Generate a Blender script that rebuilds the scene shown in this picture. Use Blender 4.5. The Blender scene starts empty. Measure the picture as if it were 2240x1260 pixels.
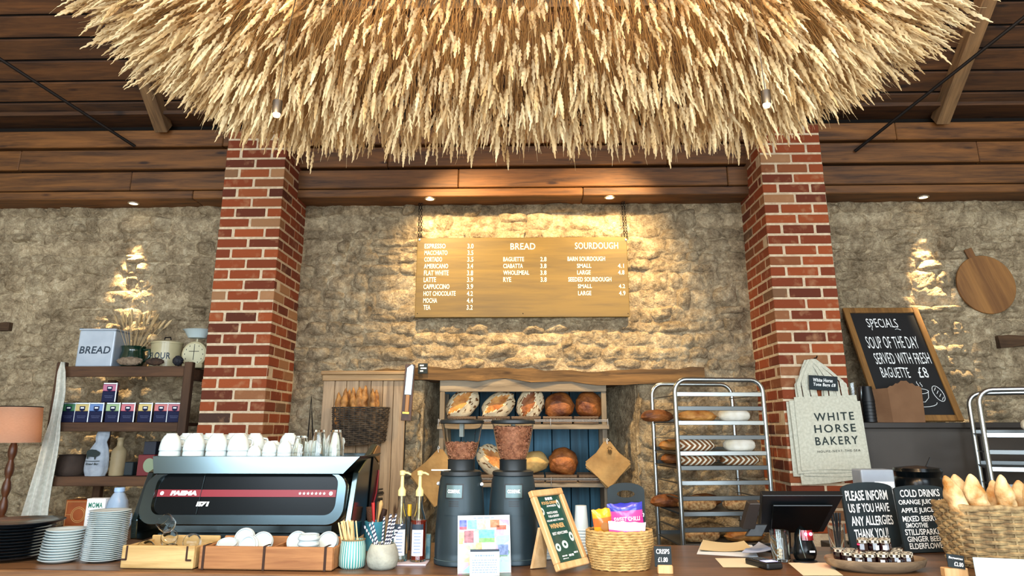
import bpy, bmesh, math, random
import numpy as np
from mathutils import Matrix, Vector, Euler, noise
random.seed(7)
PI = math.pi
SC = bpy.context.scene
COL = SC.collection

# ------------------------------------------------------------------ camera
F_PX, CX, CY = 1600.0, 1120.0, 508.0
PITCH, YAW = math.radians(15.04), math.radians(1.5)
CAM = Vector((0, 0, 1.55))
_R = Vector((math.cos(YAW), math.sin(YAW), 0))
_F = Vector((-math.sin(YAW) * math.cos(PITCH), math.cos(YAW) * math.cos(PITCH), math.sin(PITCH)))
_U = _R.cross(_F)
cd = bpy.data.cameras.new('camera'); co = bpy.data.objects.new('camera', cd); COL.objects.link(co)
cd.sensor_width = 36; cd.lens = F_PX / 2240 * 36; cd.shift_y = (CY - 630) / 2240; cd.clip_start = 0.05
co.matrix_world = Matrix(((_R.x, _U.x, -_F.x, CAM.x), (_R.y, _U.y, -_F.y, CAM.y), (_R.z, _U.z, -_F.z, CAM.z), (0, 0, 0, 1)))
SC.camera = co

# ------------------------------------------------------------------ world, exposure, daylight
SC.view_settings.view_transform = 'Standard'; SC.view_settings.look = 'None'
SC.view_settings.gamma = 1; SC.view_settings.exposure = 0.12; SC.view_settings.use_curve_mapping = False
W = bpy.data.worlds.new('world'); SC.world = W; W.use_nodes = True
W.node_tree.nodes['Background'].inputs[0].default_value = (0.75, 0.87, 1.0, 1)
W.node_tree.nodes['Background'].inputs[1].default_value = 0.9

def light(name, typ, loc, energy, color, target=None, **kw):
    l = bpy.data.lights.new(name, typ); l.energy = energy; l.color = color
    for k, v in kw.items(): setattr(l, k, v)
    o = bpy.data.objects.new(name, l); COL.objects.link(o); o.location = loc
    if target is not None:
        o.rotation_euler = (Vector(target) - Vector(loc)).to_track_quat('-Z', 'Y').to_euler()
    return o
# daylight entering through the three tall shopfront windows behind the camera
DAY = 215
SKYL = 110
for wx in (-3.0, 0.0, 3.0):
    light('window_daylight', 'AREA', (wx, -2.9, 2.0), DAY, (0.80, 0.91, 1.0), (wx * .8, 4.5, 1.45), shape='RECTANGLE', size=2.2, size_y=2.8)
# fill lamps at three added rooflights, brightening the chrome and the counter
for wx in (-2.6, 0.0, 2.6):
    light('added_roof_fill', 'AREA', (wx, -1.05, 5.20), SKYL, (0.74, 0.88, 1.0), (wx, -1.05 + .38, 5.20 - .92), shape='RECTANGLE', size=1.7, size_y=1.9)

# ------------------------------------------------------------------ projection helpers (pixels of the 2240x1260 frame -> places in the room)
def ray(px, py):
    return (_F * F_PX + _R * (px - CX) + _U * (CY - py))
def P(px, py, Y):
    d = ray(px, py); return CAM + d * (Y / d.y)
def PZ(px, py, z=1.0):
    d = ray(px, py); return CAM + d * ((z - CAM.z) / d.z)
def ppm(p):                                   # pixels per metre at a point
    return F_PX / (Vector(p) - CAM).dot(_F)

# ------------------------------------------------------------------ mesh builder
class MB:
    def __init__(s): s.v = []; s.f = []; s.m = []
    def add(s, vs, fs, m=0, M=None):
        b = len(s.v)
        if M is not None: vs = [M @ Vector(p) for p in vs]
        s.v.extend([tuple(p) for p in vs])
        s.f.extend([tuple(i + b for i in f) for f in fs]); s.m.extend([m] * len(fs))
        return s
    def box(s, c, d, m=0, M=None, taper=1.0):
        x, y, z = d[0] / 2, d[1] / 2, d[2] / 2; t = taper
        vs = [(-x, -y, -z), (x, -y, -z), (x, y, -z), (-x, y, -z), (-x * t, -y * t, z), (x * t, -y * t, z), (x * t, y * t, z), (-x * t, y * t, z)]
        vs = [(a + c[0], b + c[1], e + c[2]) for a, b, e in vs]
        return s.add(vs, [(0, 3, 2, 1), (4, 5, 6, 7), (0, 1, 5, 4), (1, 2, 6, 5), (2, 3, 7, 6), (3, 0, 4, 7)], m, M)
    def lathe(s, prof, n=24, c=(0, 0, 0), m=0, M=None, sx=1, sy=1, cap0=True, cap1=True, mf=None):
        vs = []; fs = []
        for r, z in prof:
            for i in range(n):
                a = 2 * PI * i / n; vs.append((c[0] + r * sx * math.cos(a), c[1] + r * sy * math.sin(a), c[2] + z))
        k = len(prof)
        for j in range(k - 1):
            for i in range(n):
                i2 = (i + 1) % n; fs.append((j * n + i, j * n + i2, (j + 1) * n + i2, (j + 1) * n + i))
        if cap0: fs.append(tuple(range(n - 1, -1, -1)))
        if cap1: fs.append(tuple((k - 1) * n + i for i in range(n)))
        return s.add(vs, fs, m, M)
    def tube(s, pts, r, n=8, m=0, closed=False, M=None, flat=1.0):
        pts = [Vector(p) for p in pts]; k = len(pts); rs = r if isinstance(r, (list, tuple)) else [r] * k
        vs = []; fs = []; up = None
        for i, p in enumerate(pts):
            a = pts[(i - 1) % k] if (closed or i) else p; b = pts[(i + 1) % k] if (closed or i < k - 1) else p
            t = (b - a).normalized()
            if up is None:
                up = Vector((0, 0, 1)) if abs(t.z) < .9 else Vector((1, 0, 0))
            u = (up - t * up.dot(t))
            if u.length < 1e-6: u = t.orthogonal()
            u.normalize(); w = t.cross(u); up = u
            for j in range(n):
                g = 2 * PI * j / n; vs.append(p + (u * math.cos(g) * flat + w * math.sin(g)) * rs[i])
        for i in range(k if closed else k - 1):
            i2 = (i + 1) % k
            for j in range(n):
                j2 = (j + 1) % n; fs.append((i * n + j, i * n + j2, i2 * n + j2, i2 * n + j))
        if not closed:
            fs.append(tuple(range(n - 1, -1, -1))); fs.append(tuple((k - 1) * n + j for j in range(n)))
        return s.add(vs, fs, m, M)
    def prism(s, poly, y0, y1, m=0, M=None):      # polygon in XZ (counter-clockwise seen from -Y), extruded along Y
        n = len(poly); vs = [(x, y0, z) for x, z in poly] + [(x, y1, z) for x, z in poly]
        fs = [tuple(range(n)), tuple(range(2 * n - 1, n - 1, -1))]
        for i in range(n):
            j = (i + 1) % n; fs.append((j, i, i + n, j + n))
        return s.add(vs, fs, m, M)
    def grid(s, fn, nu, nv, m=0, M=None, wrap=False):
        vs = [fn(i / nu, j / nv) for j in range(nv + 1) for i in range(nu + (0 if wrap else 1))]
        w = nu if wrap else nu + 1; fs = []
        for j in range(nv):
            for i in range(nu):
                i2 = (i + 1) % w; fs.append((j * w + i, j * w + i2, (j + 1) * w + i2, (j + 1) * w + i))
        return s.add(vs, fs, m, M)
    def mesh(s, name, mats, smooth=None, bevel=0, segs=1):
        me = bpy.data.meshes.new(name); me.from_pydata(s.v, [], s.f)
        if not isinstance(mats, (list, tuple)): mats = [mats]
        for mt in mats: me.materials.append(mt)
        me.polygons.foreach_set('material_index', s.m)
        if bevel:
            bm = bmesh.new(); bm.from_mesh(me)
            bmesh.ops.remove_doubles(bm, verts=bm.verts, dist=1e-6)
            es = [e for e in bm.edges if len(e.link_faces) == 2 and e.calc_face_angle(0) > .5]
            bmesh.ops.bevel(bm, geom=es, offset=bevel, segments=segs, profile=.5, affect='EDGES', clamp_overlap=True)
            bm.to_mesh(me); bm.free()
        if smooth is not None:
            me.polygons.foreach_set('use_smooth', [True] * len(me.polygons))
            me.set_sharp_from_angle(angle=math.radians(smooth))
        me.update(); return me
    def build(s, name, mats, parent=None, loc=None, smooth=None, bevel=0, segs=1, rz=0):
        o = bpy.data.objects.new(name, s.mesh(name, mats, smooth, bevel, segs)); COL.objects.link(o)
        if parent is not None: o.parent = parent
        if loc is not None: o.location = loc
        if rz: o.rotation_euler.z = rz
        return o
def tag(o, label=None, cat=None, group=None, kind=None):
    if label: o['label'] = label
    if cat: o['category'] = cat
    if group: o['group'] = group
    if kind: o['kind'] = kind
    return o
def empty(name, loc, label=None, cat=None, group=None, kind=None, rz=0, rot=None):
    o = bpy.data.objects.new(name, None); COL.objects.link(o); o.location = loc; o.empty_display_size = .05
    o.rotation_euler = rot if rot is not None else (0, 0, rz)
    return tag(o, label, cat, group, kind)
def inst(name, me, parent=None, M=None):
    o = bpy.data.objects.new(name, me); COL.objects.link(o)
    if parent is not None: o.parent = parent
    if M is not None: o.matrix_local = M
    return o
def copy_tree(o, parent=None):
    c = o.copy(); COL.objects.link(c); c.parent = parent
    for ch in [x for x in bpy.data.objects if x.parent == o]: copy_tree(ch, c)
    return c
def T(x, y, z): return Matrix.Translation((x, y, z))
def RX(a): return Matrix.Rotation(a, 4, 'X')
def RY(a): return Matrix.Rotation(a, 4, 'Y')
def RZ(a): return Matrix.Rotation(a, 4, 'Z')
def SCL(x, y, z): return Matrix.Diagonal((x, y, z, 1))

# ------------------------------------------------------------------ materials
MATS = {}
def srgb(h):
    h = h.lstrip('#'); c = [int(h[i:i + 2], 16) / 255 for i in (0, 2, 4)]
    return tuple((x / 12.92 if x <= .04045 else ((x + .055) / 1.055) ** 2.4) for x in c)
def mat(name, col, rough=.6, metal=0, col2=None, scale=12, stretch=(1, 1, 1), detail=5, bump=0, bscale=40, rnd=0, trans=0, ior=1.45, emit=0, alpha=1, spec=.5, coat=0, lo=.35, hi=.65, sheen=0):
    if name in MATS: return MATS[name]
    if isinstance(col, str): col = srgb(col)
    if isinstance(col2, str): col2 = srgb(col2)
    m = bpy.data.materials.new(name); m.use_nodes = True; nt = m.node_tree; N = nt.nodes; L = nt.links
    b = N['Principled BSDF']; b.inputs['Roughness'].default_value = rough; b.inputs['Metallic'].default_value = metal
    b.inputs['Base Color'].default_value = (*col, 1); b.inputs['Specular IOR Level'].default_value = spec
    if trans: b.inputs['Transmission Weight'].default_value = trans; b.inputs['IOR'].default_value = ior
    if coat: b.inputs['Coat Weight'].default_value = coat; b.inputs['Coat Roughness'].default_value = .08
    if alpha < 1: b.inputs['Alpha'].default_value = alpha
    if sheen: b.inputs['Sheen Weight'].default_value = sheen
    if emit:
        b.inputs['Emission Color'].default_value = (*col, 1); b.inputs['Emission Strength'].default_value = emit
    m.diffuse_color = (*col, 1)
    out = None
    if col2 is not None or bump:
        tc = N.new('ShaderNodeTexCoord'); mp = N.new('ShaderNodeMapping'); mp.inputs['Scale'].default_value = stretch
        L.new(tc.outputs['Object'], mp.inputs['Vector']); vec = mp.outputs['Vector']
        if rnd:
            oi = N.new('ShaderNodeObjectInfo'); va = N.new('ShaderNodeVectorMath'); va.operation = 'ADD'
            ml = N.new('ShaderNodeMath'); ml.operation = 'MULTIPLY'; ml.inputs[1].default_value = 37.0
            L.new(oi.outputs['Random'], ml.inputs[0]); L.new(vec, va.inputs[0]); L.new(ml.outputs[0], va.inputs[1]); vec = va.outputs[0]
    if col2 is not None:
        nz = N.new('ShaderNodeTexNoise'); nz.inputs['Scale'].default_value = scale; nz.inputs['Detail'].default_value = detail
        L.new(vec, nz.inputs['Vector']); rp = N.new('ShaderNodeValToRGB'); L.new(nz.outputs['Fac'], rp.inputs['Fac'])
        rp.color_ramp.elements[0].position = lo; rp.color_ramp.elements[1].position = hi
        rp.color_ramp.elements[0].color = (*col, 1); rp.color_ramp.elements[1].color = (*col2, 1); out = rp.outputs['Color']
    if rnd:
        oi2 = N.new('ShaderNodeObjectInfo'); mr = N.new('ShaderNodeMapRange'); mr.inputs['To Min'].default_value = 1 - rnd; mr.inputs['To Max'].default_value = 1 + rnd
        L.new(oi2.outputs['Random'], mr.inputs['Value']); hs = N.new('ShaderNodeHueSaturation'); L.new(mr.outputs[0], hs.inputs['Value'])
        if out is not None: L.new(out, hs.inputs['Color'])
        else: hs.inputs['Color'].default_value = (*col, 1)
        out = hs.outputs['Color']
    if out is not None: L.new(out, b.inputs['Base Color'])
    if bump:
        nb = N.new('ShaderNodeTexNoise'); nb.inputs['Scale'].default_value = bscale; nb.inputs['Detail'].default_value = 6
        L.new(vec, nb.inputs['Vector']); bp = N.new('ShaderNodeBump'); bp.inputs['Strength'].default_value = min(1, bump); bp.inputs['Distance'].default_value = .01 * max(1, bump)
        L.new(nb.outputs['Fac'], bp.inputs['Height']); L.new(bp.outputs['Normal'], b.inputs['Normal'])
    MATS[name] = m; return m
def wood(name, dark, light, axis=0, fine=55, rough=.6, rnd=.15, knots=True, bump=.25, coat=0, flat=1):
    """plank wood: fibres along the given axis, a slower band pattern across them, knots"""
    if name in MATS: return MATS[name]
    dark = srgb(dark) if isinstance(dark, str) else dark; light = srgb(light) if isinstance(light, str) else light
    m = bpy.data.materials.new(name); m.use_nodes = True; nt = m.node_tree; N = nt.nodes; L = nt.links; b = N['Principled BSDF']
    b.inputs['Roughness'].default_value = rough
    if coat: b.inputs['Coat Weight'].default_value = coat; b.inputs['Coat Roughness'].default_value = .25
    tc = N.new('ShaderNodeTexCoord'); oi = N.new('ShaderNodeObjectInfo')
    ml = N.new('ShaderNodeMath'); ml.operation = 'MULTIPLY'; ml.inputs[1].default_value = 53.0; L.new(oi.outputs['Random'], ml.inputs[0])
    va = N.new('ShaderNodeVectorMath'); va.operation = 'ADD'; L.new(tc.outputs['Object'], va.inputs[0]); L.new(ml.outputs[0], va.inputs[1])
    mp = N.new('ShaderNodeMapping'); sc = [1, 1, 1]; sc[axis] = .07; mp.inputs['Scale'].default_value = sc; L.new(va.outputs[0], mp.inputs['Vector'])
    n1 = N.new('ShaderNodeTexNoise'); n1.inputs['Scale'].default_value = fine; n1.inputs['Detail'].default_value = 7; n1.inputs['Roughness'].default_value = .65; n1.inputs['Distortion'].default_value = .6
    L.new(mp.outputs[0], n1.inputs['Vector'])
    mp2 = N.new('ShaderNodeMapping'); sc2 = [1, 1, 1]; sc2[axis] = .16; mp2.inputs['Scale'].default_value = sc2; L.new(va.outputs[0], mp2.inputs['Vector'])
    n2 = N.new('ShaderNodeTexNoise'); n2.inputs['Scale'].default_value = fine * .14; n2.inputs['Detail'].default_value = 3; n2.inputs['Distortion'].default_value = 1.5
    L.new(mp2.outputs[0], n2.inputs['Vector'])
    mx = N.new('ShaderNodeMath'); mx.operation = 'MULTIPLY_ADD'; mx.inputs[1].default_value = .55; L.new(n1.outputs['Fac'], mx.inputs[0])
    m2 = N.new('ShaderNodeMath'); m2.operation = 'MULTIPLY'; m2.inputs[1].default_value = .5; L.new(n2.outputs['Fac'], m2.inputs[0]); L.new(m2.outputs[0], mx.inputs[2])
    rp = N.new('ShaderNodeValToRGB'); rp.color_ramp.elements[0].position = .38; rp.color_ramp.elements[1].position = .66
    rp.color_ramp.elements[0].color = (*dark, 1); rp.color_ramp.elements[1].color = (*light, 1); L.new(mx.outputs[0], rp.inputs['Fac']); out = rp.outputs['Color']
    if knots:
        mp3 = N.new('ShaderNodeMapping'); sc3 = [9, 9, 9]; sc3[axis] = 2.6; sc3[flat] = .01; mp3.inputs['Scale'].default_value = sc3; L.new(va.outputs[0], mp3.inputs['Vector'])
        vo = N.new('ShaderNodeTexVoronoi'); vo.inputs['Scale'].default_value = 1; L.new(mp3.outputs[0], vo.inputs['Vector'])
        r3 = N.new('ShaderNodeValToRGB'); r3.color_ramp.elements[0].position = .06; r3.color_ramp.elements[1].position = .15
        r3.color_ramp.elements[0].color = (.22, .16, .12, 1); r3.color_ramp.elements[1].color = (1, 1, 1, 1); L.new(vo.outputs['Distance'], r3.inputs['Fac'])
        mm = N.new('ShaderNodeMix'); mm.data_type = 'RGBA'; mm.blend_type = 'MULTIPLY'; mm.inputs['Factor'].default_value = 1
        L.new(out, mm.inputs[6]); L.new(r3.outputs['Color'], mm.inputs[7]); out = mm.outputs[2]
    mr = N.new('ShaderNodeMapRange'); mr.inputs['To Min'].default_value = 1 - rnd; mr.inputs['To Max'].default_value = 1 + rnd; L.new(oi.outputs['Random'], mr.inputs['Value'])
    hs = N.new('ShaderNodeHueSaturation'); L.new(mr.outputs[0], hs.inputs['Value']); L.new(out, hs.inputs['Color']); L.new(hs.outputs[0], b.inputs['Base Color'])
    if bump:
        bp = N.new('ShaderNodeBump'); bp.inputs['Strength'].default_value = bump; bp.inputs['Distance'].default_value = .006; L.new(n1.outputs['Fac'], bp.inputs['Height']); L.new(bp.outputs[0], b.inputs['Normal'])
    m.diffuse_color = (*light, 1); MATS[name] = m; return m

# ------------------------------------------------------------------ lettering (flat print, cut from the built-in font)
_TXT = {}
def text_mesh(s, bold=0.0, spacing=1.0, shear=0.0):
    k = (s, bold, spacing, shear)
    if k in _TXT: return _TXT[k]
    c = bpy.data.curves.new('txt', 'FONT'); c.body = s; c.size = 1; c.offset = bold; c.space_character = spacing; c.shear = shear; c.resolution_u = 3
    c.align_x = 'CENTER'; c.align_y = 'CENTER'
    o = bpy.data.objects.new('txt', c); me = o.to_mesh(); vs = [tuple(v.co) for v in me.vertices]; fs = [tuple(p.vertices) for p in me.polygons]
    o.to_mesh_clear(); bpy.data.objects.remove(o); bpy.data.curves.remove(c)
    xs = [v[0] for v in vs]; ys = [v[1] for v in vs]; x0, x1, y0, y1 = min(xs), max(xs), min(ys), max(ys)
    vs = [((v[0] - x0) / (x1 - x0), (v[1] - y0) / (y1 - y0)) for v in vs]
    _TXT[k] = (vs, fs); return _TXT[k]
def letter(mb, s, x0, z0, x1, z1, y=0.0, m=0, M=None, bold=0.02, spacing=1.05, shear=0.0, wob=0.0):
    """adds lettering that fills the rectangle x0..x1, z0..z1 of a plane facing -Y"""
    vs, fs = text_mesh(s, bold, spacing, shear)
    f = (lambda a: math.sin(a * 17 + len(s)) * wob) if wob else (lambda a: 0)
    mb.add([(x0 + (x1 - x0) * a, y, z0 + (z1 - z0) * (b + f(a))) for a, b in vs], fs, m, M)
    return mb
# ================================================================== the room
YW, YP, YF = 5.53, 4.97, 5.30          # stone wall face, pillar front, fascia front
# ---- materials of the shell
def stone_mat(name='limestone', rnd=.20):
    m = bpy.data.materials.new(name); m.use_nodes = True; nt = m.node_tree; N = nt.nodes; L = nt.links; b = N['Principled BSDF']; b.inputs['Roughness'].default_value = .95; b.inputs['Specular IOR Level'].default_value = .2
    ge = N.new('ShaderNodeNewGeometry'); oi = N.new('ShaderNodeObjectInfo')
    def nz(sc, de, di=0.0):
        n = N.new('ShaderNodeTexNoise'); n.inputs['Scale'].default_value = sc; n.inputs['Detail'].default_value = de; n.inputs['Distortion'].default_value = di; n.inputs['Roughness'].default_value = .62; L.new(ge.outputs['Position'], n.inputs['Vector']); return n.outputs['Fac']
    def mth(op, a, bb, c=None):
        n = N.new('ShaderNodeMath'); n.operation = op
        for k, v in enumerate((a, bb, c)):
            if v is None: continue
            if isinstance(v, (int, float)): n.inputs[k].default_value = v
            else: L.new(v, n.inputs[k])
        return n.outputs[0]
    big, mid, fine = nz(4.5, 3, .6), nz(19, 8, .8), nz(75, 6, .3)
    f = mth('ADD', mth('MULTIPLY', big, .35), mth('ADD', mth('MULTIPLY', mid, .42), mth('MULTIPLY', fine, .25)))
    rp = N.new('ShaderNodeValToRGB'); cr = rp.color_ramp; cr.elements[0].position = .38; cr.elements[0].color = (*srgb('#74634b'), 1); cr.elements[1].position = .66; cr.elements[1].color = (*srgb('#e4d4b4'), 1)
    e = cr.elements.new(.50); e.color = (*srgb('#a99678'), 1); e = cr.elements.new(.57); e.color = (*srgb('#c6b391'), 1)
    L.new(f, rp.inputs['Fac'])
    mr = N.new('ShaderNodeMapRange'); mr.inputs['To Min'].default_value = 1 - rnd; mr.inputs['To Max'].default_value = 1 + rnd; L.new(oi.outputs['Random'], mr.inputs['Value'])
    hs = N.new('ShaderNodeHueSaturation'); L.new(mr.outputs[0], hs.inputs['Value']); L.new(rp.outputs['Color'], hs.inputs['Color']); L.new(hs.outputs[0], b.inputs['Base Color'])
    h = mth('ADD', mth('MULTIPLY', nz(26, 9, 1.0), 1.0), mth('MULTIPLY', fine, .5))
    bp = N.new('ShaderNodeBump'); bp.inputs['Strength'].default_value = .85; bp.inputs['Distance'].default_value = .035; L.new(h, bp.inputs['Height']); L.new(bp.outputs[0], b.inputs['Normal'])
    m.diffuse_color = (.4, .33, .22, 1); return m
M_stone = stone_mat(); M_mortar = stone_mat('rough_lime_mortar', 0)
M_brick_mortar = mat('brick_mortar', '#c2aa8c', .95, col2='#d8c4a4', scale=30, bump=.5, bscale=120)
def brick_material():
    m = bpy.data.materials.new('red_brick'); m.use_nodes = True; nt = m.node_tree; N = nt.nodes; L = nt.links; b = N['Principled BSDF']; b.inputs['Roughness'].default_value = .88
    oi = N.new('ShaderNodeObjectInfo'); rp = N.new('ShaderNodeValToRGB'); cr = rp.color_ramp; cr.interpolation = 'LINEAR'
    cols = [(0, '#52220e'), (.18, '#6f2e12'), (.45, '#873b16'), (.7, '#99481e'), (.88, '#804a28'), (.95, '#a5774f'), (1, '#35201a')]
    cr.elements[0].position = 0; cr.elements[0].color = (*srgb(cols[0][1]), 1); cr.elements[1].position = 1; cr.elements[1].color = (*srgb(cols[-1][1]), 1)
    for p, c in cols[1:-1]:
        e = cr.elements.new(p); e.color = (*srgb(c), 1)
    L.new(oi.outputs['Random'], rp.inputs['Fac'])
    tc = N.new('ShaderNodeTexCoord'); ml = N.new('ShaderNodeMath'); ml.operation = 'MULTIPLY'; ml.inputs[1].default_value = 41; L.new(oi.outputs['Random'], ml.inputs[0])
    va = N.new('ShaderNodeVectorMath'); va.operation = 'ADD'; L.new(tc.outputs['Object'], va.inputs[0]); L.new(ml.outputs[0], va.inputs[1])
    nz = N.new('ShaderNodeTexNoise'); nz.inputs['Scale'].default_value = 14; nz.inputs['Detail'].default_value = 8; L.new(va.outputs[0], nz.inputs['Vector'])
    r2 = N.new('ShaderNodeValToRGB'); r2.color_ramp.elements[0].position = .56; r2.color_ramp.elements[1].position = .74; r2.color_ramp.elements[0].color = (0, 0, 0, 1); r2.color_ramp.elements[1].color = (.55, .55, .55, 1)
    L.new(nz.outputs['Fac'], r2.inputs['Fac'])
    mx = N.new('ShaderNodeMix'); mx.data_type = 'RGBA'; L.new(r2.outputs['Color'], mx.inputs['Factor']); L.new(rp.outputs['Color'], mx.inputs[6]); mx.inputs[7].default_value = (*srgb('#b0825c'), 1)
    L.new(mx.outputs[2], b.inputs['Base Color'])
    nb = N.new('ShaderNodeTexNoise'); nb.inputs['Scale'].default_value = 90; nb.inputs['Detail'].default_value = 6; L.new(va.outputs[0], nb.inputs['Vector'])
    bp = N.new('ShaderNodeBump'); bp.inputs['Strength'].default_value = .5; bp.inputs['Distance'].default_value = .006; L.new(nb.outputs['Fac'], bp.inputs['Height']); L.new(bp.outputs[0], b.inputs['Normal'])
    m.diffuse_color = (.3, .08, .04, 1); return m
M_brick = brick_material()
M_board = wood('ceiling_board', '#2a170a', '#603c1c', 0, fine=42, rough=.7, rnd=.25, flat=2)
M_fascia = wood('fascia_board', '#40250c', '#845424', 0, fine=42, rough=.65, rnd=.15)
M_rafter = wood('rafter_wood', '#4a3520', '#8a6a45', 1, fine=42, rough=.8, rnd=.1, knots=False)
M_dark_iron = mat('dark_iron', '#1c1612', .6, metal=.6)
M_plaster = mat('pale_plaster', '#a99a80', .9, col2='#bfb196', scale=3)
M_floor = mat('floor_flagstone', '#6e6254', .8, col2='#8b7d6b', scale=4, bump=.2)
M_lintel = wood('lintel_wood', '#3f2c18', '#8a673a', 0, fine=24, rough=.85, rnd=.05, bump=.8)
M_lintel_dark = wood('lintel_dark_wood', '#2c1d10', '#5b4128', 0, fine=30, rough=.9, rnd=.05, bump=.8)

# ---- floor, side walls, front wall with its windows
tag(MB().box((0, 1.4, -.06), (11, 9.4, .12)).build('floor', M_floor), 'pale flagstone floor of the shop', 'floor', kind='structure')
tag(MB().box((-5.15, 1.4, 2.2), (.3, 9.4, 4.4)).build('wall_left', M_plaster), 'pale plastered side wall on the left', 'wall', kind='structure')
tag(MB().box((5.15, 1.4, 2.2), (.3, 9.4, 4.4)).build('wall_right', M_plaster), 'pale plastered side wall on the right', 'wall', kind='structure')
fw = MB()
fw.box((0, -3.2, .3), (10, .3, .6)); fw.box((0, -3.2, 3.8), (10, .3, .8))
for x0, x1 in ((-5, -4.1), (-1.9, -1.1), (1.1, 1.9), (4.1, 5)): fw.box(((x0 + x1) / 2, -3.2, 2), (x1 - x0, .3, 2.8))
tag(fw.build('wall_front', M_plaster), 'plastered shopfront wall with three tall windows behind the viewer', 'wall', kind='structure')
M_frame = mat('window_frame_paint', '#3a3f3c', .5)
for i, wx in enumerate((-3.0, 0, 3.0)):
    w = MB()
    for a in (-1.1, -.37, .37, 1.1): w.box((wx + a, -3.1, 2.0), (.06, .06, 2.8))
    for z in (.63, 2.5, 3.37): w.box((wx, -3.1, z), (2.26, .06, .06))
    tag(w.build('window_%d' % (i + 1), M_frame), 'tall dark framed shop window number %s from the left' % ('one', 'two', 'three')[i], 'window', kind='structure')

# ---- back wall: core with the hearth opening, stones laid on it
NX0, NX1, NZ0, NZ1 = -.80, .76, .70, 1.90     # hearth opening in the wall face
wb = MB()
wb.box(((-5 + NX0) / 2, YW + .268, 1.7), (NX0 + 5, .52, 3.4)); wb.box(((5 + NX1) / 2, YW + .268, 1.7), (5 - NX1, .52, 3.4))
wb.box(((NX0 + NX1) / 2, YW + .268, (NZ1 + 3.4) / 2), (NX1 - NX0, .52, 3.4 - NZ1)); wb.box(((NX0 + NX1) / 2, YW + .268, NZ0 / 2), (NX1 - NX0, .52, NZ0))
wall = tag(wb.build('wall_back', M_mortar), 'rough limestone rubble wall behind the counter', 'wall', kind='structure')
# stones: random rubble brought to rough courses
HOLES = [(NX0 - .03, 0, NX1 + .03, NZ1), (-1.30, 1.85, 1.30, 1.99), (-4.6, 2.26, -3.98, 2.36), (3.42, 2.10, 4.5, 2.23), (3.7, .5, 4.5, 2.1)]
def in_hole(x, z, w, h):
    for a, b, c, d in HOLES:
        if x + w * .40 > a and x - w * .40 < c and z + h * .40 > b and z - h * .40 < d: return True
    if -2.25 < x - w * .3 and x + w * .3 < -1.75: return True
    if 1.62 < x - w * .3 and x + w * .3 < 2.12: return True
    return False
def stone_patch(x, z, w, h, seed, nu=12, nv=8):
    rs = random.Random(seed); ph = [rs.uniform(0, 6.28) for _ in range(4)]; prot = rs.choice((.004, .009, .015, .022, .032)) * rs.uniform(.7, 1.2); p = rs.uniform(2.6, 5)
    tilt = rs.uniform(-.25, .25); tz = rs.uniform(-.012, .014)
    vs = []; fs = []
    for j in range(nv + 1):
        for i in range(nu + 1):
            u, v = 2 * i / nu - 1, 2 * j / nv - 1
            # square -> rounded, irregular outline
            k = (abs(u) ** p + abs(v) ** p) ** (1 / p); q = max(abs(u), abs(v))
            s = q / k if k > 1e-6 else 1
            a = math.atan2(v, u); s *= 1 + .09 * math.sin(2 * a + ph[0]) + .07 * math.sin(3 * a + ph[1]) + .05 * math.sin(5 * a + ph[2])
            X = u * s * w * .56; Z = v * s * h * .58 + X * tilt * h / w
            e = 1 - q ** 3
            n1 = noise.noise(((x + X) * 9 + seed * .37, (z + Z) * 13, seed * .11)); n2 = noise.noise(((x + X) * 24, (z + Z) * 34, seed))
            n3 = noise.noise(((x + X) * 60, (z + Z) * 75, seed))
            y = -(prot + .020 * n1 + .020 * n2 + .011 * n3 + tz * v) * e + .012 * q ** 6
            vs.append((X, y, Z))
    for j in range(nv):
        for i in range(nu):
            a = j * (nu + 1) + i; fs.append((a, a + 1, a + nu + 2, a + nu + 1))
    return vs, fs
stones = []; z = .74; sd = 1
while z < 3.40:
    h = random.uniform(.065, .135); x = -4.5 + random.uniform(0, .1)
    while x < 4.1:
        w = random.uniform(.08, .24) * (h / .1) ** .5
        if random.random() < .16 and h > .10:            # two thin stones one on the other
            for k in (0, 1):
                zz = z + h * (.27 + .48 * k)
                if not in_hole(x + w / 2, zz, w, h * .5): stones.append((w * h * .5, x + w / 2, zz + random.uniform(-.008, .008), w, h * .52, sd)); sd += 1
        else:
            zz = z + h / 2 + random.uniform(-.016, .016); hh = h * random.uniform(.85, 1.12)
            if not in_hole(x + w / 2, zz, w, hh): stones.append((w * hh, x + w / 2, zz, w, hh, sd)); sd += 1
        x += w
    z += h
stones.sort(reverse=True)
rest = MB()
for n, (ar, x, z, w, h, s_) in enumerate(stones):
    vs, fs = stone_patch(x, z, w, h, s_)
    if n < 300:
        me = bpy.data.meshes.new('stone'); me.from_pydata(vs, [], fs); me.materials.append(M_stone); me.polygons.foreach_set('use_smooth', [True] * len(fs))
        inst('stone', me, wall, T(x, YW, z))
    else: rest.add(vs, fs, 0, T(x, YW, z))
ro = rest.build('small_stones', M_stone, wall, smooth=180); ro['kind'] = 'stuff'

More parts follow.
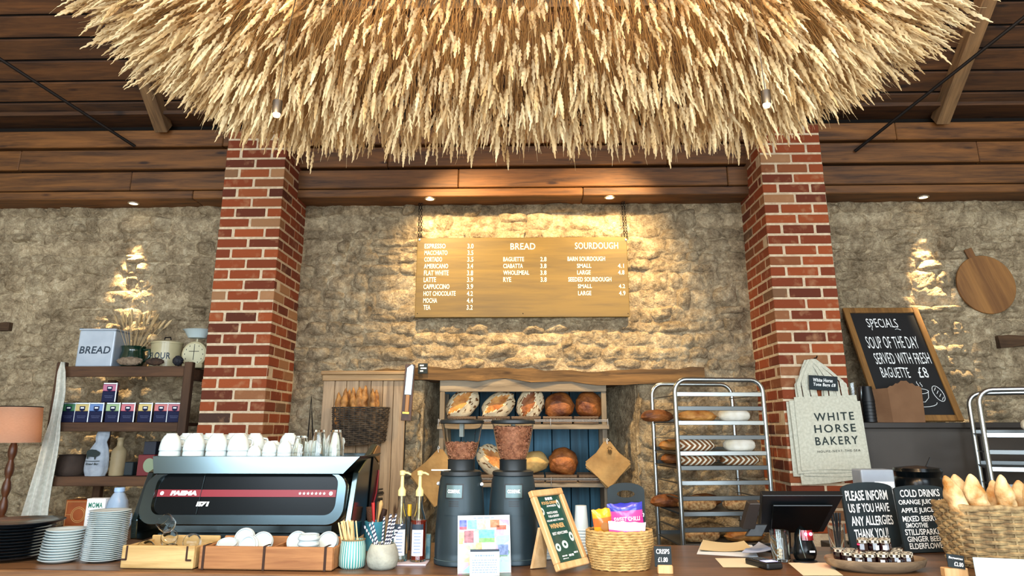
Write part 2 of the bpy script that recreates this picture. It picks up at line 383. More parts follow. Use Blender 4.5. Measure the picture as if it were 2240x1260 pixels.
# ---- timber lintels let into the wall
def rough_beam(name, x0, x1, z0, z1, y0, y1, m, seed=0, amp=.008):
    mb = MB(); n = 26
    def fn(u, v):
        a = v * 4; k = int(a) % 4; t = a - int(a); c = [(y0, z0), (y0, z1), (y1, z1), (y1, z0)]; p, q = c[k], c[(k + 1) % 4]
        y = p[0] + (q[0] - p[0]) * t; z = p[1] + (q[1] - p[1]) * t; X = x0 + (x1 - x0) * u
        d = noise.noise((X * 6 + seed, y * 8, z * 12)) * amp * 1.6 + noise.noise((X * 22, y * 20, z * 30 + seed)) * amp * .7
        return (X, y + d, z + d + math.sin(X * 3 + seed) * amp)
    mb.grid(fn, n, 8, 0)
    for u in (0, 1):
        b = [fn(u, j / 8) for j in range(8)]; mb.add(b, [tuple(range(8)) if u else tuple(range(7, -1, -1))])
    return mb.build(name, m, smooth=50)
tag(rough_beam('hearth_lintel', -1.27, 1.27, 1.885, 1.975, YW - .05, YW + .42, M_lintel, 3, .016), 'weathered timber lintel above the bread hearth', 'lintel', kind='structure')
tag(rough_beam('wall_timber', -4.6, -4.0, 2.28, 2.345, YW - .035, YW + .3, M_lintel_dark, 5), 'short dark timber set in the stone wall above the shelves', 'timber', kind='structure')
tag(rough_beam('wall_timber', 3.44, 4.5, 2.125, 2.205, YW - .035, YW + .3, M_lintel_dark, 9), 'dark timber lintel over the recess beside the round peel', 'timber', kind='structure')
tag(MB().box((4.15, YW - .005, 1.33), (.86, .05, 1.56)).build('trim_1', mat('recess_shade', '#2b2119', .9)), 'dark boarded recess under the short lintel', 'recess', kind='structure')  # flat panel; the shade of the recess is put into its dark colour

# ---- hearth: splayed rubble jambs, soffit, sill
def jamb(x0, x1, seed):
    mb = MB()
    def fn(u, v):
        X = x0 + (x1 - x0) * u; Y = YW - .02 + .46 * u; Z = NZ0 + (NZ1 - NZ0) * v
        cell = noise.cell(((u * 3.0 + seed) + .4 * noise.noise((u * 4, v * 9, seed)), v * 11, seed * 1.7))
        d = .030 * noise.noise((u * 5, v * 14, seed)) + .020 * noise.noise((u * 14, v * 36, seed + 4)) + .018 * cell
        return (X + d * (1 if x1 > x0 else -1) * -.8, Y - d, Z)
    mb.grid(fn, 16, 60) if x1 < x0 else mb.grid(fn, 16, 60)
    return mb
NB0, NB1 = -.70, .585                        # width at the back of the hearth
j1 = tag(jamb(NX0 - .02, NB0, 2.0).build('wall_jamb', M_stone, smooth=60), 'splayed rubble jamb of the hearth beside the pine door', 'jamb', kind='structure')
j2 = tag(jamb(NX1 + .02, NB1, 7.0).build('wall_jamb', M_stone, smooth=60), 'splayed rubble jamb of the hearth beside the steel rack', 'jamb', kind='structure')
M_blue = wood('teal_board', '#1b4658', '#37708a', 2, fine=30, rough=.6, rnd=.12, knots=False, bump=.15)
hb = empty('wall_hearth_back', (0, YW + .44, NZ0), 'teal painted plank backing of the bread hearth', 'panelling', kind='structure')
MB().box((0, .03, .62), (NB1 - NB0 + .1, .02, 1.24)).build('backing', mat('black_gap', '#0b1214', .9), hb)
for s in (NB0 - .06, NB1 + .06): MB().box((s, .02, .62), (.14, .04, 1.24)).build('side_strip', M_stone, hb)  # strips added to stop light leaking past the jambs
pw = (NB1 - NB0) / 9
pm = MB().box((0, 0, .62), (pw - .006, .018, 1.24)).mesh('plank', M_blue, bevel=.003)
for i in range(9): inst('plank', pm, hb, T(NB0 + pw * (i + .5), 0, 0))

# ---- brick pillars
BL, BH, BD, JT = .2105, .0605, .0985, .0145
def brick_mesh(lx, ly):
    mb = MB().box((0, 0, 0), (lx, ly, BH)); return mb.mesh('brick', M_brick, bevel=.004)
BM = {k: brick_mesh(*k) for k in ((BL, BD), (BD, BL), (BD, BD))}
def pillar(xc, label, ztop=3.675, zbot=.93):
    o = empty('brick_pillar', (xc, YP, 0), label, 'pillar', 'brick pillars against the stone wall', 'structure')
    MB().box((0, .2885, ztop / 2), (.44 - .007, .57, ztop - .004)).build('mortar_core', M_brick_mortar, o)
    rs = random.Random(xc); k = 0; z = ztop - BH / 2
    while z > zbot:
        def br(x, y, kx): inst('brick', BM[kx], o, T(x + rs.uniform(-.0015, .0015), y + rs.uniform(-.002, .0015), z) @ RZ(rs.choice((0, PI)) + rs.uniform(-.006, .006)))
        if k % 2:
            for s in (-1, 1):
                br(s * (BL + JT) / 2, BD / 2, (BL, BD))
                for q in (0, 1): br(s * (.22 - BD / 2), BD + JT + BL / 2 + q * (BL + JT), (BD, BL))
        else:
            br(0, BD / 2, (BL, BD))
            for s in (-1, 1):
                for q in (0, 1): br(s * (.22 - BD / 2), BL / 2 + q * (BL + JT), (BD, BL))
                br(s * (.22 - BD / 2), 2 * (BL + JT) + BD / 2, (BD, BD))
        k += 1; z -= BH + JT
    return o
pillar(-2.002, 'red brick pillar between the rustic shelves and the pine door')
pillar(1.868, 'red brick pillar the cotton tote bags hang on')
for x in (-2.002, 1.868):
    tag(MB().box((x, YP + .24, 4.1), (.26, .30, .85)).build('roof_post', M_rafter, bevel=.008), 'dark timber post rising from the %s brick pillar' % ('first' if x < 0 else 'second'), 'post', kind='structure')

# ---- timber fascia above the wall, with its soffit
fs_ = empty('trim_2', (0, YF, 3.36), 'stacked timber boards of the fascia above the stone wall', 'fascia', kind='structure')
def board_run(parent, name, z0, z1, y0, y1, m, cuts, bev=.006):
    for a, b in zip(cuts[:-1], cuts[1:]):
        me = MB().box((0, 0, 0), (b - a - .003, y1 - y0, z1 - z0)).mesh(name, m, bevel=bev)
        inst(name, me, parent, T((a + b) / 2, (y0 + y1) / 2, (z0 + z1) / 2))
zz = [P(1120, y, YF).z - 3.36 for y in (410, 366, 318, 279)]
board_run(fs_, 'plank', zz[0] + .004, zz[1] - .009, 0, .05, M_fascia, (-5, -3.1, -.55, 1.5, 5))
board_run(fs_, 'plank', zz[1] + .009, zz[2] - .009, -.012, .05, M_fascia, (-5, -4.0, -1.1, 1.05, 3.4, 5))
board_run(fs_, 'plank', zz[2] + .009, zz[3], -.024, .05, M_fascia, (-5, -2.4, .2, 2.8, 5))
board_run(fs_, 'plank', -.10, zz[0] - .004, .0, .35, M_fascia, (-5, -2.6, .4, 5))
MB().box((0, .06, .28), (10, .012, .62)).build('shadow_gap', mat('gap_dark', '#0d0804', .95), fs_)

# ---- pitched ceiling of lapped boards
CY0, CZ0, CTH = 5.24, 3.885, math.radians(37.5)
ce = empty('ceiling', (0, CY0, CZ0), 'pitched ceiling of dark stained lapped boards', 'ceiling', kind='structure')
BP = .172; nb = 24
rs = random.Random(3)
for k in range(nb):
    cuts = [-5.2]
    while cuts[-1] < 5.0: cuts.append(min(5.2, cuts[-1] + rs.uniform(2.6, 4.2)) if k < 12 else 5.2)
    for a, b in zip(cuts[:-1], cuts[1:]):
        me = MB().box((0, 0, 0), (b - a - .004, BP - .014, .022)).mesh('plank', M_board, bevel=.005)
        c = Vector((0, -math.cos(CTH), math.sin(CTH))) * (BP * (k + .5))
        inst('plank', me, ce, T((a + b) / 2, c.y, c.z) @ RX(-CTH) @ RX(math.radians(2.2)))
L_ = BP * nb
MB().box((0, 0, 0), (10.4, L_, .02), M=T(0, -math.cos(CTH) * L_ / 2, math.sin(CTH) * L_ / 2 + .035) @ RX(-CTH)).build('underlay', MATS['gap_dark'], ce)
ry = CY0 - math.cos(CTH) * L_; rz = CZ0 + math.sin(CTH) * L_
CTR = math.atan2(rz - 4.2, ry + 3.4); Lb = (ry + 3.4) / math.cos(CTR)
rsl = MB(); Mr = T(0, (ry - 3.4) / 2, rz - math.sin(CTR) * Lb / 2) @ RX(CTR)      # rear slope with three openings added for the fill lamps
yc0 = (-1.05 - (ry - 3.4) / 2) / math.cos(CTR); ya_, yb2 = yc0 - 1.0, yc0 + 1.0
rsl.box((0, (yb2 + Lb / 2) / 2, 0), (10.4, Lb / 2 - yb2, .03), M=Mr); rsl.box((0, (ya_ - Lb / 2) / 2, 0), (10.4, ya_ + Lb / 2, .03), M=Mr)
for a, b in ((-5.2, -3.5), (-1.7, -.9), (.9, 1.7), (3.5, 5.2)): rsl.box(((a + b) / 2, (ya_ + yb2) / 2, 0), (b - a, yb2 - ya_, .03), M=Mr)
rsl.build('rear_slope', M_board, ce)
MB().box((0, 0, 0), (10.4, .3, .03), M=T(0, 0, 0)).build('eaves_board', M_board, ce, loc=(0, .02, .01))
for o in list(ce.children):
    if o.name.startswith('rear_slope'): o.location = (-ce.location)
for i, wx in enumerate((-2.6, 0, 2.6)):      # glazing bars of the added rooflights
    w = MB()
    for a in (-.87, 0, .87): w.box((wx + a, yc0, 0), (.05, 2.0, .06), M=Mr)
    for a in (-.98, .98): w.box((wx, yc0 + a, 0), (1.8, .05, .06), M=Mr)
    tag(w.build('window_%d' % (i + 4), M_frame), 'dark framed rooflight in the rear roof slope, %s from the left' % ('first', 'second', 'third')[i], 'window', kind='structure')
# gable pieces close the ends
for s, nm in ((-1, 'wall_left_gable'), (1, 'wall_right_gable')):
    mb = MB(); pts = [(5.55, 4.3), (5.55, 3.4), (-3.4, 3.4), (-3.4, rz - math.sin(CTR) * Lb), (ry, rz + .05)]
    vs = [(s * 5.05, y, z) for y, z in pts] + [(s * 5.2, y, z) for y, z in pts]; n = len(pts)
    mb.add(vs, [tuple(range(n)), tuple(range(2 * n - 1, n - 1, -1))] + [((i + 1) % n, i, i + n, (i + 1) % n + n) for i in range(n)])
    tag(mb.build(nm, M_plaster), 'plastered gable end above the %s side wall' % ('left' if s < 0 else 'right'), 'wall', kind='structure')
# rafters and iron tie rods under the boards
def on_ceiling(px, py, off=.05):
    d = ray(px, py); n = Vector((0, math.sin(CTH), math.cos(CTH))); q = Vector((0, CY0, CZ0)) - n * off
    return CAM + d * ((q - CAM).dot(n) / d.dot(n))
for x, nm in ((-2.86, 'slim rafter partly hidden by the hanging wheat'), (3.12, 'rafter crossed by the iron rod at the right')):
    Lr = 3.6; c = Vector((0, -math.cos(CTH), math.sin(CTH))) * (Lr / 2)
    tag(MB().box((0, 0, 0), (.10, Lr, .11)).build('rafter', M_rafter, loc=None, bevel=.006), 'brown timber ' + nm, 'rafter', 'roof rafters', 'structure').matrix_world = T(x, CY0 + c.y + .0, CZ0 + c.z - .075) @ RX(-CTH)
for a, b, nm in (((295, 320), (-60, 90), 'thin iron tie rod running under the ceiling boards above the left wall'), ((1870, 331), (2300, -10), 'thin iron tie rod crossing the rafter under the ceiling')):
    pa = P(a[0], a[1], YF - .03); pb = on_ceiling(b[0], b[1], .30)
    pa2 = pa + (pb - pa) * 1.25
    tag(MB().tube([pa, pa2], .012, 8).build('tie_rod', M_dark_iron, smooth=60), nm, 'tie rod', 'iron tie rods', 'structure')

# ---- recessed downlights in the soffit
M_lamp = mat('lamp_glow', (1.0, .78, .45), .5, emit=14)
M_ring = mat('lamp_ring', '#c9bda6', .35, metal=.6)
SOF = 3.36 - .10
for px, py, en, ang, lab in ((295, 425, 330, 32, 'small recessed downlight above the bread bin shelf'), (941, 421, 24, 150, 'small recessed downlight above the start of the menu board'), (1333, 417, 24, 150, 'small recessed downlight above the end of the menu board'), (2016, 408, 330, 32, 'small recessed downlight above the specials chalkboard')):
    p = PZ(px, py, SOF); y = YW - (.13 if ang < 60 else .185); p = Vector((P(px, py, y).x, y, SOF))
    o = empty('downlight', p, lab, 'light', 'recessed downlights in the soffit')
    MB().lathe([(.030, .0), (.042, .0), (.042, -.006), (.031, -.008), (.030, 0)], 20, cap0=False, cap1=False).build('ring', M_ring, o, smooth=40)
    MB().lathe([(.0005, -.004), (.030, -.003)], 20, cap0=False, cap1=False).build('lens', M_lamp, o)
    l = light('downlight_beam', 'SPOT', (p.x, p.y - .005, p.z - .012), en, (1.0, .72, .38), (p.x, p.y + .145 if ang < 60 else p.y + .02, p.z - 1.2), spot_size=math.radians(ang), spot_blend=.9 if ang < 60 else 1.0, shadow_soft_size=.02)
# ================================================================== hanging canopy of dried wheat
M_ear = mat('wheat_ear', '#c29e68', .75, col2='#e8d2a4', scale=6, rnd=.14)
M_stem = mat('wheat_stem', '#9a7642', .7, col2='#c29b62', scale=5, rnd=.1)
def wheat_variant(seed):
    """one dried stalk hanging from the origin along -Z: stem 1 unit to the ear, ear .1 m long made of alternating spikelets"""
    rs = random.Random(seed); mb = MB(); Ls = rs.uniform(.42, .62); el = rs.uniform(.10, .145); bend = rs.uniform(-.035, .035); b2 = rs.uniform(-.03, .03)
    def ax(t): return Vector((bend * t * t, b2 * t * t, -t * (Ls + el)))
    mb.tube([ax(t) for t in (0, .4, .75, Ls / (Ls + el))], [.0016, .0016, .0015, .0013], 3, 1)
    n = 8; w0 = .0088 * rs.uniform(.85, 1.2); pts = []; rr = []
    for i in range(n * 2 + 1):
        t = Ls / (Ls + el) + (el / (Ls + el)) * i / (n * 2); q = i / (n * 2)
        env = (.45 + .55 * min(1, q * 5)) * (1 - max(0, q - .55) * 1.7)
        p = ax(t); z = (i // 2) % 2
        p = p + Vector(((.0022 if z else -.0022) * env, 0, 0)); pts.append(p); rr.append(w0 * env * (1.12 if i % 2 else .84))
    mb.tube(pts, rr, 5, 0, flat=.72)
    for i in range(rs.choice((0, 0, 0, 1))):                       # a few awns
        p = pts[-1 - 2 * i]; mb.tube([p, p + Vector((rs.uniform(-.012, .012), rs.uniform(-.01, .01), -rs.uniform(.02, .05)))], [.0007, .0003], 3, 0)
    return mb
WV = [wheat_variant(i) for i in range(14)]
WM = [w.mesh('wheat_stalk', [M_ear, M_stem], smooth=50) for w in WV]
WA = [np.array(w.v) for w in WV]; WLEN = [-a[:, 2].min() for a in WA]
SPOTW = 260
YC, XH = 3.12, 1.00
can = empty('wheat_canopy', (-.04, YC, 3.62), 'huge hanging canopy of dried wheat ears above the counter', 'wheat canopy')
rs = random.Random(11); stalks = []
def rho(z):                                   # distance of the ear tips from the spine at height z
    pts = [(2.70, .02), (2.76, .26), (2.86, .46), (2.98, .66), (3.10, .88), (3.24, 1.06), (3.40, 1.16), (3.65, 1.2)]
    for (a, b), (c, d) in zip(pts[:-1], pts[1:]):
        if z <= c: return b + (d - b) * (z - a) / (c - a)
    return pts[-1][1]
def put(tip, out, alpha, sc):
    i = rs.randrange(len(WM)); d = (out * math.sin(alpha) - Vector((0, 0, 1)) * math.cos(alpha)).normalized()
    d = (d + Vector((rs.gauss(0, .10), rs.gauss(0, .10), rs.gauss(0, .07)))).normalized()
    root = tip - d * WLEN[i] * sc
    q = (-d).to_track_quat('Z', 'Y').to_matrix().to_4x4()
    stalks.append((tip, i, T(*root) @ q @ RZ(rs.uniform(0, 6.28)) @ SCL(sc, sc, sc)))
N_OUT = 5200
for n in range(N_OUT):
    z = 2.72 + .70 * rs.random() ** .92
    r = rho(z); per = 4 * XH + 2 * PI * r; s = rs.random() * per
    if s < 2 * XH: x = -XH + s; o = Vector((0, -1, 0)); c = Vector((x, 0, 0))
    elif s < 2 * XH + PI * r: a = (s - 2 * XH) / r; o = Vector((math.sin(a), -math.cos(a), 0)); c = Vector((XH, 0, 0))
    elif s < 4 * XH + PI * r:
        if rs.random() < .55: continue
        x = XH - (s - 2 * XH - PI * r); o = Vector((0, 1, 0)); c = Vector((x, 0, 0))
    else: a = (s - 4 * XH - PI * r) / r; o = Vector((-math.sin(a), math.cos(a), 0)); c = Vector((-XH, 0, 0))
    o2 = Vector((o.x + c.x * .28, o.y, 0)).normalized()
    k = min(1, max(0, (z - 2.70) / .62)); alpha = math.radians(6 + 60 * k ** .9)
    tip = Vector((-.04, YC, 0)) + c + o * (r * rs.uniform(.82, 1.05)) + Vector((0, 0, z + .085 + rs.gauss(0, .035)))
    put(tip, o2, alpha * rs.uniform(.75, 1.1), rs.uniform(.85, 1.15))
for n in range(520):                            # underside
    x = rs.uniform(-XH - .25, XH + .25); y = rs.uniform(-.30, .30); e = max(0, abs(x) - XH + .1)
    put(Vector((-.04 + x, YC + y, 2.81 + e * .5 + abs(y) * .25 + rs.gauss(0, .035))), Vector((x * .5, y, 0)).normalized(), math.radians(7), rs.uniform(.85, 1.15))
def near(s):                                    # what shows largest: in front, inside the frame
    d = s[0] - CAM; zc = d.dot(_F); py = CY - F_PX * d.dot(_U) / zc; px = CX + F_PX * d.dot(_R) / zc
    return (d.length + (3 if py < 25 or px < 0 or px > 2240 else 0))
stalks.sort(key=near)
M0 = T(*can.location).inverted()
pick = stalks[:900:3]
sel = set(id(s) for s in pick)
for s in pick: inst('wheat_stalk', WM[s[1]], can, M0 @ s[2])
V = []; Fc = []; MI = []; base = 0
for s in stalks:
    if id(s) in sel: continue
    A = WA[s[1]]; M = np.array(M0 @ s[2]); V.append(A @ M[:3, :3].T + M[:3, 3])
    Fc += [tuple(i + base for i in f) for f in WV[s[1]].f]; MI += WV[s[1]].m; base += len(A)
me = bpy.data.meshes.new('wheat_mass'); me.from_pydata(np.concatenate(V).tolist(), [], Fc); me.materials.append(M_ear); me.materials.append(M_stem)
me.polygons.foreach_set('material_index', MI); me.polygons.foreach_set('use_smooth', [True] * len(Fc)); me.set_sharp_from_angle(angle=.9)
tag(inst('wheat_mass', me, can), 'dense mass of dried wheat stalks', kind='stuff')
# timber frame the bundles are tied to, and its hanging rods
fr = MB()
for y in (-.32, 0, .32): fr.box((0, y, .10), (2.5, .05, .05))
for x in (-1.1, 0, 1.1): fr.box((x, 0, .15), (.05, .7, .05))
fr.build('frame', M_rafter, can)
for x in (-1.0, 1.0):
    MB().tube([(x, 0, .15), (x, 0, 2.3)], .006, 8).build('hanging_rod', M_dark_iron, can)
# warm lamps inside the canopy
M_bulb = mat('bulb_glow', (1.0, .72, .36), .4, emit=22)
M_black = mat('lamp_black', '#15110d', .5)
for px, py, lab in ((605, 250, 'small glowing spot lamp peeping from the wheat before the first pillar'), (1677, 229, 'small glowing spot lamp peeping from the wheat before the second pillar')):
    p = P(px, py, 2.30)
    o = empty('spot_lamp', p, lab, 'lamp', 'spot lamps in the wheat')
    MB().lathe([(.0005, -.012), (.010, -.009), (.013, 0), (.010, .008)], 12, cap0=False).build('bulb', M_bulb, o, smooth=60)
    MB().lathe([(.013, .002), (.016, .006), (.016, .05), (.004, .056)], 14, cap0=False).build('housing', M_black, o, smooth=40)
    MB().tube([(0, 0, .05), (0, .03, .3), (0, .12, .62)], .002, 5).build('cable', M_black, o)
    light('spot_lamp_glow', 'POINT', p + Vector((0, -.06, -.02)), 2.5, (1.0, .7, .36), shadow_soft_size=.015)
for x in (-1.15, -.4, .4, 1.15):               # pendant lamps hung above the front of the wheat, out of frame
    o = empty('pendant_lamp', (.05 + x, 1.80, 3.72), 'bare pendant bulb hung above the wheat, %s along the row' % {-1.15: 'first', -.4: 'second', .4: 'third', 1.15: 'fourth'}[x], 'lamp', 'pendant bulbs above the wheat')
    MB().lathe([(.0005, -.06), (.02, -.052), (.03, -.03), (.024, -.005), (.012, .02)], 14, cap0=False).build('bulb', M_bulb, o, smooth=60)
    MB().lathe([(.014, .018), (.016, .02), (.016, .07), (.004, .075)], 14).build('socket', M_black, o, smooth=40)
    MB().tube([(0, 0, .07), (0, 0, 2.35)], .003, 5).build('cable', M_black, o)
    light('pendant_glow', 'POINT', (.05 + x, 1.80, 3.60), 80, (1.0, .60, .24), shadow_soft_size=.04)
# two unseen spot lamps added behind the canopy to light the menu wall
for x, lab in ((-.85, 'first'), (.95, 'second')):
    p = Vector((x, 4.52, 3.58)); tg_ = Vector((x * .30 + .03, 5.45, 2.58)); d = (tg_ - p).normalized(); q = (-d).to_track_quat('Z', 'Y').to_matrix().to_4x4()
    o = empty('spot_lamp', p, 'black spot lamp hidden behind the wheat and aimed at the menu, %s of two' % lab, 'lamp', 'spot lamps behind the wheat'); o.matrix_world = T(*p) @ q
    MB().lathe([(.038, -.02), (.04, -.02), (.04, .08), (.02, .10), (.004, .10)], 20, cap0=False).build('housing', M_black, o, smooth=40)
    MB().lathe([(.0005, .0), (.036, .0)], 20, cap0=False, cap1=False).build('lens', M_lamp, o)
    MB().tube([q.inverted().to_3x3() @ Vector(v) for v in ((0, .02, .06), (0, .02, .35), (0, .02, 1.15))], .008, 8).build('drop_rod', M_black, o)
    light('added_menu_spot', 'SPOT', p + d * .03, SPOTW, (1.0, .70, .34), tg_, spot_size=math.radians(84), spot_blend=.9, shadow_soft_size=.035)
# ================================================================== counter and what stands on it, from the plates to the grinders
M_top = wood('counter_top', '#3a2414', '#7a5636', 0, fine=40, rough=.38, rnd=.0, knots=False, bump=.12, coat=.15)
M_topedge = wood('counter_edge', '#5b3b20', '#94693f', 0, fine=40, rough=.55, rnd=0, knots=False)
CA = math.atan2(-.235, 5.2)                   # the counter runs very slightly towards the viewer on the right
ct = empty('counter', (0, 3.068, 0), 'long wooden bakery counter with a dark oiled worktop', 'counter', rz=CA)
MB().box((0, .42, .975), (5.6, .84, .05)).build('worktop', M_top, ct, bevel=.005, segs=2)
MB().box((0, -.011, .973), (5.6, .022, .054)).build('front_edge', M_topedge, ct, bevel=.004)
MB().box((0, .45, .475), (5.4, .72, .95)).build('carcass', wood('counter_front', '#3b2616', '#6b4a2c', 2, fine=36, rnd=.1), ct)
def at(px, py, z=1.0):
    p = PZ(px, py, z); return p, ppm(p)
def srot(n=1): return random.uniform(-n, n)
# ---- shared materials
M_china = mat('white_china', '#c6d4d6', .22, coat=.3)
M_chinab = mat('black_china', '#11171c', .25, coat=.4)
M_steel = mat('polished_steel', '#74878d', .18, metal=1, col2='#687a80', scale=3, stretch=(.2, 1, 1))
M_steel_b = mat('brushed_steel', '#a9b3b6', .32, metal=1)
M_blackgloss = mat('black_gloss', '#05090b', .22, spec=.25)
M_blackmat = mat('black_plastic', '#0e1215', .45)
M_glass = mat('clear_glass', (.96, 1, .99), .02, trans=1, ior=1.45)
M_paper = mat('white_paper', '#dfe6ea', .8)
M_cream = mat('cream_paper', '#d9cfae', .8)
M_white = mat('white_print', '#e8ecee', .8)
M_chalk = mat('chalk_white', '#eef0ee', .9)
M_slate = mat('chalkboard', '#0f1a1e', .75, col2='#15252a', scale=9)

# ---- stacks of plates
def plate_mesh(name, r, m, up=.0115, foot=.55):
    return MB().lathe([(.0005, .0035), (r * foot, .003), (r * foot, 0), (r * foot + .004, 0), (r * .8, .006), (r, up), (r + .0012, up + .0018), (r - .001, up + .0028), (r * .78, .0095), (r * foot, .0065), (.0005, .0062)], 40, cap0=False, cap1=False).mesh(name, m, smooth=50)
def stack(name, me, px, py, n, pitch, label, group, lean=(0, 0), names=None):
    p, s = at(px, py)
    for i in range(n):
        w = 'lowest' if i == 0 else 'top' if i == n - 1 else None
        o = inst(name, me, None, T(p.x + lean[0] * i + srot(.0012), p.y + lean[1] * i + srot(.0012), 1.0005 + pitch * i) @ RZ(srot(3)))
        tag(o, ('%s plate of the ' % w if w else 'one of the middle plates of the ') + label, 'plate', group)
stack('dinner_plate', plate_mesh('dinner_plate', .150, M_chinab, .016), 18, 1222, 11, .0125, 'stack of large black plates', 'black plates', (.001, .0015))
o = MB().lathe([(.0005, .004), (.150, .004), (.176, .012), (.178, .016), (.172, .017), (.148, .010), (.0005, .010)], 44, cap0=False, cap1=False).build('serving_platter', M_chinab, smooth=50)
p, s = at(18, 1222); o.location = (p.x + .014, p.y + .02, 1.1405); tag(o, 'wide dark platter lying on the stack of black plates', 'platter')
stack('saucer', plate_mesh('saucer', .081, M_china, .013), 129, 1229, 12, .0106, 'short stack of white saucers beside the black plates', 'short stack of saucers', (.0009, .0008))
stack('saucer', plate_mesh('saucer', .083, M_china, .010), 224, 1227, 26, .0077, 'tall stack of white saucers beside the wooden box', 'tall stack of saucers', (.0000, .0006))

# ---- oat drink carton and plastic milk bottle
p = PZ(198, 1186); s = ppm(p); k = 1 / s
c = empty('carton', (p.x, p.y, 1.0), 'white oat drink carton with green lettering behind the saucers', 'carton', rz=.08)
w, h = 40 * k, 88 * k
MB().box((0, .03, h / 2), (w, .06, h)).build('box_body', M_paper, c, bevel=.002)
MB().prism([(-w / 2, h), (w / 2, h), (w / 2, h + .004), (-w / 2, h + .004)], .0, .06).build('top_fold', M_paper, c)
letter(MB(), 'MOMA', -w * .38, h - .040, w * .38, h - .014, -.0006, bold=.03).build('lettering', mat('print_green', '#1d6b58', .7), c)
lm = MB()
for i in range(4): letter(lm, 'OAT BARISTA', -w * .36, h - .058 - i * .014, w * .1 + .01 * (i % 2), h - .050 - i * .014, -.0006)
lm.build('small_print', mat('print_blue', '#7d93b5', .7), c)
p = PZ(247, 1184)
b = empty('milk_bottle', (p.x, p.y, 1.0), 'pale blue translucent plastic milk bottle behind the saucers', 'bottle')
MB().lathe([(.0005, .001), (.050, 0), (.056, .006), (.057, .11), (.055, .15), (.046, .195), (.028, .228), (.023, .234), (.023, .25), (.0005, .25)], 8, sx=1.0, sy=1.0, cap0=False, cap1=False, M=RZ(PI / 8)).build('bottle_body', mat('milk_plastic', '#9db9d6', .3, trans=.35, col2='#b4cbe0', scale=8), b, smooth=60)
MB().lathe([(.0255, .238), (.0255, .255), (.022, .258), (.0005, .258)], 20, cap1=False).build('cap', mat('cap_blue', '#8fb0d8', .4), b, smooth=40)
MB().tube([(.054, 0, .14), (.074, 0, .13), (.078, 0, .09), (.058, 0, .05)], .009, 8).build('handle', MATS['milk_plastic'], b, smooth=60)

# ---- wooden brick-mould boxes
M_boxl = wood('pale_box_wood', '#9a7a45', '#d0b27a', 0, fine=32, rough=.75, rnd=.05, knots=False)
M_boxd = wood('brown_box_wood', '#7a4a26', '#b5804e', 0, fine=26, rough=.7, rnd=.05, knots=False)
M_strap = mat('rusty_strap', '#3a2418', .7, metal=.4)
def mould(px0, px1, pyb, m, cells, label, straps):
    a = PZ(px0, pyb); b = PZ(px1, pyb); y = (a.y + b.y) / 2 + .012; w = (b.x - a.x); h = .088; d = .235; t = .014
    o = empty('wooden_box', ((a.x + b.x) / 2, y, 1.0), label, 'box', 'wooden brick mould boxes', rz=CA)
    MB().box((0, t / 2, h / 2 + .002), (w, t, h)).build('front_board', m, o, bevel=.006, segs=2)
    MB().box((0, d - t / 2, h / 2 + .012), (w, t, h)).build('back_board', m, o, bevel=.004)
    for s_ in (-1, 1): MB().box((s_ * (w / 2 - t / 2), d / 2, h / 2), (t, d - 2 * t, h - .006)).build('end_board', m, o, bevel=.003)
    MB().box((0, d / 2, .008), (w - 2 * t, d - 2 * t, .012)).build('base_board', m, o)
    for i in range(1, cells): MB().box((-w / 2 + w * i / cells, d / 2, h / 2 - .004), (t * .8, d - 2 * t, h - .012)).build('divider', m, o)
    for fx in straps:
        x = -w / 2 + w * fx
        mb = MB().box((x, -.0012, h / 2 + .002), (.010, .0022, h + .001)).box((x, d * .12, h + .0032), (.010, d * .25, .002))
        if cells == 1: mb = MB().box((x, -.0012, h * .7), (.007, .0022, h * .62)).box((x + (.010 if fx > .5 else -.010), -.0012, h * .41), (.022, .0022, .007))
        mb.build('metal_strap', M_strap, o)
    return o, w, d, h
bx1, w1, d1, h1 = mould(254, 421, 1247, M_boxl, 1, 'pale wooden box holding small glass cups before the coffee machine', (.075, .9))
bx2, w2, d2, h2 = mould(424, 727, 1250, M_boxd, 2, 'reddish wooden two-cell box holding white lids before the coffee machine', (.035, .49, .945))
# glasses and lids lying in the boxes
M_thin = mat('thin_glass', (.95, .99, 1), .03, trans=1, ior=1.25)
gm = MB().lathe([(.020, 0), (.031, .012), (.035, .035), (.034, .058), (.0325, .058), (.0335, .035), (.029, .014), (.0005, .005)], 22, cap0=True, cap1=False).mesh('glass_cup', M_thin, smooth=60)
for i, (x, y, z, rx, ry) in enumerate(((-.085, .085, .058, 1.3, .2), (.03, .085, .058, 1.6, -.2), (-.045, .165, .075, .9, .4), (.07, .165, .080, 1.4, .2), (-.02, .125, .138, .7, -.4))):
    tag(inst('glass_cup', gm, None, bx1.matrix_basis @ T(x, y, z) @ RX(rx) @ RY(ry)), 'small clear glass cup lying in the pale wooden box, %s of the heap' % ('near end', 'far end', 'middle', 'back corner', 'top')[i], 'cup', 'glass cups in the wooden box')
M_lid = mat('lid_white', '#b9c8cc', .35)
lidm = MB().lathe([(.044, 0), (.0455, .004), (.044, .010), (.041, .012), (.040, .020), (.036, .021), (.035, .016), (.0005, .016)], 30, cap0=True, cap1=False).mesh('cup_lid', M_lid, smooth=45)
lids = [(-.09, .050, .100, 1.2, -.25), (-.20, .085, .095, .4, .1), (-.07, .135, .105, 1.0, .2), (-.16, .165, .115, 1.2, .1), (.15, .075, .085, 0, 0), (.15, .075, .107, 0, 0), (.15, .075, .129, 0, 0), (.07, .165, .105, 1.0, -.1), (.205, .160, .105, 1.1, .1)]
